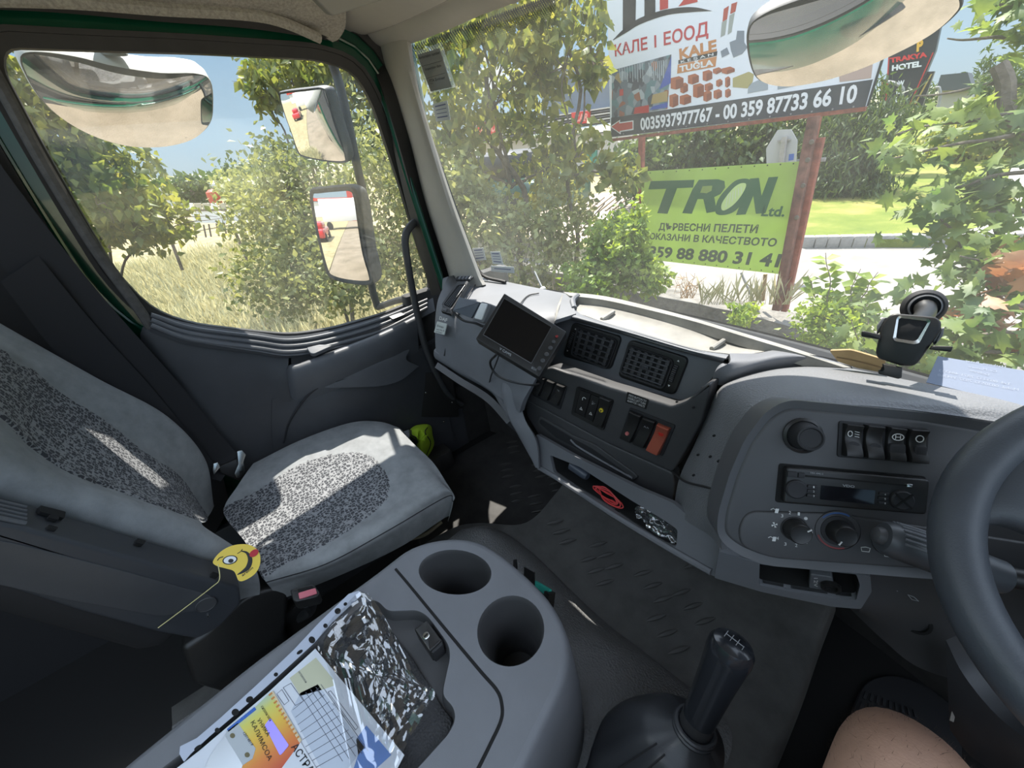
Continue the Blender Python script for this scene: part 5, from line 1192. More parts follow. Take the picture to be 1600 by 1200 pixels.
# crinkled film over the empty half
b = MB(); fo = [(566, 930), (590, 948), (612, 985), (636, 1030), (655, 1068), (682, 1086), (672, 1110), (655, 1135), (630, 1180), (600, 1230), (560, 1230), (520, 1060), (500, 1010), (530, 965)]
fs_ = spline(fo, 60, True); cen = (590, 1060); vs = []; fs = []; n = 60; K = 26
for k in range(K):
    t = 1-k/(K-1)*.99
    for p in fs_:
        x = cen[0]+(p[0]-cen[0])*t; y = cen[1]+(p[1]-cen[1])*t
        e = 1 if x > 480+(y-1000)*.78 else 0.15
        h = .005+e*(.016*abs(noise.noise(Vector((x*.030, y*.018, 5))))+.012*abs(noise.noise(Vector((x*.06+y*.03, y*.03, 8))))+.003*abs(noise.noise(Vector((x*.14, y*.10, 1)))))
        vs.append(SV.P(*SV.loc(x, y), h))
for k in range(K-1):
    for j in range(n): fs.append((k*n+j, k*n+(j+1) % n, (k+1)*n+(j+1) % n, (k+1)*n+j))
b.add(vs, fs); M['film2'] = glassy('crinkled_film', 0.24, 0.02, (.7, .75, .85), dscale=90, rough=.04); b.build('film', M['film2'], sl_, ang=18)
settle(sl_)
fm_ = thing('insurance_form', 'white printed form with grey grid, beige and blue fields inside the sleeve', 'document')
b = MB(); b.pprism(SV, [(493, 1014), (632, 1180), (600, 1240), (200, 1260), (310, 1175), (420, 1082)], .0, .0012); b.build('sheet', M['paper'], fm_)
lay = .0014
for nm, col, q in (('beige_field', (.50, .50, .36), [(494, 1028), (521, 1062), (522, 1072), (505, 1078), (470, 1088), (453, 1060), (470, 1047)]),
                   ('grid_field', (.47, .52, .60), [(470, 1083), (497, 1070), (570, 1168), (545, 1200), (520, 1235), (480, 1160), (455, 1112)]),
                   ('blue_field', (.12, .24, .55), [(573, 1134), (612, 1180), (590, 1200), (570, 1240), (540, 1240), (560, 1180), (557, 1156), (568, 1140)])):
    b = MB(); b.pprism(SV, q, .0012, lay); b.build(nm, mat(nm, col, .8), fm_)
b = MB()
def ln(x0, y0, x1, y1, w=.0006): b.bar(SV.P(*SV.loc(x0, y0), lay+.0002), SV.P(*SV.loc(x1, y1), lay+.0002), w, .0002)
for k in range(9): ln(458+k*4.5-.5*k, 1110+k*11.5, 500+k*7.5, 1075+k*11)
for k in range(5): ln(470+k*8, 1086-k*4, 536+k*10, 1190-k*4)
for q in (((443, 1075), (455, 1068), (475, 1096), (462, 1103)), ((513, 1082), (517, 1080), (560, 1137), (556, 1141)), ((433, 1085), (441, 1078), (452, 1096), (445, 1102))):
    for i in range(4): ln(*q[i], *q[(i+1) % 4])
b.text(SV, 'Дата и подпис', (520, 1100), (537, 1122), (523, 1098), lay+.0003); b.text(SV, 'застрахован', (466, 1050), (478, 1068), (469, 1048), lay+.0003); b.text(SV, 'водач', (496, 1080), (504, 1091), (499, 1078), lay+.0003)
b.build('printed_lines', mat('grey_print', (.10, .11, .14), .8), fm_); settle(fm_)
cdp = thing('insurance_card', 'colourful yellow to red certificate card with purple hologram on the form', 'card')
S2 = SV.shift(.0022)
b = MB(); b.pprism(S2, [(396, 1108), (423, 1082), (470, 1160), (430, 1215), (360, 1240), (355, 1143)], 0, .0008)
def grad_mat():
    m, t, bs, o = _new('rainbow_card_print'); N = t.nodes; L = t.links
    tc = N.new('ShaderNodeTexCoord'); gr = N.new('ShaderNodeTexGradient'); mp = N.new('ShaderNodeMapping'); mp.vector_type = 'TEXTURE'
    p0 = S2.hit(400, 1095); p1 = S2.hit(425, 1215); d = p1-p0
    mp.inputs['Location'].default_value = p0; mp.inputs['Rotation'].default_value = (0, 0, math.atan2(d.y, d.x)); mp.inputs['Scale'].default_value = (d.length,)*3
    L.new(tc.outputs['Object'], mp.inputs[0]); L.new(mp.outputs[0], gr.inputs[0])
    r = N.new('ShaderNodeValToRGB'); e = r.color_ramp.elements; e[0].color = (.35, .50, .45, 1); e[1].color = (.50, .06, .02, 1)
    for ps, c in ((.2, (.60, .58, .12)), (.45, (.70, .45, .05)), (.75, (.65, .20, .03))): x = e.new(ps); x.color = (*c, 1)
    L.new(gr.outputs[0], r.inputs[0]); L.new(r.outputs[0], bs.inputs['Base Color']); bs.inputs['Roughness'].default_value = .4; return m
b.build('card_body', grad_mat(), cdp)
b = MB(); b.pprism(S2, [(423, 1082), (427, 1080), (472, 1157), (468, 1161)], .0006, .0010); b.build('edge_strip', mat('cream_strip', (.62, .52, .34), .6), cdp)
b = MB()
for k in range(12):
    t = k/12; x = 420+t*46; y = 1086+t*74; b.pprism(S2, [(x, y), (x+5, y-4), (x+6.3, y-1.8), (x+1.4, y+2.2)], .001, .0014)
b.build('edge_marks', mat('orange_marks', (.55, .22, .05), .6), cdp)
b = MB()
for k in range(7):
    x = 392-k*6.2; y = 1110+k*5; b.pprism(S2, [(x, y), (x+6, y-5), (x+9, y-1), (x+3, y+4)], .0008, .0012)
b.build('blue_icons', mat('blue_print', (.03, .12, .45), .5), cdp)
b = MB(); b.pprism(S2, [(414, 1134), (423, 1122), (452, 1165), (443, 1176), (438, 1181)], .0008, .0014, r=.002); b.build('hologram', mat('violet_hologram', (.28, .22, .70), .2, metal=.4), cdp)
b = MB(); b.pprism(S2, [(355, 1143), (372, 1130), (400, 1170), (395, 1186), (380, 1196), (350, 1160)], .0008, .0012); b.build('grey_panel', mat('pale_grey_print', (.42, .45, .47), .5), cdp)
b = MB()
for c in ((364, 1150), (387, 1180)): b.prism(S2, blobpx(S2, c, 4, 4, 0, 14), .0012, .0016)
b.build('brown_punch', mat('brown_print', (.14, .12, .06), .6), cdp)
b = MB(); b.text(S2, '12014819', (380, 1146), (393, 1166), (384, 1144), .0016); b.text(S2, 'контролен талон', (408, 1105), (422, 1128), (412, 1102), .0016); b.text(S2, 'УНИКА', (402, 1126), (418, 1152), (407, 1122), .0016); b.text(S2, 'КАЛИМСОА', (392, 1130), (420, 1190), (398, 1126), .0016); b.build('lettering', M['blackink'], cdp)
b = MB(); b.pprism(S2, [(330, 1180), (352, 1150), (380, 1196), (360, 1250), (300, 1250)], .0008, .0014); b.build('silver_patch', mat('silver_foil', (.5, .52, .53), .3, metal=.7), cdp)
b = MB(); b.pprism(S2, [(470, 1160), (500, 1210), (470, 1250), (425, 1250), (432, 1212)], .0004, .0008); b.build('white_foot', M['paper'], cdp)
b = MB(); b.text(S2, 'АСТРАХОВКА', (455, 1168), (515, 1262), (464, 1160), .0014, bold=.01); b.build('big_lettering', M['blackink'], cdp)
settle(cdp)

# ================= gear lever =================
gr_ = thing('gear_lever', 'black gear lever with glossy knob and leather gaiter beside driver knee', 'gear lever')
kt = onz(1147, 1003, .62); kb = onz(1092, 1122, .46); ax = (kt-kb).normalized()
b = MB()
prof = [(.0205, 0), (.021, .03), (.0222, .07), (.0238, .11), (.0255, .138), (.0268, .153), (.0262, .166), (.0225, .174), (.014, .1785), (.0, .180)]
sc2 = (kt-kb).length/.165
b.lathe(kb-ax*.012, ax, [(r*1.02, h*sc2+.0) for r, h in prof], 32, up=Vector((1, .3, 0)), sx=1.12, cap=False); b.build('knob', mat('glossy_black_knob', (.018, .020, .024), .22, coat=.3), gr_)
b = MB(); b.lathe(kb-ax*.03, ax, [(.0215, 0), (.0215, .03), (.020, .034)], 28, up=Vector((1, .3, 0)), sx=1.12); b.build('lower_sleeve', M['blackm'], gr_)
top = kb-ax*.012+ax*(.179*sc2); TPk = Plane(top+ax*.0008, ax)
b = MB(); w0_ = .0005
for sx_ in (-.012, -.004, .004, .012): b.bar(TPk.P(sx_, .007, w0_), TPk.P(sx_, -.001 if sx_ < -.01 else -.007, w0_), .0008, .0006)
b.bar(TPk.P(-.012, 0, w0_), TPk.P(.012, 0, w0_), .0008, .0006); b.build('shift_pattern', M['inkdim'], gr_)
b = MB(); base = Vector((.375, .215, .225)); n = 64; vs = []; fs = []; K = 26
for k in range(K):
    t = k/(K-1); c = base.lerp(Vector((base.x-.015, base.y+.05, .34)), min(1, t*1.6)) if t < .62 else Vector((base.x-.015, base.y+.05, .34)).lerp(kb-ax*.02, (t-.62)/.38)
    r = .120*(1-t)**.55*(1-.1*math.sin(t*6))+.027*t
    if t > .92: r = .029
    nn_ = Vector((0, 0, 1)).lerp(ax, t).normalized(); x = Vector((1, 0, 0)); x = (x-nn_*x.dot(nn_)).normalized(); y = nn_.cross(x)
    for j in range(n):
        a = 2*math.pi*j/n; fold = 1+math.sin(math.pi*min(1, t*1.05))*(.10*math.sin(a*3+t*5)+.16*noise.noise(Vector((math.cos(a)*2.0, math.sin(a)*2.0, t*3.2+2))))
        vs.append(c+(x*math.cos(a)+y*math.sin(a))*r*fold+nn_*.012*math.sin(math.pi*t)*noise.noise(Vector((math.cos(a)*3, math.sin(a)*3, t*5))))
for k in range(K-1):
    for j in range(n): fs.append((k*n+j, k*n+(j+1) % n, (k+1)*n+(j+1) % n, (k+1)*n+j))
b.add(vs, fs); b.build('gaiter', M['leatherette'], gr_, ang=80)
b = MB(); cc = kb-ax*.020
for o_ in (0, -.008): b.tube([cc+ax*o_+(Vector((1, 0, 0))*math.cos(a)+ax.cross(Vector((1, 0, 0))).normalized()*math.sin(a))*(.0285) for a in [k*math.pi/12 for k in range(24)]], .0042, 8, closed=True)
b.build('gathered_collar', M['leatherette'], gr_)
b = MB(); 
def gp(k, j): return vs[k*n+j % n]
for jj in (44, 47):
    b.tube([Vector(gp(k, jj))+Vector((0, 0, .0012)) for k in range(4, 24)], .0014, 5)
b.build('stitched_seam', M['blackm'], gr_); settle(gr_)

# ================= steering wheel and column =================
sw = thing('steering_wheel', 'dark grey thick rimmed steering wheel at the right edge', 'steering wheel')
s_ = .86; WC = Vector(CAM)+(Vector((.72, .615, .842))-Vector(CAM))*s_; tl_ = .622; v = Vector((0, math.cos(tl_), math.sin(tl_))); nW = Vector((0, -math.sin(tl_), math.cos(tl_)))
RW = .215*s_
M['wheel'] = mat('wheel_rubber', (.06, .067, .078), .45, var=.15, vscale=9, bump=.4, bscale=600, bdist=.0006)
b = MB(); b.tube([WC+(Vector((1, 0, 0))*math.cos(a)+v*math.sin(a))*RW for a in [k*2*math.pi/96 for k in range(96)]], .0208, 20, closed=True); b.build('rim', M['wheel'], sw)
def spoke(a0, a1, nm='spoke'):
    b = MB(); am = (a0+a1)/2
    def rp(a, r, h): return WC+(Vector((1, 0, 0))*math.cos(a)+v*math.sin(a))*r+nW*h
    rows = []
    for r, wd, h in ((RW-.006, 1.0, .004), (RW-.03, .60, .010), (RW*.62, .55, .004), (RW*.35, .62, -.004)):
        d = (a1-a0)/2*wd*RW/r*.9
        rows.append([rp(am-d, r, h-.030), rp(am-d*1.05, r, h-.010), rp(am-d*.8, r, h), rp(am, r, h+.002), rp(am+d*.8, r, h), rp(am+d*1.05, r, h-.010), rp(am+d, r, h-.030)])
    b.patch(rows, 22, 18, .003); b.build(nm, M['wheel'], sw)
spoke(math.radians(154), math.radians(196)); spoke(math.radians(-16), math.radians(26))
b = MB(); b.lathe(WC-nW*.05, nW, [(.07, 0), (.078, .02), (.076, .045), (.06, .056), (0, .058)], 32, cap=False); b.build('hub', M['wheel'], sw); settle(sw)
col = thing('steering_column', 'black steering column shroud below the wheel', 'column')
b = MB(); b.tube([WC-nW*.07, WC-nW*.16+Vector((0, .02, 0)), WC-nW*.34+Vector((0, .06, 0))], [.055, .065, .06], 20, smooth=12); b.build('shroud', M['black'], col)
b = MB(); b.patch([[ony(1478, 1000, .56), ony(1506, 1055, .56), ony(1560, 1120, .54), ony(1640, 1180, .5)], [ony(1482, 1100, .6), ony(1510, 1130, .58), ony(1560, 1160, .55), ony(1640, 1210, .5)], [ony(1484, 1140, .66), ony(1515, 1180, .62), ony(1560, 1210, .6), ony(1640, 1260, .55)]], 16, 12, .02); b.build('lower_shroud', M['doorp'], col); settle(col)
stk = thing('column_stalk', 'thick ribbed grey stalk switch reaching left from behind the steering wheel', 'stalk switch')
t0 = pd(1378, 838, .655); t1 = pd(1478, 872, .69); d = (t1-t0).normalized()
b = MB(); b.tube([t0, t0+d*.004, t0+d*.014, t1, t1+d*.05], [.0165, .019, .0205, .0215, .018], 24); b.build('grip', mat('stalk_plastic', (.06, .064, .07), .4), stk)
b = MB(); b.lathe(t0+d*.002, -d, [(.010, -.002), (.0105, .004), (.0085, .009), (.005, .011)], 20); b.build('end_button', M['dash2'], stk)
upd = Vector((0, 0, 1)); sd = d.cross(upd).normalized(); up2 = sd.cross(d)
for k in range(-6, 5):
    a = k*.26+.7; rr_ = .0207; p = (up2*math.cos(a)-sd*math.sin(a)); b = MB(); b.tube([t0+d*.010+p*rr_*.985, t0+d*.02+p*rr_, t1-d*.0+p*(rr_+.0006)], .0014, 6); b.build('grip_rib', M['dash'], stk)
b = MB(); b.tube([t1+d*.04, WC-nW*.09], .011, 12); b.build('arm', M['black'], stk); settle(stk)
# second stalk seen through the lower wheel opening
st2 = thing('column_stalk', 'slim black stalk seen through the lower opening of the steering wheel', 'stalk switch')
b = MB(); b.tube([ony(1520, 868, .62), ony(1555, 890, .62), ony(1600, 912, .63)], .006, 10); b.build('rod', M['black'], st2)
b = MB(); b.lathe(ony(1566, 893, .60), (0, -1, .5), [(.007, 0), (.007, .006), (.004, .010)], 14); b.build('collar', M['blackm'], st2); settle(st2)
# cluster
icl = thing('instrument_cluster', 'instrument cluster with speed dial behind the steering wheel', 'gauge cluster')
IC = Plane(ony(1600, 770, .86), Vector((-.25, -1, .45)))
b = MB(); b.pprism(IC, [(1548, 700), (1640, 700), (1640, 850), (1560, 850), (1530, 780)], -.03, 0, r=.02, bevel=.006); b.build('cluster_face', M['black'], icl)
b = MB(); cI = IC.loc(1625, 790); 
b.ring(IC, [(cI[0]+.062*math.cos(a), cI[1]+.062*math.sin(a)) for a in [k*math.pi/24 for k in range(48)]], [(cI[0]+.056*math.cos(a), cI[1]+.056*math.sin(a)) for a in [k*math.pi/24 for k in range(48)]], 0, .004); b.build('dial_rim', M['doorl'], icl)
b = MB()
for k in range(24):
    a = math.radians(220-k*11); b.bar(IC.P(cI[0]+.054*math.cos(a), cI[1]+.054*math.sin(a), .001), IC.P(cI[0]+.048*math.cos(a), cI[1]+.048*math.sin(a), .001), .0016, .0006, IC.n)
for tx, an in (('60', 150), ('80', 120), ('40', 180)):
    a = math.radians(an); p = (cI[0]+.040*math.cos(a), cI[1]+.040*math.sin(a)); b.text(IC, tx, (p[0]-.006, p[1]-.004), (p[0]+.006, p[1]-.004), (p[0]-.006, p[1]+.005), .001, wide=2)
b.build('dial_print', M['ink'], icl); settle(icl)
# lit column cover strip
cv = thing('column_cover', 'beige lower column cover catching a bright sliver of sun beside the driver knee', 'cover')
b = MB(); b.patch([[ony(1505, 1022, .60), ony(1509, 1040, .60), ony(1505, 1065, .60), ony(1494, 1085, .6), ony(1484, 1125, .60)], [ony(1505, 1020, .64), ony(1500, 1040, .64), ony(1492, 1065, .64), ony(1486, 1090, .64), ony(1483, 1126, .64)]], 16, 4, .004); b.build('panel', M['beige'], cv); settle(cv)

# ================= person: driver's legs =================
def skin_fig(name, pts, edges, root, mats, parent=None, sub=2):
    me = bpy.data.meshes.new(name); me.from_pydata([p[0] for p in pts], edges, []); o = bpy.data.objects.new(name, me); COL.objects.link(o)
    bpy.context.view_layer.objects.active = o
    sk = o.modifiers.new('skin', 'SKIN'); sk.use_smooth_shade = True
    for i, (p, r) in enumerate(pts):
        d = me.skin_vertices[0].data[i]; d.radius = (r if isinstance(r, tuple) else (r, r)); d.use_root = (i == root)
    ss = o.modifiers.new('sub', 'SUBSURF'); ss.levels = sub; ss.render_levels = sub
    dg = bpy.context.evaluated_depsgraph_get(); m2 = bpy.data.meshes.new_from_object(o.evaluated_get(dg)); bpy.data.objects.remove(o)
    m2.name = name; m2.materials.clear(); m2.materials.append(mats); o = bpy.data.objects.new(name, m2); COL.objects.link(o)
    m2.polygons.foreach_set('use_smooth', [True]*len(m2.polygons))
    if parent: o.parent = parent
    return o
M['skin'] = mat('tanned_skin', (.50, .30, .21), .5, var=.10, vscale=25, bump=.4, bscale=400, bdist=.0008, detail=8)
kn_ = Vector((.572, .388, .615)); hipL = Vector((.63, -.20, .50)); hipR = Vector((.80, -.20, .50)); knR = Vector((.86, .36, .56))
pts = [(Vector((.71, -.22, .52)), .15), (hipL, .105), (hipL.lerp(kn_, .35), .093), (hipL.lerp(kn_, .7), .078), (hipL.lerp(kn_, .88), .071), (kn_, .069), (Vector((.585, .445, .52)), .062), (Vector((.605, .50, .36)), .056), (Vector((.62, .56, .22)), .042), (Vector((.62, .60, .10)), .034), (Vector((.62, .62, .055)), .034), (Vector((.62, .72, .042)), (.042, .022)), (Vector((.62, .80, .035)), (.034, .015)),
       (hipR, .105), (hipR.lerp(knR, .4), .09), (hipR.lerp(knR, .8), .074), (knR, .066), (knR+Vector((0, .06, -.06)), .06), (Vector((.86, .50, .33)), .054), (Vector((.86, .60, .12)), .036), (Vector((.86, .62, .05)), .034), (Vector((.87, .72, .035)), (.042, .022)), (Vector((.88, .80, .03)), (.034, .015)),
       (Vector((.71, -.26, .72)), .15), (Vector((.71, -.30, .95)), (.17, .12))]
ed = [(0, 1)]+[(i, i+1) for i in range(1, 12)]+[(0, 13)]+[(i, i+1) for i in range(13, 22)]+[(0, 23), (23, 24)]
per = thing('person', 'seated driver in pale blue shorts, one bare hairy knee showing below the steering wheel', 'person')
pb2 = skin_fig('body', pts, ed, 0, M['skin'], per, 3)
# shorts: shell around hips and thighs
sp_ = [(Vector((.71, -.22, .53)), .17), (hipL, .125), (hipL.lerp(kn_, .35), .108), (hipL.lerp(kn_, .60), .098), (hipR, .125), (hipR.lerp(knR, .35), .108), (hipR.lerp(knR, .62), .1), (Vector((.71, -.25, .68)), .165)]
skin_fig('shorts', sp_, [(0, 1), (1, 2), (2, 3), (0, 4), (4, 5), (5, 6), (0, 7)], 0, mat('pale_blue_shorts', (.45, .60, .72), .9, bump=.5, bscale=600), per)
# leg hair on the knee
dgm = pb2.data; cand = [(p.center.copy(), p.normal.copy()) for p in dgm.polygons if (p.center-kn_).length < .20 and p.center.z > .42 and p.center.x < .70]
b = MB()
for i in range(3800):
    c, nrm = cand[RNG.integers(len(cand))]; c = c+Vector(RNG.normal(size=3))*.003-nrm*.001
    d = (nrm*.22+Vector((.2, .7, -.5))+Vector(RNG.normal(size=3))*.35).normalized(); L_ = .005+.008*RNG.random(); s = d.cross(nrm).normalized()*.00018
    b.add([c-s, c+s, c+d*L_], [(0, 1, 2)])
hr = b.build('leg_hair', mat('dark_hair', (.05, .03, .02), .6), per, smooth=False)
# ================= monitor, holders, handle, stickers, mirrors =================
mo = thing('display_monitor', 'tilted black rear view monitor with round buttons fixed on dashboard left of the vents', 'monitor')
a_ = pd(788, 459, .98); b_ = pd(884, 519, .90); c_ = pd(744, 529, .93); MP = Plane.three(a_, b_, c_)
b = MB(); b.pprism(MP, [(788, 458), (885, 518), (842, 589), (743, 529)], -.022, 0, r=.003, bevel=.002); b.build('casing', M['black'], mo)
b = MB(); sc_ = [(788, 467), (861, 511), (830, 567), (756, 523)]
O = [MP.loc(*p) for p in sc_]; O = O if area2(O) > 0 else O[::-1]
b.ring(MP, inset(O, -.0018), O, 0, .0012, .0002); b.build('screen_bezel', M['dash2'], mo)
b = MB(); b.prism(MP, O, -.001, .0004); b.build('screen', mat('dark_screen', (.006, .006, .007), .15), mo)
for i, (px, py, r) in enumerate(((870, 526, .0035), (865, 534.5, .0042), (860, 544, .005), (854, 554, .0052), (848, 564, .005), (843, 576, .005))):
    b = MB(); c = MP.hit(px, py); b.lathe(c, MP.n, [(r, 0), (r, .0016), (r*.8, .0024)], 18); b.build('button', M['dash2'] if i else mat('dim_led', (.25, .03, .03), .4), mo)
b = MB(); b.text(MP, 'V CAMS', (780, 546), (798, 557), (781.5, 542.5), .0005, bold=.02); b.text(MP, 'BRIGHT', (830, 576), (838, 580.5), (831.5, 572.5), .0005); b.build('lettering', M['inkdim'], mo)
b = MB(); cb_ = MP.hit(815, 530)-MP.n*.022; b.tube([cb_, cb_-MP.n*.03, Z(806, 545, .80)], [.012, .010, .018], 12, smooth=10); b.build('mount_arm', M['black'], mo)
b = MB(); b.tube([MP.hit(775, 552)-MP.n*.006, Z(776, 562, .80)-Vector((0, .02, 0)), Z(785, 580, .765)-Vector((0, .02, 0)), Z(805, 592, .755)-Vector((0, .015, 0)), Z(835, 599, .735)-Vector((0, .01, 0)), Z(842, 600, .72)], .0030, 8, smooth=40); b.build('cable', M['black'], mo)
settle(mo)
# small grey and white device left of the monitor
dv = thing('toll_device', 'small grey box with a bright white face clipped on the dashboard left of the monitor', 'device')
DP = Plane.three(Z(718, 466, .90), Z(740, 471, .90), Z(711, 487, .868))
b = MB(); b.pprism(DP, [(717, 464), (750, 472), (736, 497), (707, 486)], -.02, .0, r=.002, bevel=.002); b.build('cradle', mat('blue_grey_plastic', (.09, .105, .13), .4), dv)
b = MB(); b.pprism(DP, [(753, 471), (770, 476), (757, 505), (738, 500)], -.022, .003, r=.006, bevel=.003); b.build('unit_body', M['dash'], dv)
b = MB(); b.pprism(DP, [(754, 474), (764, 476), (755, 501), (743, 498)], .003, .007, r=.005, bevel=.002); b.build('white_face', mat('glossy_white', (.8, .82, .82), .15), dv)
b = MB(); b.tube([DP.hit(709, 490)-DP.n*.005, DP.hit(722, 500)-DP.n*.006, DP.hit(740, 504)-DP.n*.006, DP.hit(752, 509)-DP.n*.008, DP.hit(760, 505)-DP.n*.01], .0035, 8, smooth=20); b.build('strap', M['black'], dv); settle(dv)

# grab handle on the pillar
gh = thing('grab_handle', 'long bent dark grab handle rising from the footwell to the beige pillar', 'handle')
b = MB(); b.tube([ony(682, 334, .70), onx(668, 338, -.935), onx(650, 346, -.92), onx(638, 358, -.91), onx(633, 376, -.905), onx(637, 410, -.90), onx(644, 450, -.90), onx(653, 495, -.895), onx(664, 540, -.89), onx(680, 580, -.89), onx(700, 615, -.90), onx(722, 632, -.92)], [.0125, .0125, .0125, .013, .013, .0125, .0125, .0125, .0125, .012, .011, .010], 16, smooth=70); b.build('grip', mat('handle_rubber', (.055, .056, .058), .5), gh)
b = MB(); pl = Plane(ony(681, 334, .70), Vector((.7, -.7, .1))); b.lathe(ony(682, 334, .70), onx(668, 338, -.935)-ony(682, 334, .70), [(.016, -.004), (.016, .004), (.0125, .007)], 18); b.build('mount_flange', M['blackm'], gh); settle(gh)

# phone holder
ph = thing('phone_holder', 'black suction phone holder with silver trim standing on the dashboard by the windscreen', 'phone holder')
PH = Plane(pd(1428, 520, .80), Vector((.12, -1, .42)))
b = MB(); b.pprism(PH, [(1393, 489), (1462, 495), (1471, 502), (1471, 515), (1440, 560), (1430, 572), (1410, 572), (1371, 560), (1368, 550), (1378, 505)], -.012, 0, r=.008, bevel=.003); b.build('back_plate', M['black'], ph)
o_ = [(1406, 493), (1450, 498), (1454, 502), (1436, 536), (1428, 538), (1398, 533), (1395, 529), (1401, 497)]; i_ = [(1407, 497), (1447, 502), (1449, 504), (1433, 531), (1427, 533), (1402, 529), (1400, 527), (1404, 499)]
O = [PH.loc(*p) for p in o_]; I = [PH.loc(*p) for p in i_]; O = rounded(O, .003, 3); I = rounded(I, .003, 3)
b = MB(); b.ring(PH, O, I, 0, .006, .005); b.build('silver_frame', M['steel'], ph)
b = MB(); b.prism(PH, I, 0, .004, .001); b.build('centre_pad', M['blackm'], ph)
for q, nm in (([(1346, 519), (1349, 517), (1376, 523), (1376, 531), (1346, 526)], 'side_clamp'), ([(1456, 540), (1488, 541), (1485, 550), (1452, 546)], 'side_clamp'), ([(1378, 568), (1410, 574), (1409, 590), (1404, 592), (1372, 584), (1372, 578), (1380, 578)], 'foot_rest')):
    b = MB(); b.pprism(PH, q, -.010, .012 if nm == 'side_clamp' else .004, r=.002, bevel=.0015); b.build(nm, M['black'], ph)
for q in ([(1378, 497), (1386, 495), (1382, 512), (1370, 523), (1370, 508)], [(1470, 512), (1476, 512), (1474, 525), (1460, 540), (1458, 532)]):
    b = MB(); b.pprism(PH, q, -.014, -.002, r=.002, bevel=.002); b.build('side_button', M['dash'], ph)
SU = Plane(pd(1444, 478, .90), Vector((.25, -1, .35)))
c = SU.hit(1443, 480)
b = MB(); b.lathe(c, SU.n, [(.0265, -.004), (.027, 0), (.025, .004), (.022, .007)], 40, cap=True); b.build('suction_cup', M['blackm'], ph)
b = MB(); b.lathe(c+SU.n*.006, SU.n, [(.0175, 0), (.019, .002), (.019, .006), (.017, .007)], 36, cap=False); b.build('silver_ring', M['dash'], ph)
b = MB(); b.tube([c+SU.n*.006, c+SU.n*.03-SU.v*.01, PH.hit(1430, 510)-PH.n*.014], [.014, .012, .012], 16, smooth=12); b.build('arm', M['black'], ph)
settle(ph)
# reversed printed sheet on the dash by the glass
ps = thing('printed_sheet', 'pale blue grey sheet with faint mirrored print leaning at the base of the windscreen', 'paper')
PS = Plane.three(onz(1462, 560, .90), onz(1600, 580, .90), onz(1448, 596, .878))
b = MB(); b.pprism(PS, [(1465, 557), (1660, 590), (1640, 645), (1600, 635), (1447, 598)], 0, .0012); b.build('sheet', mat('pale_blue_paper', (.24, .28, .37), .8), ps)
b = MB()
for k, (t_, x0, x1, y0, y1) in enumerate((('Haskovo, Basar', 1507, 1570, 566, 576), ('Cv. Mixture', 1512, 1556, 575, 583), ('Dobrevi', 1514, 1544, 581, 588), ('Tel. 003332 7871 484333', 1466, 1578, 581, 603), ('Mobil. 0030532 7837 394260', 1464, 1590, 588, 612))):
    b.text(PS, t_, (x0, y0), (x1, y1), (x0+1, y0-3.5), .0015, flip=True)
b.build('print', mat('faint_print', (.40, .44, .54), .8), ps); settle(ps)
cbd = thing('cardboard_piece', 'torn brown cardboard strip lying against the glass left of the phone holder', 'cardboard')
KP = Plane.three(onz(1300, 548, .892), onz(1400, 572, .888), onz(1330, 574, .868)); b = MB(); b.pprism(KP, [(1297, 546), (1330, 545), (1345, 549), (1372, 557), (1385, 562), (1378, 580), (1340, 573), (1310, 563)], 0, .004, r=.003); b.build('strip', mat('cardboard', (.40, .28, .14), .85, var=.15, vscale=30), cbd)
b = MB(); b.tube([KP.P(*KP.loc(*p), .0045) for p in ((1308, 556), (1340, 562), (1378, 572))], .0012, 5, smooth=10); b.build('fold_line', mat('cardboard_dark', (.25, .17, .09), .85), cbd); settle(cbd)
# rear cowl closing the gap between dashboard and glass
rm = [Z(700, 426, .862), Z(722, 427, .855), Z(800, 442, .85), Z(880, 457, .858), Z(1000, 477, .862), Z(1080, 498, .862), Z(1160, 522, .862), Z(1250, 549, .86), Z(1330, 573, .852), Z(1460, 603, .872), Z(1620, 640, .878), Vector((1.0, .68, .86))]
b = MB(); b.patch([[p+Vector((0, -.022, -.012)) for p in rm], [Vector((p.x, p.y+.03, p.z-.022)) for p in rm], [Vector((p.x, max(p.y+.06, wsx(max(-1, p.x))+.05), .815)) for p in rm], [Vector((p.x, wsx(max(-1, p.x))+.135, .78)) for p in rm]], 50, 10, .008); b.build('rear_cowl', M['blackm'], dash)

# stickers on the windscreen glass (inside)
def wpt(px, py):
    d = Vector(ray(px, py)); c0 = Vector(CAM); lo, hi = .3, 3.0
    for _ in range(50):
        m_ = (lo+hi)/2; p = c0+d/d.y*m_ if abs(d.y) > 1e-6 else c0
        if p.y > wsx(max(-.95, p.x))+.02: hi = m_
        else: lo = m_
    return c0+d/d.y*lo
def wplane(px, py): 
    p = wpt(px, py); q = wpt(px+6, py); r = wpt(px, py+6); return Plane.three(p, q, r)
M['decal'] = mat('white_decal', (.62, .66, .68), .5)
b = MB()
for i in range(66):
    for j in range(11):
        x = 638+i*3.5+(1.75 if j % 2 else 0); y = 70-(x-640)*.36+4+j*3.3
        if x > 900 or y < -12: continue
        p = wpt(x, y); rr = .0034*(1-j*.072); b.add([(p.x+rr*math.cos(a), p.y-.001, p.z+rr*math.sin(a)) for a in [k*math.pi/3 for k in range(6)]], [tuple(range(6))])
o = b.build('trim_4', M['blackm'], smooth=False); tag(o, 'black dotted band along top of windscreen', None, kind='structure')
rg = thing('inspection_holder', 'grey cardboard inspection card in clear holder stuck on windscreen beside the pillar', 'sticker')
WP = wplane(680, 108)
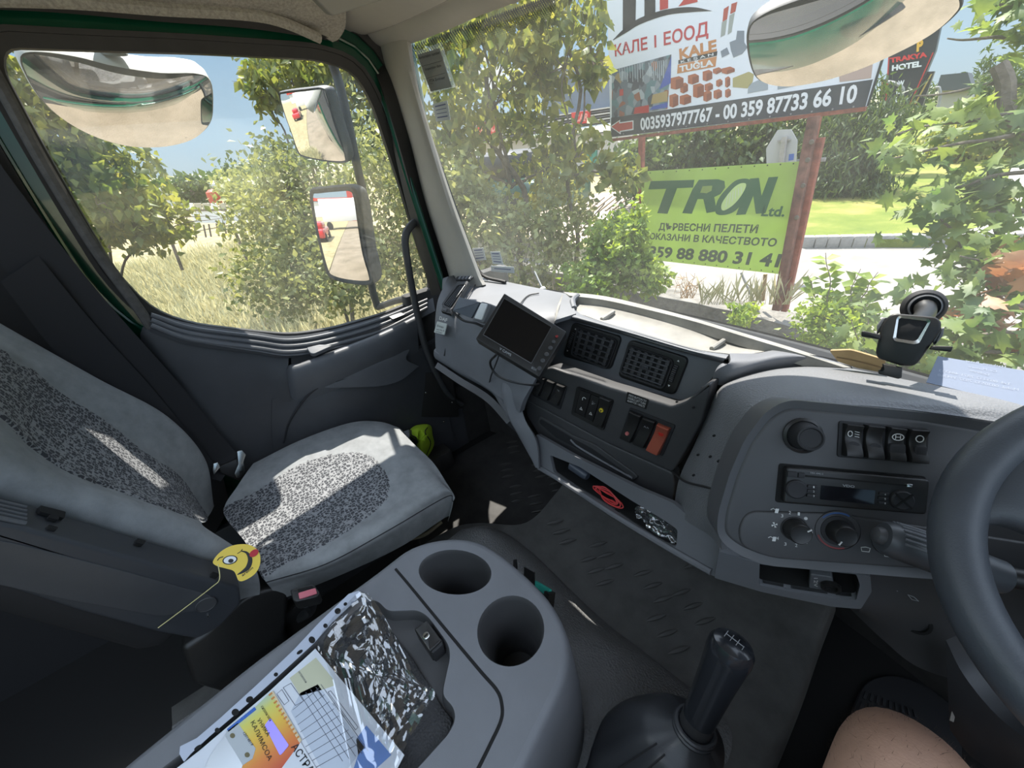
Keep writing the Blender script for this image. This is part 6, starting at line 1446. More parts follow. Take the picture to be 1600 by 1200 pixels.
b = MB(); b.pprism(WP, [(650, 80), (690, 66), (712, 136), (672, 146)], .0, .0015, r=.002); b.build('clear_pocket', glassy('clear_pocket', .12, .25, (.7, .75, .72), rough=.15), rg)
b = MB(); b.pprism(WP, [(653, 86), (688, 75), (707, 136), (674, 143)], .0018, .0030); b.build('card', mat('grey_card', (.23, .235, .225), .7), rg)
b = MB(); b.text(WP, 'Registration number', (656, 93), (689, 84), (655, 88.5), .0036, bold=.02); b.text(WP, 'Inspection date', (666, 110.5), (691, 104), (665, 106.5), .0036, bold=.02); b.text(WP, 'FTA Engineer', (673, 129), (697, 123), (672, 124.5), .0036, bold=.02); b.text(WP, 'Name', (673.5, 131.7), (678, 130.7), (673.2, 130), .0036)
b.bar(WP.P(*WP.loc(660, 104), .0036), WP.P(*WP.loc(692, 95), .0036), .0008, .0004, WP.n); b.bar(WP.P(*WP.loc(667, 123), .0036), WP.P(*WP.loc(697, 114), .0036), .0008, .0004, WP.n)
b.build('print', M['blackink'], rg); settle(rg)
def dec(q, label, rows_=4):
    t = thing('sticker', label, 'sticker', 'small printed labels on the windscreen'); c = (sum(p[0] for p in q)/4, sum(p[1] for p in q)/4); WPl = wplane(*c)
    b = MB(); b.pprism(WPl, q, 0, .0012, r=.001); b.build('label_face', M['decal'], t)
    b = MB()
    for k in range(rows_):
        u = (k+.8)/(rows_+.8)
        l = [q[0][i]+(q[3][i]-q[0][i])*u for i in (0, 1)]; r_ = [q[1][i]+(q[2][i]-q[1][i])*u for i in (0, 1)]
        A = [l[i]+(r_[i]-l[i])*.14 for i in (0, 1)]; B = [l[i]+(r_[i]-l[i])*.86 for i in (0, 1)]
        b.bar(WPl.P(*WPl.loc(*A), .0014), WPl.P(*WPl.loc(*B), .0014), .0030 if k % 3 == 0 else .0016, .0004, WPl.n)
    b.build('print', mat('blue_grey_print', (.16, .18, .32), .6), t); settle(t)
dec([(676, 163), (699, 157), (704, 187), (682, 190)], 'small white and blue tax label on windscreen below the grey inspection card')
dec([(738, 388), (755, 387), (760, 406), (742, 408)], 'small white printed label at lower left corner of windscreen, left of a pair')
dec([(766, 393), (781, 393), (787, 414), (770, 412)], 'small white printed label at lower left of windscreen, right of a pair')
dec([(767, 415), (803, 417), (804, 427), (768, 424)], 'narrow white strip label below the pair of small labels on the windscreen', 1)

# ---------------- exterior mirrors ----------------
M['housing'] = mat('dark_mirror_housing', (.022, .023, .024), .55, var=.3, vscale=40, detail=8)
M['housing_dust'] = mat('dusty_mirror_housing', (.055, .057, .055), .7, var=.5, vscale=60, detail=10)
def mirror_glass(pl, px, name, parent, bulge, w=.004, rr=.02):
    pts = [pl.loc(*p) for p in px]; pts = [tuple(p) for p in spline(pts, 72, True)]
    cx = sum(p[0] for p in pts)/len(pts); cy = sum(p[1] for p in pts)/len(pts); vs = []; fs = []; n = 72; K = 14
    dm_ = max((p[0]-cx)**2+(p[1]-cy)**2 for p in pts)
    for k in range(K):
        t = 1-k/(K-1)*.995
        for p in pts:
            x = (p[0]-cx)*t; y = (p[1]-cy)*t; vs.append(pl.P(cx+x, cy+y, w+bulge*(1-(x*x+y*y)/dm_)))
    for k in range(K-1):
        for j in range(n): fs.append((k*n+j, k*n+(j+1) % n, (k+1)*n+(j+1) % n, (k+1)*n+j))
    fs.append(tuple(range((K-1)*n, K*n)))
    b = MB(); b.add(vs, fs); return b.build(name, M['mirror'], parent, ang=180)
def housing(pl, px, name, parent, depth, m, grow=.012, back=.6):
    pts = [tuple(p) for p in spline([pl.loc(*p) for p in px], 72, True)]
    if area2(pts) < 0: pts = pts[::-1]
    cx = sum(p[0] for p in pts)/72; cy = sum(p[1] for p in pts)/72
    b = MB(); R_ = [(inset(pts, 0), .002), (inset(pts, -grow*.7), .006), (inset(pts, -grow), 0), (inset(pts, -grow), -depth*.4)]
    R_ += [([(cx+(p[0]-cx)*s_, cy+(p[1]-cy)*s_) for p in inset(pts, -grow)], -depth*d_) for s_, d_ in ((.96, .7), (.86, .9), (back, 1.0))]
    vs = []; fs = []
    for r, w in R_: vs += [pl.P(u, v, w) for u, v in r]
    n = 72
    for k in range(len(R_)-1):
        for i in range(n): fs.append((k*n+i, k*n+(i+1) % n, (k+1)*n+(i+1) % n, (k+1)*n+i))
    fs.append(tuple(range((len(R_)-1)*n, len(R_)*n))); b.add(vs, fs); return b.build(name, m, parent)
km = thing('kerb_mirror', 'large rounded kerb view mirror hanging outside top of the passenger window', 'mirror')
KM = Plane(pd(185, 150, 1.62), Vector((.62, .02, -.62)), Vector((0, 0, 1)))
kout = [(33, 87), (60, 80), (120, 88), (180, 103), (250, 113), (305, 114), (326, 125), (330, 160), (325, 190), (300, 212), (255, 222), (200, 221), (150, 208), (105, 186), (70, 158), (45, 122)]
mirror_glass(KM, kout, 'mirror_glass', km, .028, .003); housing(KM, kout, 'housing', km, .07, mat('pale_mirror_housing', (.62, .62, .58), .6, var=.1, vscale=30), .004, .5)
b = MB(); kb_ = KM.hit(185, 98)-KM.n*.03; b.tube([kb_, kb_+Vector((.03, 0, .06)), kb_+Vector((.16, 0, .16))], [.035, .03, .03], 14, smooth=10, flat=.6); b.build('bracket', mat('grey_bracket', (.30, .31, .29), .6), km); settle(km)
wm = thing('wide_angle_mirror', 'smaller upper wide angle door mirror in dark housing above the main mirror', 'mirror')
Cm = pd(495, 190, 1.80); toC = (Vector(CAM)-Cm).normalized(); N_ = (toC+Vector((-.10, -1, -.22)).normalized()).normalized()
WM = Plane(Cm, N_)
wo_ = [(440, 150), (446, 146), (480, 142), (505, 140), (512, 150), (522, 185), (535, 225), (540, 246), (536, 251), (510, 249), (478, 243), (468, 236), (458, 205), (446, 172)]
mirror_glass(WM, wo_, 'mirror_glass', wm, .012); housing(WM, wo_, 'housing', wm, .07, M['housing'], .008); settle(wm)
mm = thing('door_mirror', 'large dusty black main door mirror outside the passenger window below the wide angle mirror', 'mirror')
Cm = pd(540, 365, 1.75); toC = (Vector(CAM)-Cm).normalized(); N_ = (toC+Vector((-.10, -1, -.10)).normalized()).normalized()
MM = Plane(Cm, N_)
mo_ = [(491, 306), (500, 302), (530, 299), (548, 299), (554, 310), (560, 345), (568, 395), (577, 430), (574, 438), (545, 436), (522, 430), (514, 420), (504, 380), (496, 340)]
mirror_glass(MM, mo_, 'mirror_glass', mm, .006); housing(MM, mo_, 'housing', mm, .09, M['housing_dust'], .020); settle(mm)
ma = thing('mirror_arm', 'long dark vertical steel arm carrying both door mirrors', 'bracket')
xa = -1.30
b = MB(); b.tube([onx(520, 100, xa), onx(535, 150, xa), onx(556, 250, xa), onx(572, 330, xa), onx(580, 440, xa), onx(590, 480, xa)], .016, 12, smooth=30); b.build('tube', M['housing'], ma)
b = MB(); b.tube([onx(590, 480, xa), Vector((-1.15, .62, .72)), Vector((-1.0, .66, .70))], .014, 10, smooth=12); b.build('lower_bracket', M['housing'], ma)
b = MB(); b.tube([onx(520, 100, xa), Vector((-1.12, .62, 1.66)), Vector((-1.0, .66, 1.62))], .014, 10, smooth=12); b.build('upper_bracket', M['housing'], ma); settle(ma)
fmr = thing('front_mirror', 'large rounded front view mirror hanging outside upper windscreen above the hotel sign', 'mirror')
FMp = Plane(pd(1330, 40, 1.50), Vector((.42, -.95, -.80)))
fo_ = [(1172, 45), (1195, 22), (1250, 0), (1330, -25), (1420, -40), (1480, -32), (1499, 0), (1490, 20), (1455, 48), (1400, 74), (1340, 98), (1280, 117), (1225, 127), (1188, 120), (1174, 90)]
mirror_glass(FMp, fo_, 'mirror_glass', fmr, .03); housing(FMp, fo_, 'housing', fmr, .06, M['housing'], .006, .5)
b = MB(); fb = FMp.hit(1340, 10)-FMp.n*.05; b.tube([fb, fb+Vector((0, -.02, .15)), Vector((.35, .98, 1.75))], .022, 12, smooth=12); b.build('bracket', M['housing'], fmr); settle(fmr)
wj = thing('washer_jet', 'small pale washer wand standing outside the lower left of the windscreen', 'washer jet')
b = MB(); b.tube([pd(835, 424, 1.35), pd(846, 448, 1.33)], .003, 8); b.lathe(pd(848, 450, 1.33), (0, 0, 1), [(.010, -.012), (.010, 0), (.006, .004)], 10); b.build('wand', M['ink'], wj); settle(wj)
# ================= outside =================
def noisy(name, c1, c2, sc=2.0, rough=.95, bump=.5, bs=30, bd=.02, c3=None, detail=10):
    m, t, b, o = _new(name); N = t.nodes; L = t.links; tc = N.new('ShaderNodeTexCoord')
    n = N.new('ShaderNodeTexNoise'); n.inputs['Scale'].default_value = sc; n.inputs['Detail'].default_value = detail; n.inputs['Roughness'].default_value = .7; L.new(tc.outputs['Object'], n.inputs['Vector'])
    r = N.new('ShaderNodeValToRGB'); e = r.color_ramp.elements; e[0].position = .35; e[0].color = (*c1, 1); e[1].position = .65; e[1].color = (*c2, 1)
    if c3: x = e.new(.5); x.color = (*c3, 1)
    L.new(n.outputs['Fac'], r.inputs[0]); L.new(r.outputs[0], b.inputs['Base Color']); b.inputs['Roughness'].default_value = rough; b.inputs['Specular IOR Level'].default_value = .15
    n2 = N.new('ShaderNodeTexNoise'); n2.inputs['Scale'].default_value = bs; n2.inputs['Detail'].default_value = 4; L.new(tc.outputs['Object'], n2.inputs['Vector'])
    bp = N.new('ShaderNodeBump'); bp.inputs['Strength'].default_value = bump; bp.inputs['Distance'].default_value = bd; L.new(n2.outputs['Fac'], bp.inputs['Height']); L.new(bp.outputs[0], b.inputs['Normal']); return m
G0 = -1.0; G1 = -.62      # yard level, verge level beyond the low wall
M['yard'] = noisy('yard_concrete', (.17, .14, .10), (.25, .205, .15), 1.2)
M['verge'] = noisy('dry_verge_soil', (.20, .17, .09), (.36, .30, .17), 2.5)
M['road'] = noisy('sunlit_road', (.20, .185, .165), (.27, .25, .22), 3.0, bs=60, bd=.006)
M['lawn'] = noisy('lawn_grass', (.10, .14, .025), (.26, .22, .07), .8, c3=(.15, .18, .035), bs=50, bd=.03)
def slab(name, pts, z, m, label=None, th=.05, kind='structure', cat=None):
    b = MB(); pl = Plane(Vector((0, 0, z)), Vector((0, 0, 1))); pl.o = Vector((0, 0, z)); q = [((Vector((x, y, z))-pl.o).dot(pl.u), (Vector((x, y, z))-pl.o).dot(pl.v)) for x, y in pts]
    b.prism(pl, q, -th, 0); o = b.build(name, m, smooth=False); tag(o, label, cat, None, kind); return o
slab('ground_yard', [(-60, -90), (40, -90), (40, 4.6), (-60, 4.6)], G0, M['yard'], 'sandy concrete yard the truck stands on')
slab('ground_verge', [(-120, 4.5), (60, 4.5), (60, 120), (-120, 120)], G1-.02, M['verge'], 'dry soil verge beyond the low wall', .4)
slab('ground_field', [(-400, -200), (-3.2, -200), (-3.2, 4.5), (-400, 4.5)], G0+.03, M['verge'], 'dry weedy ground beside the yard')
def zp(px, py, z): p = onz(px, py, z); return (p.x, p.y)
slab('ground_road', [zp(930, 350, G1)]+[zp(1000, 452, G1), zp(1240, 520, G1), zp(1400, 560, G1), (6, 4.8), (12, 10.5), zp(1600, 372, G1), zp(1500, 377, G1), zp(1250, 378, G1), zp(1100, 350, G1), zp(1000, 325, G1)], G1+.005, M['road'], 'pale sunlit road beyond the low wall')
lz = G1+.12
slab('ground_lawn', [zp(1253, 374, lz), zp(1440, 374, lz), zp(1600, 362, lz), (20, 14), (24, 60), (-12, 60), zp(1130, 262, lz), zp(1200, 320, lz)], lz, M['lawn'], 'sunlit lawn behind the kerb', .25)
slab('ground_path', [zp(1480, 372, lz), zp(1600, 366, lz), zp(1600, 330, lz), zp(1640, 262, lz), zp(1580, 250, lz), zp(1572, 300, lz), zp(1600, 322, lz), zp(1560, 345, lz)], lz+.01, noisy('pale_path', (.32, .30, .27), (.42, .39, .35), 5), 'pale paved path at the right of lawn')
# kerb stones
p0 = onz(1248, 388, G1); p1 = onz(1440, 386, G1); p2 = onz(1640, 372, G1)
M['kerb'] = noisy('kerb_stone', (.24, .235, .225), (.36, .35, .33), 6)
d = (p1-p0); L_ = d.length; n = 14
for k in range(n):
    a = p0+d*(k/n*1.5); c = p0+d*((k+.96)/n*1.5); b = MB(); b.bar(a+Vector((0, .06, .08)), c+Vector((0, .06, .08)), .14, .18, bevel=.012); o = b.build('kerb_stone', M['kerb']); tag(o, 'grey kerb stone in the row along front edge of the lawn', 'kerb', 'kerb stones along the lawn')
# low wall in front of the truck
lw = [onz(930, 462, G1+.08), onz(1000, 476, G1+.08), onz(1100, 487, G1+.08), onz(1200, 497, G1+.08), onz(1290, 535, G1+.08), onz(1400, 575, G1+.08)]
y0 = 4.25
b = MB(); 
prof = []
for i in range(60):
    x = -6+i*.16; h = G1+.06+.05*noise.noise(Vector((x*1.1, 0, 0)))+.02*noise.noise(Vector((x*5, 1, 0)))
    prof.append((x, h))
vs = []; fs = []
for x, h in prof: vs += [(x, y0-.02+.03*noise.noise(Vector((x*2, 3, 0))), G0-.02), (x, y0+.02*noise.noise(Vector((x*3, 7, 0))), h), (x, y0+.34, h+.01*noise.noise(Vector((x*4, 9, 0)))), (x, y0+.36, G0-.02)]
for i in range(59):
    a = i*4
    for k in range(3): fs.append((a+k, a+k+1, a+k+5, a+k+4))
b.add(vs, fs); o = b.build('low_wall', noisy('weathered_concrete', (.10, .095, .085), (.26, .24, .21), 5, bs=25, bd=.03)); tag(o, 'low weathered concrete wall below the signs', 'wall')

# ---------------- leaves ----------------
def leafmat(name, c, c2, trans=.45, rough=.5):
    m, t, b, o = _new(name); N = t.nodes; L = t.links
    g = N.new('ShaderNodeTexCoord'); n = N.new('ShaderNodeTexNoise'); n.inputs['Scale'].default_value = 6; n.inputs['Detail'].default_value = 3; L.new(g.outputs['Object'], n.inputs['Vector'])
    n2 = N.new('ShaderNodeTexNoise'); n2.inputs['Scale'].default_value = 1.1; L.new(g.outputs['Object'], n2.inputs['Vector'])
    ad = N.new('ShaderNodeMath'); ad.operation = 'MULTIPLY_ADD'; ad.inputs[1].default_value = .5; L.new(n2.outputs['Fac'], ad.inputs[0]); L.new(n.outputs['Fac'], ad.inputs[2])
    r = N.new('ShaderNodeValToRGB'); e = r.color_ramp.elements; e[0].position = .6; e[0].color = (*c, 1); e[1].position = .92; e[1].color = (*c2, 1); L.new(ad.outputs[0], r.inputs[0])
    L.new(r.outputs[0], b.inputs['Base Color']); b.inputs['Roughness'].default_value = rough
    tl = N.new('ShaderNodeBsdfTranslucent'); hs_ = N.new('ShaderNodeHueSaturation'); hs_.inputs['Hue'].default_value = .485; hs_.inputs['Saturation'].default_value = 1.1; hs_.inputs['Value'].default_value = 1.7; L.new(r.outputs[0], hs_.inputs['Color']); L.new(hs_.outputs[0], tl.inputs[0])
    mx = N.new('ShaderNodeMixShader'); mx.inputs[0].default_value = trans; L.new(b.outputs[0], mx.inputs[1]); L.new(tl.outputs[0], mx.inputs[2]); L.new(mx.outputs[0], o.inputs[0]); return m
M['leaf'] = leafmat('light_green_leaves', (.10, .14, .03), (.26, .26, .06))
M['leafd'] = leafmat('dark_green_leaves', (.035, .065, .014), (.09, .13, .03), .3)
M['leafm'] = leafmat('maple_leaves', (.07, .13, .035), (.20, .26, .06), .45)
M['leafb'] = leafmat('bush_leaves', (.12, .20, .03), (.28, .36, .06), .4)
M['leafdry'] = leafmat('brown_dry_leaves', (.30, .14, .06), (.48, .27, .13), .3)
M['grassd'] = leafmat('dry_grass', (.30, .28, .14), (.48, .46, .27), .35)
M['weed'] = leafmat('olive_weeds', (.13, .16, .05), (.33, .34, .12), .35)
M['bark'] = mat('bark', (.16, .13, .10), .9, var=.3, vscale=20, bump=.5, bscale=60, bdist=.01)
OV = (np.array([[0, 0, 0], [.30, .35, .08], [0, 1, -.06], [-.30, .35, .08]]), [(0, 1, 2), (0, 2, 3)])
LN = (np.array([[0, 0, 0], [.13, .4, .03], [0, 1, -.10], [-.13, .4, .03]]), [(0, 1, 2), (0, 2, 3)])
_mp = [(0, 0), (.30, .05), (.62, -.02), (.45, .22), (.85, .42), (.48, .45), (.42, .62), (.22, .60), (0, 1.05), (-.22, .60), (-.42, .62), (-.48, .45), (-.85, .42), (-.45, .22), (-.62, -.02), (-.30, .05)]
MA = (np.array([[0, .35, .05]]+[[x, y, -.06*abs(x)-.05*(y > .8)] for x, y in _mp]), [(0, i+1, (i+1) % 16+1) for i in range(16)])
BL = (np.array([[-.012, 0, 0], [.012, 0, 0], [.02, .6, .08], [0, 1, .25]]), [(0, 1, 2), (0, 2, 3)])
def leaves(name, P, D, size, shape, m, parent=None, sizevar=.35, side=None):
    """P positions, D stem-to-tip directions"""
    V, F = shape; n = len(P); P = np.asarray(P, float); D = np.asarray(D, float); D /= np.linalg.norm(D, axis=1)[:, None]+1e-9
    r = RNG.normal(size=(n, 3)); 
    if side is not None: r = r*.45+np.asarray(side)
    S = np.cross(D, r); S /= np.linalg.norm(S, axis=1)[:, None]+1e-9; Nn = np.cross(S, D)
    sz = size*(1+sizevar*(RNG.random(n)*2-1))
    co = P[:, None]+sz[:, None, None]*(V[None, :, 0, None]*S[:, None]+V[None, :, 1, None]*D[:, None]+V[None, :, 2, None]*Nn[:, None])
    nv = len(V); co = co.reshape(-1, 3); Fa = np.array(F); fa = (Fa[None]+(np.arange(n)*nv)[:, None, None]).reshape(-1, 3)
    me = bpy.data.meshes.new(name); me.vertices.add(len(co)); me.vertices.foreach_set('co', co.ravel()); me.loops.add(fa.size); me.loops.foreach_set('vertex_index', fa.ravel().astype(np.int32))
    me.polygons.add(len(fa)); me.polygons.foreach_set('loop_start', np.arange(0, fa.size, 3, dtype=np.int32)); me.polygons.foreach_set('loop_total', np.full(len(fa), 3, np.int32)); me.update(calc_edges=True); me.materials.append(m)
    o = bpy.data.objects.new(name, me); COL.objects.link(o)
    if parent: o.parent = parent
    return o
def inell(c, r, n, shell=.5, clump=0, csize=.3):
    """points in an ellipsoid, denser outwards and optionally gathered in clumps"""
    def pts(k):
        v = RNG.normal(size=(k, 3)); v /= np.linalg.norm(v, axis=1)[:, None]; rad = shell+(1-shell)*RNG.random(k)**.6
        return np.array(c)+v*rad[:, None]*np.array(r)
    if clump:
        cc = pts(clump); i = RNG.integers(clump, size=n); return cc[i]+RNG.normal(size=(n, 3))*csize*np.array(r)*.5
    return pts(n)
def branchy(b, a, c, r0, r1, k=6, wob=.08):
    a = Vector(a); c = Vector(c); L_ = (c-a).length; P = [a.lerp(c, t/k)+Vector(RNG.normal(size=3))*wob*L_*.3*(0 < t < k) for t in range(k+1)]
    b.tube(P, [r0+(r1-r0)*t/k for t in range(k+1)], 7, smooth=k*3); return P
CLEAR = [[(948, -200), (1620, -200), (1620, 60), (1375, 170), (950, 222)], [(1003, 262), (1256, 248), (1220, 432), (1045, 422), (1012, 392)]]
def tree(label, base, crowns, n, size, shape, m, name='tree', group=None, cat='tree', droop=.6, tr=.06, clump=60, csize=.35, nb=8, clear=False):
    t = thing(name, label, cat, group); b = MB(); base = Vector(base); cs = [Vector(c) for c, r in crowns]
    tops = cs[0]; branchy(b, base, tops, tr, tr*.5)
    for c, r in crowns:
        branchy(b, base.lerp(cs[0], .55), c, tr*.5, tr*.2)
        for k in range(nb):
            e = Vector(c)+Vector(RNG.normal(size=3)*np.array(r)*.5); branchy(b, Vector(c)-(Vector((0, 0, r[2]*.4))), e, tr*.2, tr*.05, 4, .15)
    b.build('trunk', M['bark'], t)
    Ps = []; vol = [r[0]*r[1]*r[2] for c, r in crowns]; 
    for (c, r), v in zip(crowns, vol): Ps.append(inell(c, r, int(n*v**.66/sum(q**.66 for q in vol)), .35, clump, csize))
    P = np.concatenate(Ps)
    if clear:
        q = (P-CAM)@R3; px = q[:, 0]/q[:, 2]*FPX+800; py = q[:, 1]/q[:, 2]*FPX+600; P = P[[not any(inpoly((x, y), c_) for c_ in CLEAR) for x, y in zip(px, py)]]
    D = RNG.normal(size=P.shape)*.6+np.array([0, 0, -droop]); leaves('foliage', P, D, size, shape, m, t); settle(t); return t
def E(px, py, dist, rx, ry, rz): return (pd(px, py, dist), (rx, ry, rz))
def gb(px, py, dist, z=G1): p = pd(px, py, dist); return (p.x, p.y, z)
# trees seen through the left part of the windscreen
tree('leafy tree with drooping yellow green leaves seen through left end of windscreen', gb(830, 400, 5.6), [E(760, 120, 5.6, .95, .8, .8), E(700, 260, 5.4, .75, .6, .7), E(850, 265, 5.8, .4, .4, .4), E(740, 20, 5.7, .8, .8, .5)], 3300, .135, OV, M['leaf'], tr=.05, clump=110, csize=.22, clear=True)
tree('tall thin stemmed tree with sparse hanging leaves just left of the billboard', gb(905, 380, 5.0), [E(880, 60, 5.2, .50, .5, .55), E(925, 60, 5.1, .2, .3, .4), E(900, 225, 4.9, .35, .35, .35), E(965, 265, 4.7, .28, .3, .2)], 1000, .13, OV, M['leaf'], tr=.03, clump=60, csize=.22, clear=True)
tree('dense dark thicket of small leaved shrubs behind left corner of windscreen', gb(780, 430, 4.6), [E(735, 380, 4.6, .7, .6, .65), E(820, 400, 4.7, .55, .55, .5), E(870, 340, 5.0, .5, .5, .5), E(700, 330, 4.5, .6, .5, .5)], 7000, .07, OV, M['weed'], name='shrub', cat='shrub', droop=.2, tr=.02, clump=110, csize=.22)
tree('bright green rounded bush in front of left end of the green banner', gb(960, 450, 4.1), [E(965, 390, 4.05, .36, .3, .32), E(925, 440, 4.0, .30, .3, .22), E(1000, 360, 4.05, .20, .2, .28), E(1010, 430, 4.0, .20, .2, .2)], 6500, .058, OV, M['leafb'], name='bush', cat='bush', droop=.25, tr=.015, clump=120, csize=.28, clear=True)
# hedge and trees behind the signs
tree('dark green hedge of dense foliage behind gap between the two signs', gb(1130, 260, 13), [E(1060, 235, 13, 1.2, 1, .9), E(1140, 225, 13, 1.3, 1, .9), E(1230, 215, 13.5, 1.2, 1, 1.0), E(1000, 260, 12, .8, .8, .8)], 9000, .17, OV, M['leafd'], name='hedge', cat='hedge', tr=.1, clump=200, csize=.3)
tree('dark drooping tree with dense crown on the lawn right of the banner', gb(1330, 330, 12.5, lz), [E(1325, 235, 12.5, 1.05, 1.0, 1.25), E(1310, 290, 12.3, .95, .9, .55), E(1345, 200, 12.8, .8, .8, .5)], 13000, .15, LN, M['leafd'], tr=.12, clump=260, csize=.25, droop=1.1)
tree('slender young tree on the lawn behind the maple leaves', gb(1505, 330, 18.5, lz), [E(1545, 205, 19, 1.1, 1.1, .9), E(1500, 225, 18, .8, .8, .5)], 2600, .2, OV, M['leaf'], tr=.13, clump=80)
tree('tall conical conifers far behind the hotel sign', gb(1570, 160, 48), [E(1590, 150, 48, 2.2, 2, 2.2), E(1480, 155, 50, 4.0, 3, 1.4), E(1527, 135, 52, .7, .7, 2.6)], 4200, .5, LN, M['leafd'], name='conifer', tr=.2, clump=150)
# near maple (right)
mp_ = thing('maple_tree', 'near maple with large star shaped leaves filling right edge of windscreen', 'tree')
b = MB(); mb0 = Vector((2.3, 3.6, G1))
main = [((2.3, 3.6, G1), pd(1640, 300, 3.4)), (pd(1640, 300, 3.4), pd(1560, 100, 3.3))]
for a, c in main: branchy(b, a, c, .05, .03)
twigs = []
for (x0, y0_, x1, y1_, dd) in ((1640, 160, 1400, 210, 3.1), (1640, 200, 1380, 250, 3.0), (1640, 60, 1480, 60, 3.3), (1640, 120, 1430, 150, 3.2), (1640, 260, 1450, 300, 3.0), (1600, 330, 1440, 340, 2.9), (1560, 460, 1455, 320, 2.9), (1640, 420, 1500, 400, 2.8), (1640, 480, 1430, 460, 2.7), (1640, 520, 1500, 520, 2.6), (1640, 0, 1540, 10, 3.4), (1550, 250, 1560, 440, 3.0), (1640, 560, 1400, 530, 2.6), (1900, 100, 1660, 60, 3.4), (2000, 250, 1680, 200, 3.3), (1950, 350, 1660, 360, 3.0), (1900, 420, 1670, 480, 3.0), (1850, -60, 1640, -60, 3.5), (2100, 150, 1800, 120, 3.6)):
    P_ = branchy(b, pd(x0, y0_, dd+.2), pd(x1, y1_, dd), .012, .003, 6, .06); twigs.append(P_)
b.build('branches', M['bark'], mp_)
PP = []; DD = []
for P_ in twigs:
    for i in range(len(P_)-1):
        for k in range(10):
            p = P_[i].lerp(P_[i+1], RNG.random())+Vector(RNG.normal(size=3))*.06; PP.append(p); DD.append(Vector(RNG.normal(size=3))*.5+Vector((-.45, 0, -.35)))
HC = [(1368, 40), (1475, 30), (1575, 62), (1560, 118), (1440, 175), (1366, 175)]
kk = [i for i, p in enumerate(PP) if not inpoly(to_px(p), HC)]; PP = [PP[i] for i in kk]; DD = [DD[i] for i in kk]
leaves('foliage', PP, DD, .062, MA, M['leafm'], mp_, side=(0, -.5, .8))
PP = []; DD = []
for (x0, y0_, sx_, sy_, k) in ((1560, 470, 30, 40, 26), (1585, 420, 20, 20, 14), (1500, 500, 40, 15, 10), (1530, 520, 30, 10, 8)):
    for _ in range(k): PP.append(pd(x0+RNG.normal()*sx_, y0_+RNG.normal()*sy_, 2.7+RNG.random()*.2)); DD.append(Vector(RNG.normal(size=3))*.5+Vector((0, 0, -.8)))
leaves('dry_leaves', PP, DD, .075, MA, M['leafdry'], mp_, side=(0, -.5, .5)); settle(mp_)
# sapling with compound leaves and low maple shoots
sp = thing('sapling', 'small sapling with paired round leaflets growing right of the rusty post', 'plant'); b = MB(); PP = []; DD = []
base = pd(1305, 545, 3.5)
for (x1, y1_) in ((1290, 395), (1262, 430), (1345, 420), (1372, 425), (1320, 470), (1258, 480), (1360, 470), (1300, 450)):
    P_ = branchy(b, base, pd(x1, y1_, 3.5), .006, .002, 8, .05)
    for i in range(3, len(P_)-1):
        for s_ in (-1, 1):
            for q in range(2):
                p = P_[i].lerp(P_[i+1], q*.5); PP.append(p); DD.append(Vector((s_*.9, RNG.normal()*.4, .15+RNG.normal()*.3)))
b.build('stem', M['bark'], sp); leaves('foliage', PP, DD, .075, (OV[0]*np.array([1.25, 1, 1]), OV[1]), M['leafb'], sp, side=(0, -.6, .8))
P = inell(pd(1300, 520, 3.4), (.24, .2, .22), 1500, .2, 40, .4); leaves('low_foliage', P, RNG.normal(size=P.shape)+[0, 0, .3], .04, OV, M['leafb'], sp); settle(sp)
sh_ = thing('maple_shoot', 'low maple shoots with pointed leaves left of the phone holder', 'plant'); PP = []; DD = []; b = MB()
for (x1, y1_) in ((1385, 480), (1350, 520), (1400, 500), (1345, 470), (1370, 545), (1410, 450), (1330, 500), (1440, 560), (1500, 560), (1560, 555), (1480, 545)):
    P_ = branchy(b, pd((x1+1420)/2, 590, 3.0), pd(x1, y1_, 3.0), .005, .002, 5)
    for i in range(1, len(P_)):
        for q in range(4): PP.append(P_[i]+Vector(RNG.normal(size=3))*.05); DD.append(Vector(RNG.normal(size=3))*.6+Vector((-.2, 0, 0)))
b.build('stem', M['bark'], sh_); leaves('foliage', PP, DD, .052, MA, M['leafm'], sh_, side=(0, -.5, .8)); settle(sh_)
# dry weeds on the wall
def tuft(name, label, px0, px1, py, dist, n, h, m, spread=.25, group=None):
    P = []; D = []
    for _ in range(n):
        x = px0+(px1-px0)*RNG.random(); p = pd(x, py, dist+RNG.normal()*spread*.5); P.append(p); D.append(Vector(RNG.normal(size=3))*.3+Vector((0, 0, 1)))
    o = leaves(name, P, D, h, BL, m); tag(o, label, 'grass', None, 'stuff'); return o
tuft('dry_grass', 'dry straw grass on the low wall below green banner', 1090, 1235, 476, 4.7, 110, .26, M['grassd'])
dw = thing('dry_weed', 'orange brown dead weed standing under left part of the green banner', 'plant'); b = MB()
for k in range(14):
    a = pd(1075+RNG.normal()*5, 466, 4.4); P_ = branchy(b, a, pd(1055+k*3.4, 422+RNG.random()*22, 4.4), .004, .0015, 5, .12)
    for i in (2, 3, 4): branchy(b, P_[i], P_[i]+Vector(RNG.normal(size=3))*.05, .003, .001, 3)
b.build('stems', mat('dead_stem', (.42, .24, .10), .9), dw); settle(dw)
P = inell(pd(1160, 497, 3.9), (.12, .1, .12), 300, .2, 12, .4); o = leaves('weed', P, RNG.normal(size=P.shape)+[0, 0, .5], .05, OV, M['leafb']); tag(o, 'small green weed growing on front of the low wall under the banner strut', 'plant')
P = inell(pd(890, 500, 3.3), (.5, .2, .12), 1500, .2, 40, .4); o = leaves('weed', P, RNG.normal(size=P.shape)+[0, 0, .5], .05, OV, M['weed']); tag(o, 'low olive weeds at the foot of the bright bush just above dashboard', 'plant')

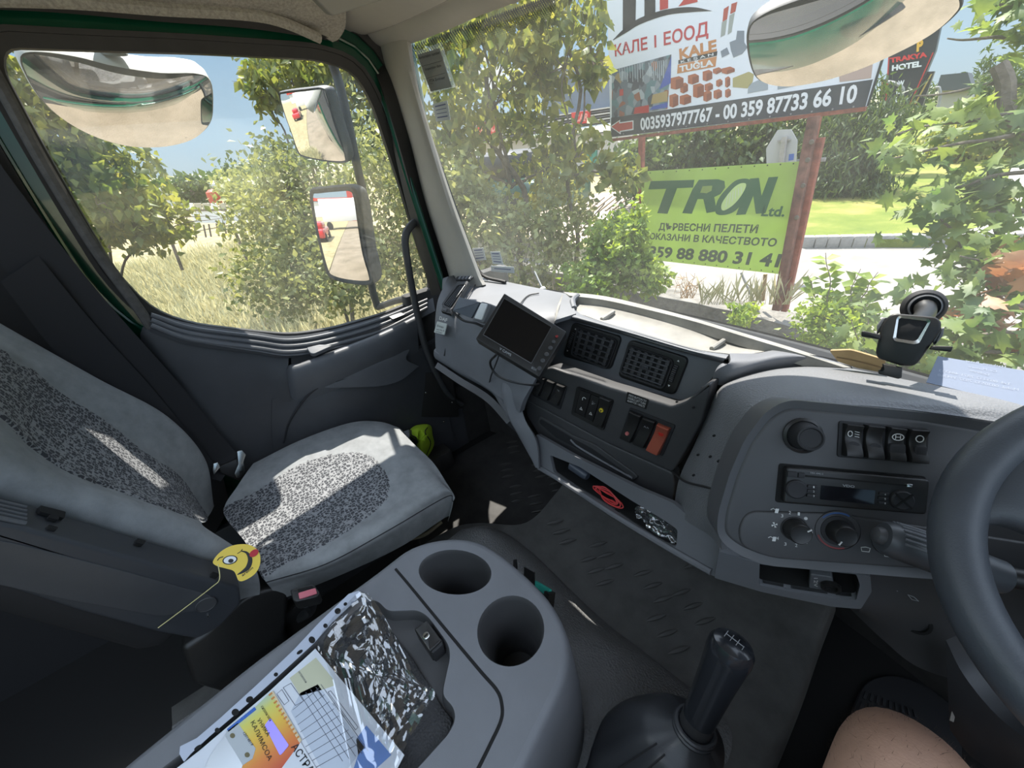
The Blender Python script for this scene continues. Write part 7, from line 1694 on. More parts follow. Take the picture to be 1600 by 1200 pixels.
# ---------------- signs ----------------
def zrange(pl): return pl
SY = 4.35
TS = Plane.three(ony(1003, 268, SY+.05), ony(1252, 252, SY), ony(1218, 428, SY))
M['rust'] = mat('rusty_red_steel', (.26, .075, .045), .85, var=.4, vscale=14, bump=.4, bscale=80, bdist=.003, detail=8)
bn = thing('banner_sign', 'light green banner with dark green logo lettering fixed between rusty posts', 'sign')
tb4 = [(1003, 268), (1252, 252), (1218, 428), (1002, 404)]
b = MB(); b.pprism(TS, tb4, 0, .006); b.build('banner_sheet', mat('green_banner', (.52, .65, .20), .6, var=.08, vscale=2, trans=.5), bn)
M['bngreen'] = mat('dark_green_print', (.05, .13, .06), .6); TS2 = TS.shift(.0065)
b = MB()
def tl(pts, w0=0, w1=.001): b.pprism(TS2, pts, w0, w1)
tl([(1017, 283), (1085, 281), (1083, 293), (1058, 294), (1043, 334), (1027, 333), (1041, 295), (1013, 296)])            # T
tl([(1092, 281), (1122, 280), (1132, 283), (1133, 293), (1126, 303), (1116, 308), (1120, 330), (1104, 333), (1099, 311), (1090, 311), (1081, 334), (1066, 333), (1082, 296)])   # R
b.build('logo_lettering', M['bngreen'], bn)
b = MB(); b.pprism(TS2, [(1098, 291), (1113, 290), (1112, 298), (1104, 302), (1094, 301)], .001, .0016); b.build('logo_counter', mat('green_banner2', (.52, .65, .20), .6, trans=.5), bn)
b = MB()
oO = spline([TS2.loc(*p) for p in ((1138, 292), (1152, 281), (1170, 280), (1172, 292), (1163, 312), (1148, 330), (1130, 336), (1118, 332), (1122, 312))], 50, True); b.prism(TS2, [tuple(p) for p in oO], 0, .0012); b.build('logo_leaf_ring', M['bngreen'], bn)
b = MB(); oI = spline([TS2.loc(*p) for p in ((1143, 297), (1156, 287), (1166, 288), (1160, 303), (1146, 320), (1130, 329), (1128, 318))], 50, True); b.prism(TS2, [tuple(p) for p in oI], .0012, .0018); b.build('logo_leaf', mat('banner_leaf', (.55, .68, .27), .6), bn)
b = MB()
for k in range(6): b.bar(TS2.P(*TS2.loc(1134+k*5, 324-k*4.5), .0022), TS2.P(*TS2.loc(1138+k*4, 303-k*2.2), .0022), .004, .0006, TS2.n)
b.build('leaf_veins', M['ink'], bn)
b = MB(); b.pprism(TS2, [(1172, 279), (1186, 278), (1190, 306), (1201, 277), (1216, 276), (1196, 333), (1181, 334), (1177, 306), (1165, 335), (1150, 336)], 0, .001); b.build('logo_end_letter', M['bngreen'], bn)
b = MB(); b.text(TS2, 'Ltd.', (1189, 337), (1225, 338), (1193, 322), .001, bold=.03); b.build('company_suffix', M['bngreen'], bn)
b = MB(); b.text(TS2, 'ДЪРВЕСНИ ПЕЛЕТИ', (1029, 359), (1183, 364), (1030, 349), .001, bold=.03); b.text(TS2, 'ДОКАЗАНИ В КАЧЕСТВОТО', (1005, 373), (1212, 385), (1006, 364), .001, bold=.03); b.text(TS2, '+359 88 880 31 41', (1001, 399), (1216, 417), (1003, 384), .001, bold=.035); b.build('text_lettering', mat('olive_dark_print', (.07, .10, .06), .6), bn)
b = MB()
for k in range(12):
    for (x0, y0_, x1, y1_) in ((1006, 271, 1250, 255), (1006, 402, 1216, 425)):
        t = (k+.5)/12; b.lathe(TS2.hit(x0+(x1-x0)*t, y0_+(y1_-y0_)*t), TS2.n, [(.006, 0), (.006, .002)], 8)
b.build('eyelets', M['blackm'], bn); 
bn['label'] = 'light green banner advertising wood pellets fixed between rusty posts'; settle(bn)
# posts
def px_post(name, label, a, c, dist_y, w, m, dpt=.06):
    p0 = ony(a[0], a[1], dist_y); p1 = ony(c[0], c[1], dist_y); b = MB(); b.bar(p0, p1, w, dpt, bevel=.004); o = b.build(name, m); tag(o, label, 'post'); return o
px_post('sign_post', 'rusty steel post at left edge of the green banner under billboard', (998, 448), (1003, 214), SY+.10, .055, M['rust'])
t = thing('sign_post', 'wide rusty red channel post at right edge of the green banner', 'post')
b = MB(); b.bar(ony(1214, 484, SY-.05), ony(1272, 182, SY-.05), .075, .07, bevel=.004); b.build('channel', mat('rusty_brown_steel', (.16, .07, .05), .85, var=.5, vscale=10, bump=.4, bscale=60, bdist=.004), t)
b = MB(); b.bar(ony(1226, 486, SY+.02), ony(1283, 215, SY+.02), .06, .05, bevel=.004); b.build('red_flange', M['rust'], t)
b = MB()
for k, (px, py) in enumerate(((1268, 222), (1262, 250), (1255, 290), (1245, 340))):
    b.lathe(ony(px, py, SY-.09), (0, -1, 0), [(.02, 0), (.016, .006), (.0, .008)], 10)
b.build('weld_scars', M['bark'], t)
b = MB(); b.bar(ony(1245, 252, SY+.05), ony(1290, 249, SY+.05), .02, .03, bevel=.002); b.bar(ony(985, 268, SY+.05), ony(1004, 268, SY+.05), .02, .03); b.build('cross_rail', M['kerb'], t); settle(t)
px_post('brace', 'thin grey diagonal strut under right part of the green banner', (1186, 490), (1158, 426), SY, .022, M['kerb'], .02)
px_post('sign_post', 'thin pale brown stake between diagonal strut and wide rusty post', (1192, 470), (1196, 428), SY+.1, .03, mat('brown_timber', (.33, .22, .12), .8), .03)
px_post('brace', 'dark thin slanted rod with red tip left of bright bush', (902, 366), (945, 318), SY+1.6, .018, M['rubber'], .018)
# billboard
BBy = 4.55; BBp = Plane.three(ony(954, 215, BBy+.04), ony(1356, 165, BBy), ony(950, 0, BBy+.04))
bb = thing('billboard', 'large white billboard with red and black lettering, pictures and phone numbers on rusty posts', 'sign')
bbp = [(954, 215), (1354, 167), (1378, 90), (1430, -120), (946, -120)]
b = MB(); b.pprism(BBp, bbp, -.03, 0); b.build('board', mat('billboard_white', (.80, .82, .86), .5), bb)
B2 = BBp.shift(.001)
b = MB(); b.pprism(B2, [(955, 214), (1352, 167), (1364, 124), (955, 184)], 0, .0012); b.build('dark_band', mat('billboard_dark', (.045, .05, .06), .5), bb)
b = MB(); b.pprism(B2, [(1358, 165), (1354, 167), (1378, 90), (1382, 90)], 0, .01); b.build('edge_frame', M['housing'], bb)
b = MB(); b.text(B2, '0035937977767 - 00 359 87733 66 10', (1001, 203), (1337, 159), (1000.5, 185), .002, bold=.03); b.build('phone_lettering', mat('billboard_white_print', (.8, .8, .8), .5), bb)
b = MB(); b.pprism(B2, [(953, 198), (969, 187), (969, 191), (990, 188), (990, 203), (970, 206), (970, 210)], .0012, .0018); b.build('arrow_outline', M['white'], bb)
b = MB(); b.pprism(B2, [(955.5, 198), (967.5, 189.5), (967.5, 193), (988.5, 190), (988.5, 201), (968.5, 204.5), (968.5, 207)], .0018, .0024); b.build('red_arrow', mat('sign_red', (.50, .07, .05), .5), bb)
b = MB(); b.text(B2, 'КАЛЕ 1 ЕООД', (961, 88), (1107, 55), (960, 71), .0012, bold=.02); b.build('red_lettering', mat('billboard_red', (.52, .04, .05), .5), bb)
# logo base: black arch with pillars and red part
b = MB(); sw_ = spline([B2.loc(*p) for p in ((958, 62), (975, 45), (1000, 28), (1040, 15), (1080, 11), (1113, 17))], 24); sw2 = spline([B2.loc(*p) for p in ((1113, 17), (1080, 19), (1040, 24), (1000, 38), (980, 50), (958, 63))], 24); b.prism(B2, [tuple(p) for p in sw_]+[tuple(p) for p in sw2], 0, .001)
b.pprism(B2, [(973, 50), (993, 34), (996, -120), (974, -120)], 0, .001); b.pprism(B2, [(1007, 30), (1024, 22), (1024, -120), (1007, -120)], 0, .001); b.build('logo_black', M['blackink'], bb)
b = MB(); b.pprism(B2, [(1031, 16), (1044, 13), (1044, -120), (1031, -120)], .0002, .0012); b.pprism(B2, [(1060, 10), (1090, 3), (1086, -30), (1044, -60), (1044, -20), (1068, 0)], .0002, .0012); b.build('logo_red', M['red'], bb)
# tools picture
pic = [(956, 110), (1049, 85), (1043, 170), (956, 184)]
def toolpic():
    m, t, bs, o = _new('tool_wall_picture'); N = t.nodes; L = t.links; tc = N.new('ShaderNodeTexCoord'); v = N.new('ShaderNodeTexVoronoi'); v.inputs['Scale'].default_value = 14; L.new(tc.outputs['Object'], v.inputs['Vector'])
    sx = N.new('ShaderNodeSeparateColor'); L.new(v.outputs['Color'], sx.inputs[0]); r = N.new('ShaderNodeValToRGB'); r.color_ramp.interpolation = 'CONSTANT'; e = r.color_ramp.elements
    e[0].position = 0; e[0].color = (.13, .16, .19, 1); e[1].position = .35; e[1].color = (.25, .29, .32, 1)
    for p, c in ((.55, (.06, .07, .09)), (.7, (.40, .44, .46)), (.8, (.12, .22, .24)), (.9, (.30, .10, .05)), (.95, (.35, .26, .12))): x = e.new(p); x.color = (*c, 1)
    L.new(sx.outputs[0], r.inputs[0]); L.new(r.outputs[0], bs.inputs['Base Color']); return m
b = MB(); b.pprism(B2, pic, 0, .001); b.build('tool_picture', toolpic(), bb)
b = MB(); 
for k in range(8): b.bar(B2.P(*B2.loc(1014+k*3.2, 98-k*.6), .0016), B2.P(*B2.loc(1016+k*3, 118+(k % 3)*4), .0016), .008, .0006, B2.n)
for k in range(10): b.bar(B2.P(*B2.loc(968+k*4, 106-k*.9), .0016), B2.P(*B2.loc(969+k*4, 122+(k % 2)*6), .0016), .006, .0006, B2.n)
b.build('picture_tools', mat('pale_tool_print', (.50, .55, .58), .5), bb)
b = MB(); b.pprism(B2, [(1049, 88), (1048, 130), (1030, 140), (1045, 100)], .0012, .0018); b.pprism(B2, [(1015, 172), (1043, 168), (1043, 160), (1020, 166)], .0012, .0018); b.build('picture_blue', mat('blue_print2', (.05, .10, .40), .5), bb)
b = MB(); b.pprism(B2, [(992, 168), (1014, 164), (1014, 176), (990, 178)], .0012, .0018); b.pprism(B2, [(968, 140), (974, 139), (974, 149), (968, 150)], .0012, .0018); b.build('picture_red', M['red'], bb)
b = MB(); b.pprism(B2, [(1020, 148), (1043, 142), (1043, 158), (1017, 163)], .0012, .0018); b.build('picture_boxes', mat('ochre_print', (.42, .30, .12), .5), bb)
org = mat('orange_brown_print', (.55, .22, .07), .5)
b = MB(); b.text(B2, 'KALE', (1062, 93), (1120, 79), (1061, 77), .0012, bold=.04); b.build('brick_brand_lettering', org, bb)
b = MB(); b.pprism(B2, [(1060, 94), (1121, 80), (1120, 87), (1060, 100)], 0, .001); b.build('brick_black_bar', M['blackink'], bb)
b = MB(); b.text(B2, 'K E Ş A N', (1064, 98.5), (1115, 86.5), (1063.5, 94.8), .0014, bold=.02); b.build('bar_lettering', M['white'], bb)
b = MB(); b.pprism(B2, [(1059, 101), (1120, 88), (1118, 104), (1058, 115)], 0, .001); b.build('brick_orange_bar', org, bb)
b = MB(); b.text(B2, 'TUĞLA', (1062, 112), (1115, 102), (1061.5, 103.5), .0014, bold=.04); b.build('orange_bar_lettering', M['white'], bb)
brk = mat('brick_print', (.42, .12, .05), .6); brk2 = mat('brick_print_dark', (.25, .07, .035), .6); 
for i, (x, y, w_, h_) in enumerate(((1048, 122, 20, 16), (1075, 118, 17, 12), (1098, 112, 15, 13), (1114, 108, 14, 6), (1128, 107, 20, 7), (1063, 132, 12, 12), (1083, 133, 17, 18), (1101, 132, 13, 9), (1119, 126, 10, 8), (1133, 122, 8, 13), (1046, 149, 14, 17), (1062, 150, 18, 12), (1099, 144, 13, 13), (1115, 142, 13, 11), (1133, 141, 9, 10))):
    b = MB(); b.pprism(B2, [(x, y), (x+w_*.65, y-3), (x+w_, y), (x+w_, y+h_-2), (x+w_*.4, y+h_+2), (x, y+h_)], 0, .0012); o_ = b.build('brick_picture', brk, bb)
    b = MB(); b.pprism(B2, [(x+w_*.4, y+3), (x+w_, y), (x+w_, y+h_-2), (x+w_*.4, y+h_+2)], .0012, .0016); b.build('brick_side', brk2, o_)
for nm, col, qs in (('timber_picture', (.42, .36, .14), [[(1145, 122), (1170, 112), (1178, 116), (1176, 128), (1168, 138), (1145, 136)]]), ('sack_picture', (.33, .37, .40), [[(1170, 132), (1200, 118), (1200, 140), (1168, 146)], [(1215, 128), (1260, 120), (1300, 112), (1300, 122), (1215, 140)]]), ('tube_picture', (.45, .08, .05), [[(1131, 14), (1139, 9), (1136, 30), (1129, 34)], [(1143, 6), (1152, 3), (1149, 18), (1141, 22)]]), ('tube_lower_picture', (.35, .37, .33), [[(1128, 35), (1136, 31), (1133, 54), (1126, 58)], [(1140, 24), (1148, 20), (1143, 50), (1137, 54)]]), ('motor_picture', (.20, .23, .27), [[(1126, 80), (1136, 74), (1140, 84), (1128, 90)], [(1140, 66), (1150, 62), (1152, 48), (1163, 48), (1163, 66), (1168, 74), (1160, 84), (1146, 90), (1142, 78)]]), ('handshake_picture', (.50, .36, .30), [[(1310, 108), (1364, 98), (1361, 122), (1312, 128)]])):
    b = MB()
    for q in qs: b.pprism(B2, q, 0, .0012)
    b.build(nm, mat(nm, col, .5), bb)
b = MB()
for k in range(12):
    t = (k+.5)/12; b.lathe(B2.hit(958+(1350-958)*t, 211+(165-211)*t), B2.n, [(.008, 0), (.006, .004)], 8)
b.build('bolts', M['kerb'], bb)
b = MB(); b.bar(ony(955, 219, BBy), ony(1353, 170, BBy-.04), .03, .03); b.build('lower_rail', M['rust'], bb)
b = MB(); b.bar(ony(1265, 240, BBy+.06), ony(1300, 60, BBy+.06), .07, .06); b.build('post', M['rust'], bb); settle(bb)
# back of a round-cornered road sign
rs = thing('road_sign', 'grey back of an octagonal road sign on steel pole above the green banner', 'sign')
RSp = Plane(ony(1222, 235, 6.0), Vector((.05, -1, 0)))
b = MB(); b.pprism(RSp, [(1215, 203), (1236, 202), (1246, 220), (1243, 262), (1222, 275), (1198, 268), (1197, 232)], -.01, 0, r=.01); b.build('plate', mat('grey_sign_back', (.36, .37, .38), .5), rs)
b = MB(); b.bar(ony(1226, 214, 5.96), ony(1215, 300, 5.96), .05, .05); b.build('pole', M['kerb'], rs)
b = MB(); b.pprism(RSp, [(1216, 219), (1236, 216), (1236, 219), (1216, 222)], .0, .03); b.build('clamp', M['kerb'], rs)
b = MB(); b.pprism(RSp, [(1233, 241), (1241, 240), (1240, 250), (1232, 251)], .0, .003); b.build('blue_tag', mat('blue_tag', (.04, .10, .38), .5), rs); settle(rs)
# hotel sign
ht = thing('hotel_sign', 'tall dark tapered hotel sign with red and white lettering below the front mirror', 'sign')
HP = Plane(ony(1410, 120, 15), Vector((.12, -1, 0)))
b = MB(); b.pprism(HP, [(1385, 60), (1470, 40), (1462, 78), (1426, 165), (1383, 165), (1388, 90)], -.4, 0); b.build('sign_body', mat('hotel_black', (.022, .024, .028), .4), ht)
b = MB(); b.pprism(HP, [(1375, 124), (1386, 124), (1382, 168), (1372, 168)], -.5, -.2); b.pprism(HP, [(1445, 112), (1459, 111), (1440, 165), (1424, 165)], -.5, -.2); b.build('side_wings', mat('hotel_wing', (.03, .03, .033), .4), ht)
H2 = HP.shift(.01)
b = MB(); b.pprism(H2, [(1388, 90), (1390, 90), (1385, 166), (1383, 166)], 0, .02); b.pprism(H2, [(1457, 82), (1459, 82), (1422, 165), (1420, 165)], 0, .02); b.build('red_lines', M['red'], ht)
b = MB(); b.pprism(H2, [(1453, 116), (1456, 115), (1430, 163), (1427, 163)], -.16, -.14); b.pprism(H2, [(1376, 128), (1378, 128), (1377, 166), (1375, 166)], -.16, -.14); b.build('yellow_lines', mat('hotel_yellow', (.50, .36, .10), .5), ht)
b = MB(); b.text(H2, 'TRAKYA', (1391, 98), (1449, 88.5), (1390.5, 91), .02, bold=.05); b.text(H2, '*', (1440, 62), (1448, 60), (1440, 56), .02); b.build('red_lettering', mat('hotel_red', (.65, .03, .03), .5), ht)
b = MB(); b.text(H2, 'HOTEL', (1393.5, 110.5), (1440, 103.5), (1394, 102.5), .02, bold=.05)
for i, ch in enumerate('WELC'): b.text(H2, ch, (1403-i*2.5, 134+i*12.8), (1413-i*2.5-(ch != 'W')*3, 133+i*12.8), (1403.5-i*2.5, 126.5+i*12.8), .02, bold=.05)
b.build('white_lettering', M['white'], ht)
b = MB(); b.text(H2, 'P', (1432, 80), (1442, 78), (1433, 64), .02, bold=.06); b.build('yellow_lettering', mat('hotel_orange', (.75, .42, .05), .5), ht)
b = MB(); b.tube([HP.hit(1391, 128)+HP.n*.4, HP.hit(1403, 130)+HP.n*.5, HP.hit(1415, 138)+HP.n*.5, HP.hit(1413, 150)+HP.n*.5, HP.hit(1409, 162)+HP.n*.5], .035, 6, smooth=16); b.build('lamp_arm', M['kerb'], ht)
b = MB(); b.bar(HP.hit(1400, 168)-HP.n*.2, Vector((HP.hit(1400, 168).x, HP.hit(1400, 168).y, G1)), .3, .3); b.build('support', M['housing'], ht); settle(ht)
sl2 = thing('street_lamp', 'thin grey street lamp right of the hotel sign', 'street lamp')
b = MB(); q0 = ony(1465, 140, 20); b.tube([ony(1461, 137, 20), ony(1468, 139, 20), ony(1466, 165, 20), Vector((ony(1460, 190, 20).x, 20, G1))], .04, 6, smooth=12); b.build('pole', M['kerb'], sl2); settle(sl2)
hr2 = thing('house', 'dark roofed house far behind the trees right of the hotel sign', 'building')
b = MB(); hpn = Plane(ony(1490, 130, 34), Vector((.1, -1, 0))); b.pprism(hpn, [(1470, 117), (1512, 113), (1520, 140), (1462, 142)], -4, 0); b.build('roof', mat('dark_roof', (.06, .07, .085), .7), hr2)
b = MB(); b.pprism(hpn, [(1466, 140), (1518, 139), (1515, 180), (1460, 185)], -3.6, -.3); b.build('wall', mat('house_wall', (.35, .33, .30), .8), hr2); settle(hr2)

# ---------------- buildings left of the billboard ----------------
bd = thing('petrol_station', 'grey building with striped red signed canopy behind trees left of the billboard', 'building')
BPn = Plane(ony(850, 200, 17), Vector((.25, -1, 0)))
b = MB(); b.pprism(BPn, [(830, 105), (870, 92), (930, 88), (955, 96), (955, 172), (830, 190)], -6, -1.0); b.build('upper_facade', mat('slate_cladding', (.13, .16, .20), .5, var=.2, vscale=.6), bd)
b = MB(); b.pprism(BPn, [(880, 92), (905, 82), (935, 86), (950, 96), (945, 100), (882, 102)], -6.2, -.9); b.build('roof_edge', mat('brown_roof', (.20, .13, .10), .7), bd)
for k in range(6):
    b = MB(); b.pprism(BPn, [(735, 200+k*4.2), (950, 167+k*4.2), (950, 169.2+k*4.2), (735, 202.4+k*4.2)], -2.4, 0); b.build('canopy_slat', mat('canopy_dark', (.07, .07, .08), .6) if k % 2 else mat('canopy_pale', (.45, .44, .42), .6), bd)
b = MB(); b.pprism(BPn, [(748, 192), (779, 187), (777, 209), (745, 213)], 0, .15); b.pprism(BPn, [(895, 176), (923, 173), (922, 192), (896, 194)], 0, .15); b.build('red_sign', M['red'], bd)
b = MB(); b.text(BPn.shift(.16), 'AUTO', (750, 208), (774, 205), (752, 194), .01, bold=.04); b.text(BPn.shift(.16), 'CAR', (898, 190), (920, 188), (898, 179), .01, bold=.04); b.build('sign_lettering', mat('pink_print', (.65, .25, .22), .5), bd)
b = MB(); b.pprism(BPn, [(735, 226), (978, 205), (978, 262), (735, 290)], -4, -.6); b.build('lower_wall', mat('cream_wall', (.50, .47, .42), .8), bd)
b = MB(); b.pprism(BPn, [(905, 238), (925, 236), (925, 262), (905, 264)], -.6, -.5); b.build('green_panel', mat('green_panel', (.03, .22, .15), .5), bd)
b = MB(); b.pprism(BPn, [(700, 105), (748, 100), (752, 140), (705, 146)], -4, -2); b.build('white_annex', M['white'], bd); settle(bd)
slab('ground_pavement', [zp(800, 318, G1), zp(1000, 296, G1), zp(1000, 350, G1), zp(840, 400, G1)], G1+.01, noisy('brick_paving', (.42, .34, .26), (.56, .47, .38), 6), 'sunlit brick paving behind the shrubs')
for k in range(11):
    b = MB(); x = 850+k*12; b.bar(onz(x, 345-k*2, G1+.03), onz(x+34, 318-k*2, G1+.03), .05, .03); o = b.build('paving_kerb', mat('paving_line', (.25, .20, .15), .9)); tag(o, 'brown edging strip, one of the parallel rows across sunlit brick paving', 'edging', 'edging strips in the brick paving')
rw = thing('parked_car', 'dark green car half hidden behind the shrubs left of bright bush', 'car')
cc = pd(790, 285, 9.0); b = MB(); b.box(cc+Vector((0, 0, -.15)), (3.4, 1.5, .55), bevel=.15); b.build('body', mat('car_green', (.03, .09, .06), .25, coat=.5), rw)
b = MB(); b.box(cc+Vector((.1, 0, .32)), (1.9, 1.3, .45), bevel=.15); b.build('cabin', M['black'], rw)
for s_ in (-1.1, 1.1):
    b = MB(); b.lathe(cc+Vector((s_, -.80, -.38)), (0, 1, 0), [(.30, 0), (.31, .05), (.31, .18), (.2, .2)], 20); b.build('wheel', M['rubber'], rw)
settle(rw)

# ---------------- left window ----------------
tree('pale green leafy tree at left edge seen through the door window, lower behind kerb mirror', (-4.6, -1.4, G0), [(pd(150, 310, 4.6), (.50, .45, .38)), (pd(95, 220, 4.5), (.30, .35, .45)), (pd(225, 345, 4.9), (.45, .4, .22)), (pd(60, 120, 4.6), (.3, .3, .5)), (pd(175, 260, 4.8), (.25, .3, .25))], 4200, .078, OV, M['leaf'], tr=.03, clump=75, csize=.3)
tree('tree with hanging leaves behind the wide angle mirror at top of the door window', gb(480, 330, 5.2, G0), [(pd(455, 112, 5.4), (.42, .4, .22)), (pd(415, 135, 5.3), (.22, .2, .25)), (pd(590, 200, 5.5), (.3, .4, .9)), (pd(520, 100, 5.4), (.4, .4, .2))], 3000, .09, OV, M['leaf'], tr=.03, clump=80, csize=.3)
tree('bushy pale green shrub filling door window behind the main mirror', gb(540, 460, 4.2, G0), [(pd(470, 320, 4.6), (.55, .6, .5)), (pd(540, 420, 4.0), (.45, .5, .38)), (pd(610, 340, 4.3), (.4, .5, .8)), (pd(445, 270, 4.9), (.22, .25, .35)), (pd(450, 430, 4.4), (.5, .5, .35))], 12000, .055, OV, M['weed'], name='shrub', cat='shrub', droop=.1, tr=.02, clump=200, csize=.3)
tree('small round shrub right of white wall seen through the door window', gb(430, 330, 7), [(pd(410, 330, 7), (.5, .5, .5)), (pd(380, 290, 9), (.5, .5, .3))], 2500, .09, OV, M['weed'], name='shrub', cat='shrub', tr=.02)
# dry grass field
n = 60000; P = np.stack([-2.6-RNG.random(n)**1.4*13, -4.5+RNG.random(n)*8.0, np.full(n, G0)], 1); D = RNG.normal(size=(n, 3))*.5+[0, 0, 1]
o = leaves('dry_grass', P, D, .50, (BL[0]*np.array([.6, 1, 1]), BL[1]), M['grassd']); tag(o, 'field of dry yellow grass beyond the passenger door', 'grass', None, 'stuff')
n = 22000; P = np.stack([-2.4-RNG.random(n)**1.3*9, -3.5+RNG.random(n)*7.5, G0+.25*RNG.random(n)], 1); D = RNG.normal(size=(n, 3))*.6+[0, 0, .9]
o = leaves('green_weeds', P, D, .085, OV, M['weed']); tag(o, 'low green weeds mixed into the dry grass', 'weeds', None, 'stuff')
for (a, c, l) in (((282, 414), (260, 357), 'leaning dark wooden fence stake left of the pair in dry grass'), ((386, 404), (362, 350), 'leaning dark wooden fence stake right of the pair in dry grass')):
    p1 = onx(c[0], c[1], -9.0); p0 = onx(a[0]+3, a[1]+8, -9.0); b = MB(); b.bar(p0, p1, .05, .05, bevel=.004); o = b.build('fence_stake', M['bark']); tag(o, l, 'stake')
for k, x in enumerate((303, 318, 326, 338, 350)):
    b = MB(); b.bar(onx(x+4, 372-k, -14), onx(x, 352-k, -14), .04, .04); o = b.build('fence_stake', M['bark']); tag(o, 'small distant fence stake, one of the thin row before the white wall', 'stake', 'distant fence stakes')
fw = thing('boundary_wall', 'white concrete boundary wall with panel fence on top seen through the door window', 'wall')
FW = Plane(onx(360, 330, -26), Vector((1, -.15, 0)))
b = MB(); b.pprism(FW, [(296, 330), (480, 326), (500, 345), (400, 350), (305, 348)], -.2, 0); b.build('wall_base', M['white'], fw)
for k in range(12):
    x = 290+k*13; b = MB(); b.pprism(FW, [(x, 318), (x+11, 317.5), (x+12, 328), (x+1, 328.5)], -.15, 0); b.build('fence_panel', mat('fence_panel_tan', (.45, .42, .33), .8) if k % 3 else M['white'], fw)
b = MB(); b.pprism(FW, [(288, 327.5), (480, 325.5), (480, 328), (288, 330)], -.15, .03); b.build('fence_rail', M['bark'], fw); settle(fw)
for (q, x_, m_, l) in (([(255, 300), (310, 289), (345, 289), (350, 322), (262, 322)], -60, M['white'], 'long white warehouse on skyline behind left fence'), ([(352, 292), (412, 290), (425, 318), (352, 318)], -55, mat('tan_shed', (.45, .38, .28), .8), 'tan shed wall behind fence next to the white warehouse'), ([(215, 299), (255, 295), (262, 320), (215, 322)], -70, mat('grey_shed', (.50, .52, .54), .6), 'pale grey low building at far left of skyline')):
    t = thing('warehouse', l, 'building'); pl = Plane(onx(q[0][0], q[0][1], x_), Vector((1, -.1, 0))); b = MB(); b.pprism(pl, q, -5, 0); b.build('wall', m_, t)
    b = MB(); b.pprism(pl, [(q[0][0]-2, q[0][1]+1), (q[1][0], q[1][1]-2), (q[2][0]+2, q[2][1]-2), (q[2][0]+3, q[2][1]+2), (q[1][0], q[1][1]+2), (q[0][0]-2, q[0][1]+4)], -5.5, .6); b.build('roof', mat('pale_roof', (.55, .58, .60), .5), t)
    b = MB(); b.pprism(pl, [(q[1][0]+4, q[1][1]+9), (q[1][0]+22, q[1][1]+8), (q[1][0]+23, q[1][1]+15), (q[1][0]+5, q[1][1]+16)], 0, .1); b.build('window_band', M['housing'], t); settle(t)
b = MB(); b.lathe(onx(335, 310, -45), (0, 0, 1), [(.45, -.5), (.5, 0), (.45, .5), (.15, .7)], 14); o = b.build('water_tank', mat('red_tank', (.50, .08, .05), .5)); tag(o, 'small red tank between the far warehouses', 'tank')
for (px, py, x_, r_, l) in ((297, 295, -50, (1.6, 1.6, 1.2), 'small pale round tree on skyline in front of the white warehouse'), (388, 283, -42, (2.0, 2.0, 1.5), 'larger round dark tree on skyline right of the white warehouse')):
    c_ = onx(px, py, x_); tree(l, (c_.x, c_.y, G0), [(c_, r_)], 1500, .4, OV, M['leafd'], tr=.15, group='trees on skyline')
# far hills
b = MB(); vs = []; fs = []; 
for i in range(60):
    a = math.radians(75+i*3.2); R_ = 900; h = 9+7*noise.noise(Vector((i*.22, 0, 0)))+3*noise.noise(Vector((i*.9, 4, 0)))
    vs += [(math.cos(a)*R_, math.sin(a)*R_, -3), (math.cos(a)*(R_+60), math.sin(a)*(R_+60), h), (math.cos(a)*(R_+400), math.sin(a)*(R_+400), h*.6)]
for i in range(59): fs += [(i*3, i*3+1, i*3+4, i*3+3), (i*3+1, i*3+2, i*3+5, i*3+4)]
b.add(vs, fs); o = b.build('hills', noisy('hazy_hills', (.33, .30, .22), (.40, .40, .30), .02, bump=0)); tag(o, 'low hazy hills on the horizon', None, None, 'structure')
slab('ground_plain', [(-1500, -1500), (1500, -1500), (1500, 1500), (-1500, 1500)], G0-.3, noisy('plain', (.30, .27, .16), (.40, .37, .24), .05), 'plain reaching to horizon')
n = 2600; P = np.stack([-300-RNG.random(n)*300, -250+RNG.random(n)*600, G0+RNG.random(n)*4], 1); o = leaves('tree_line', P, RNG.normal(size=P.shape)+[0, 0, .6], 5, OV, M['leafd']); tag(o, 'distant line of trees before the hills', 'trees', None, 'stuff')

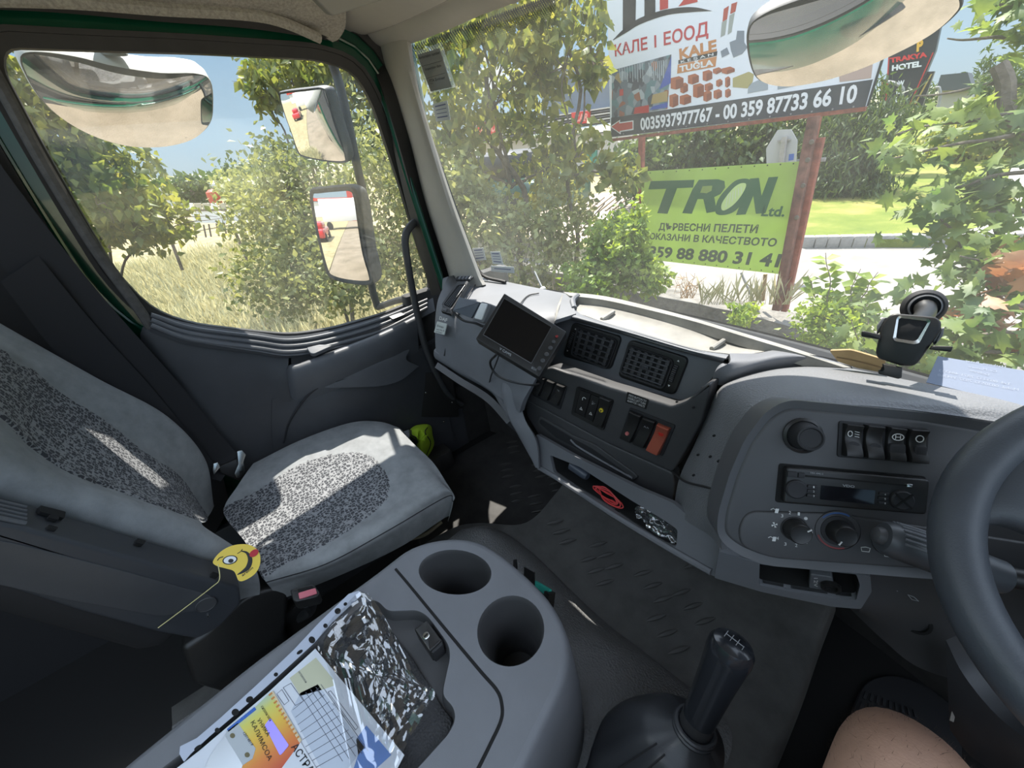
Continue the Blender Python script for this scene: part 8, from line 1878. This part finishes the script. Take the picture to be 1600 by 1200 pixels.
# ---------------- behind the truck, visible in the mirrors ----------------
tk = thing('box_truck', 'white box truck parked behind, seen in the main door mirror', 'truck')
tc_ = Vector((-3.2, -27, G0)); b = MB(); b.box(tc_+Vector((0, 0, 2.1)), (5.5, 2.4, 2.4), bevel=.03); b.build('box_body', M['white'], tk)
b = MB(); b.box(tc_+Vector((3.7, 0, 1.5)), (1.6, 2.2, 2.0), bevel=.25); b.build('cab', M['white'], tk)
b = MB(); b.box(tc_+Vector((3.9, 1.12, 1.9)), (.9, .04, .7), bevel=.01); b.build('cab_window', M['black'], tk)
for x in (-2, 3.5):
    b = MB(); b.lathe(tc_+Vector((x, 1.0, .45)), (0, 1, 0), [(.45, 0), (.45, .25), (.25, .27)], 20); b.build('wheel', M['rubber'], tk)
settle(tk)
rc = thing('red_car', 'red parked car behind, seen at left of the main door mirror', 'car')
tc_ = Vector((-5.2, -17, G0)); b = MB(); b.box(tc_+Vector((0, 0, .6)), (1.7, 3.8, .6), bevel=.15); b.build('body', mat('car_red', (.5, .02, .02), .25, coat=.5), rc)
b = MB(); b.box(tc_+Vector((0, -.2, 1.1)), (1.4, 2.0, .5), bevel=.2); b.build('cabin', mat('car_red2', (.45, .02, .02), .25, coat=.5), rc)
for x in (-.8, .8):
    for y in (-1.2, 1.2):
        b = MB(); b.lathe(tc_+Vector((x-.1, y, .32)), (1, 0, 0), [(.32, 0), (.32, .2), (.2, .21)], 18); b.build('wheel', M['rubber'], rc)
settle(rc)
cn = thing('canopy_building', 'red and white station canopy far behind, reflected in the door mirror', 'building')
b = MB(); b.box((-10, -85, G0+5.6), (24, 6, .9)); b.build('canopy', mat('canopy_red', (.5, .04, .03), .4), cn)
b = MB(); b.box((-10, -85, G0+2.4), (20, 5, 4.6)); b.build('shop', M['white'], cn)
b = MB(); b.box((-1.6, -45, G0+4), (1.2, .4, 8)); b.build('price_pylon', mat('pylon_red', (.4, .03, .03), .4), cn); settle(cn)
# green truck body behind the cab
bx = thing('truck_body', 'green cargo body of this truck behind the cab, seen in the mirrors', 'truck body')
b = MB(); b.box((.0, -4.9, .9), (2.12, 7.2, 2.6), bevel=.03); b.build('box_body', M['green'], bx)
for y in (-2.2, -5.5):
    b = MB(); b.lathe(Vector((-1.05, y, G0+.45)), (1, 0, 0), [(.45, 0), (.45, .3), (.25, .32)], 22); b.build('wheel', M['rubber'], bx)
settle(bx)
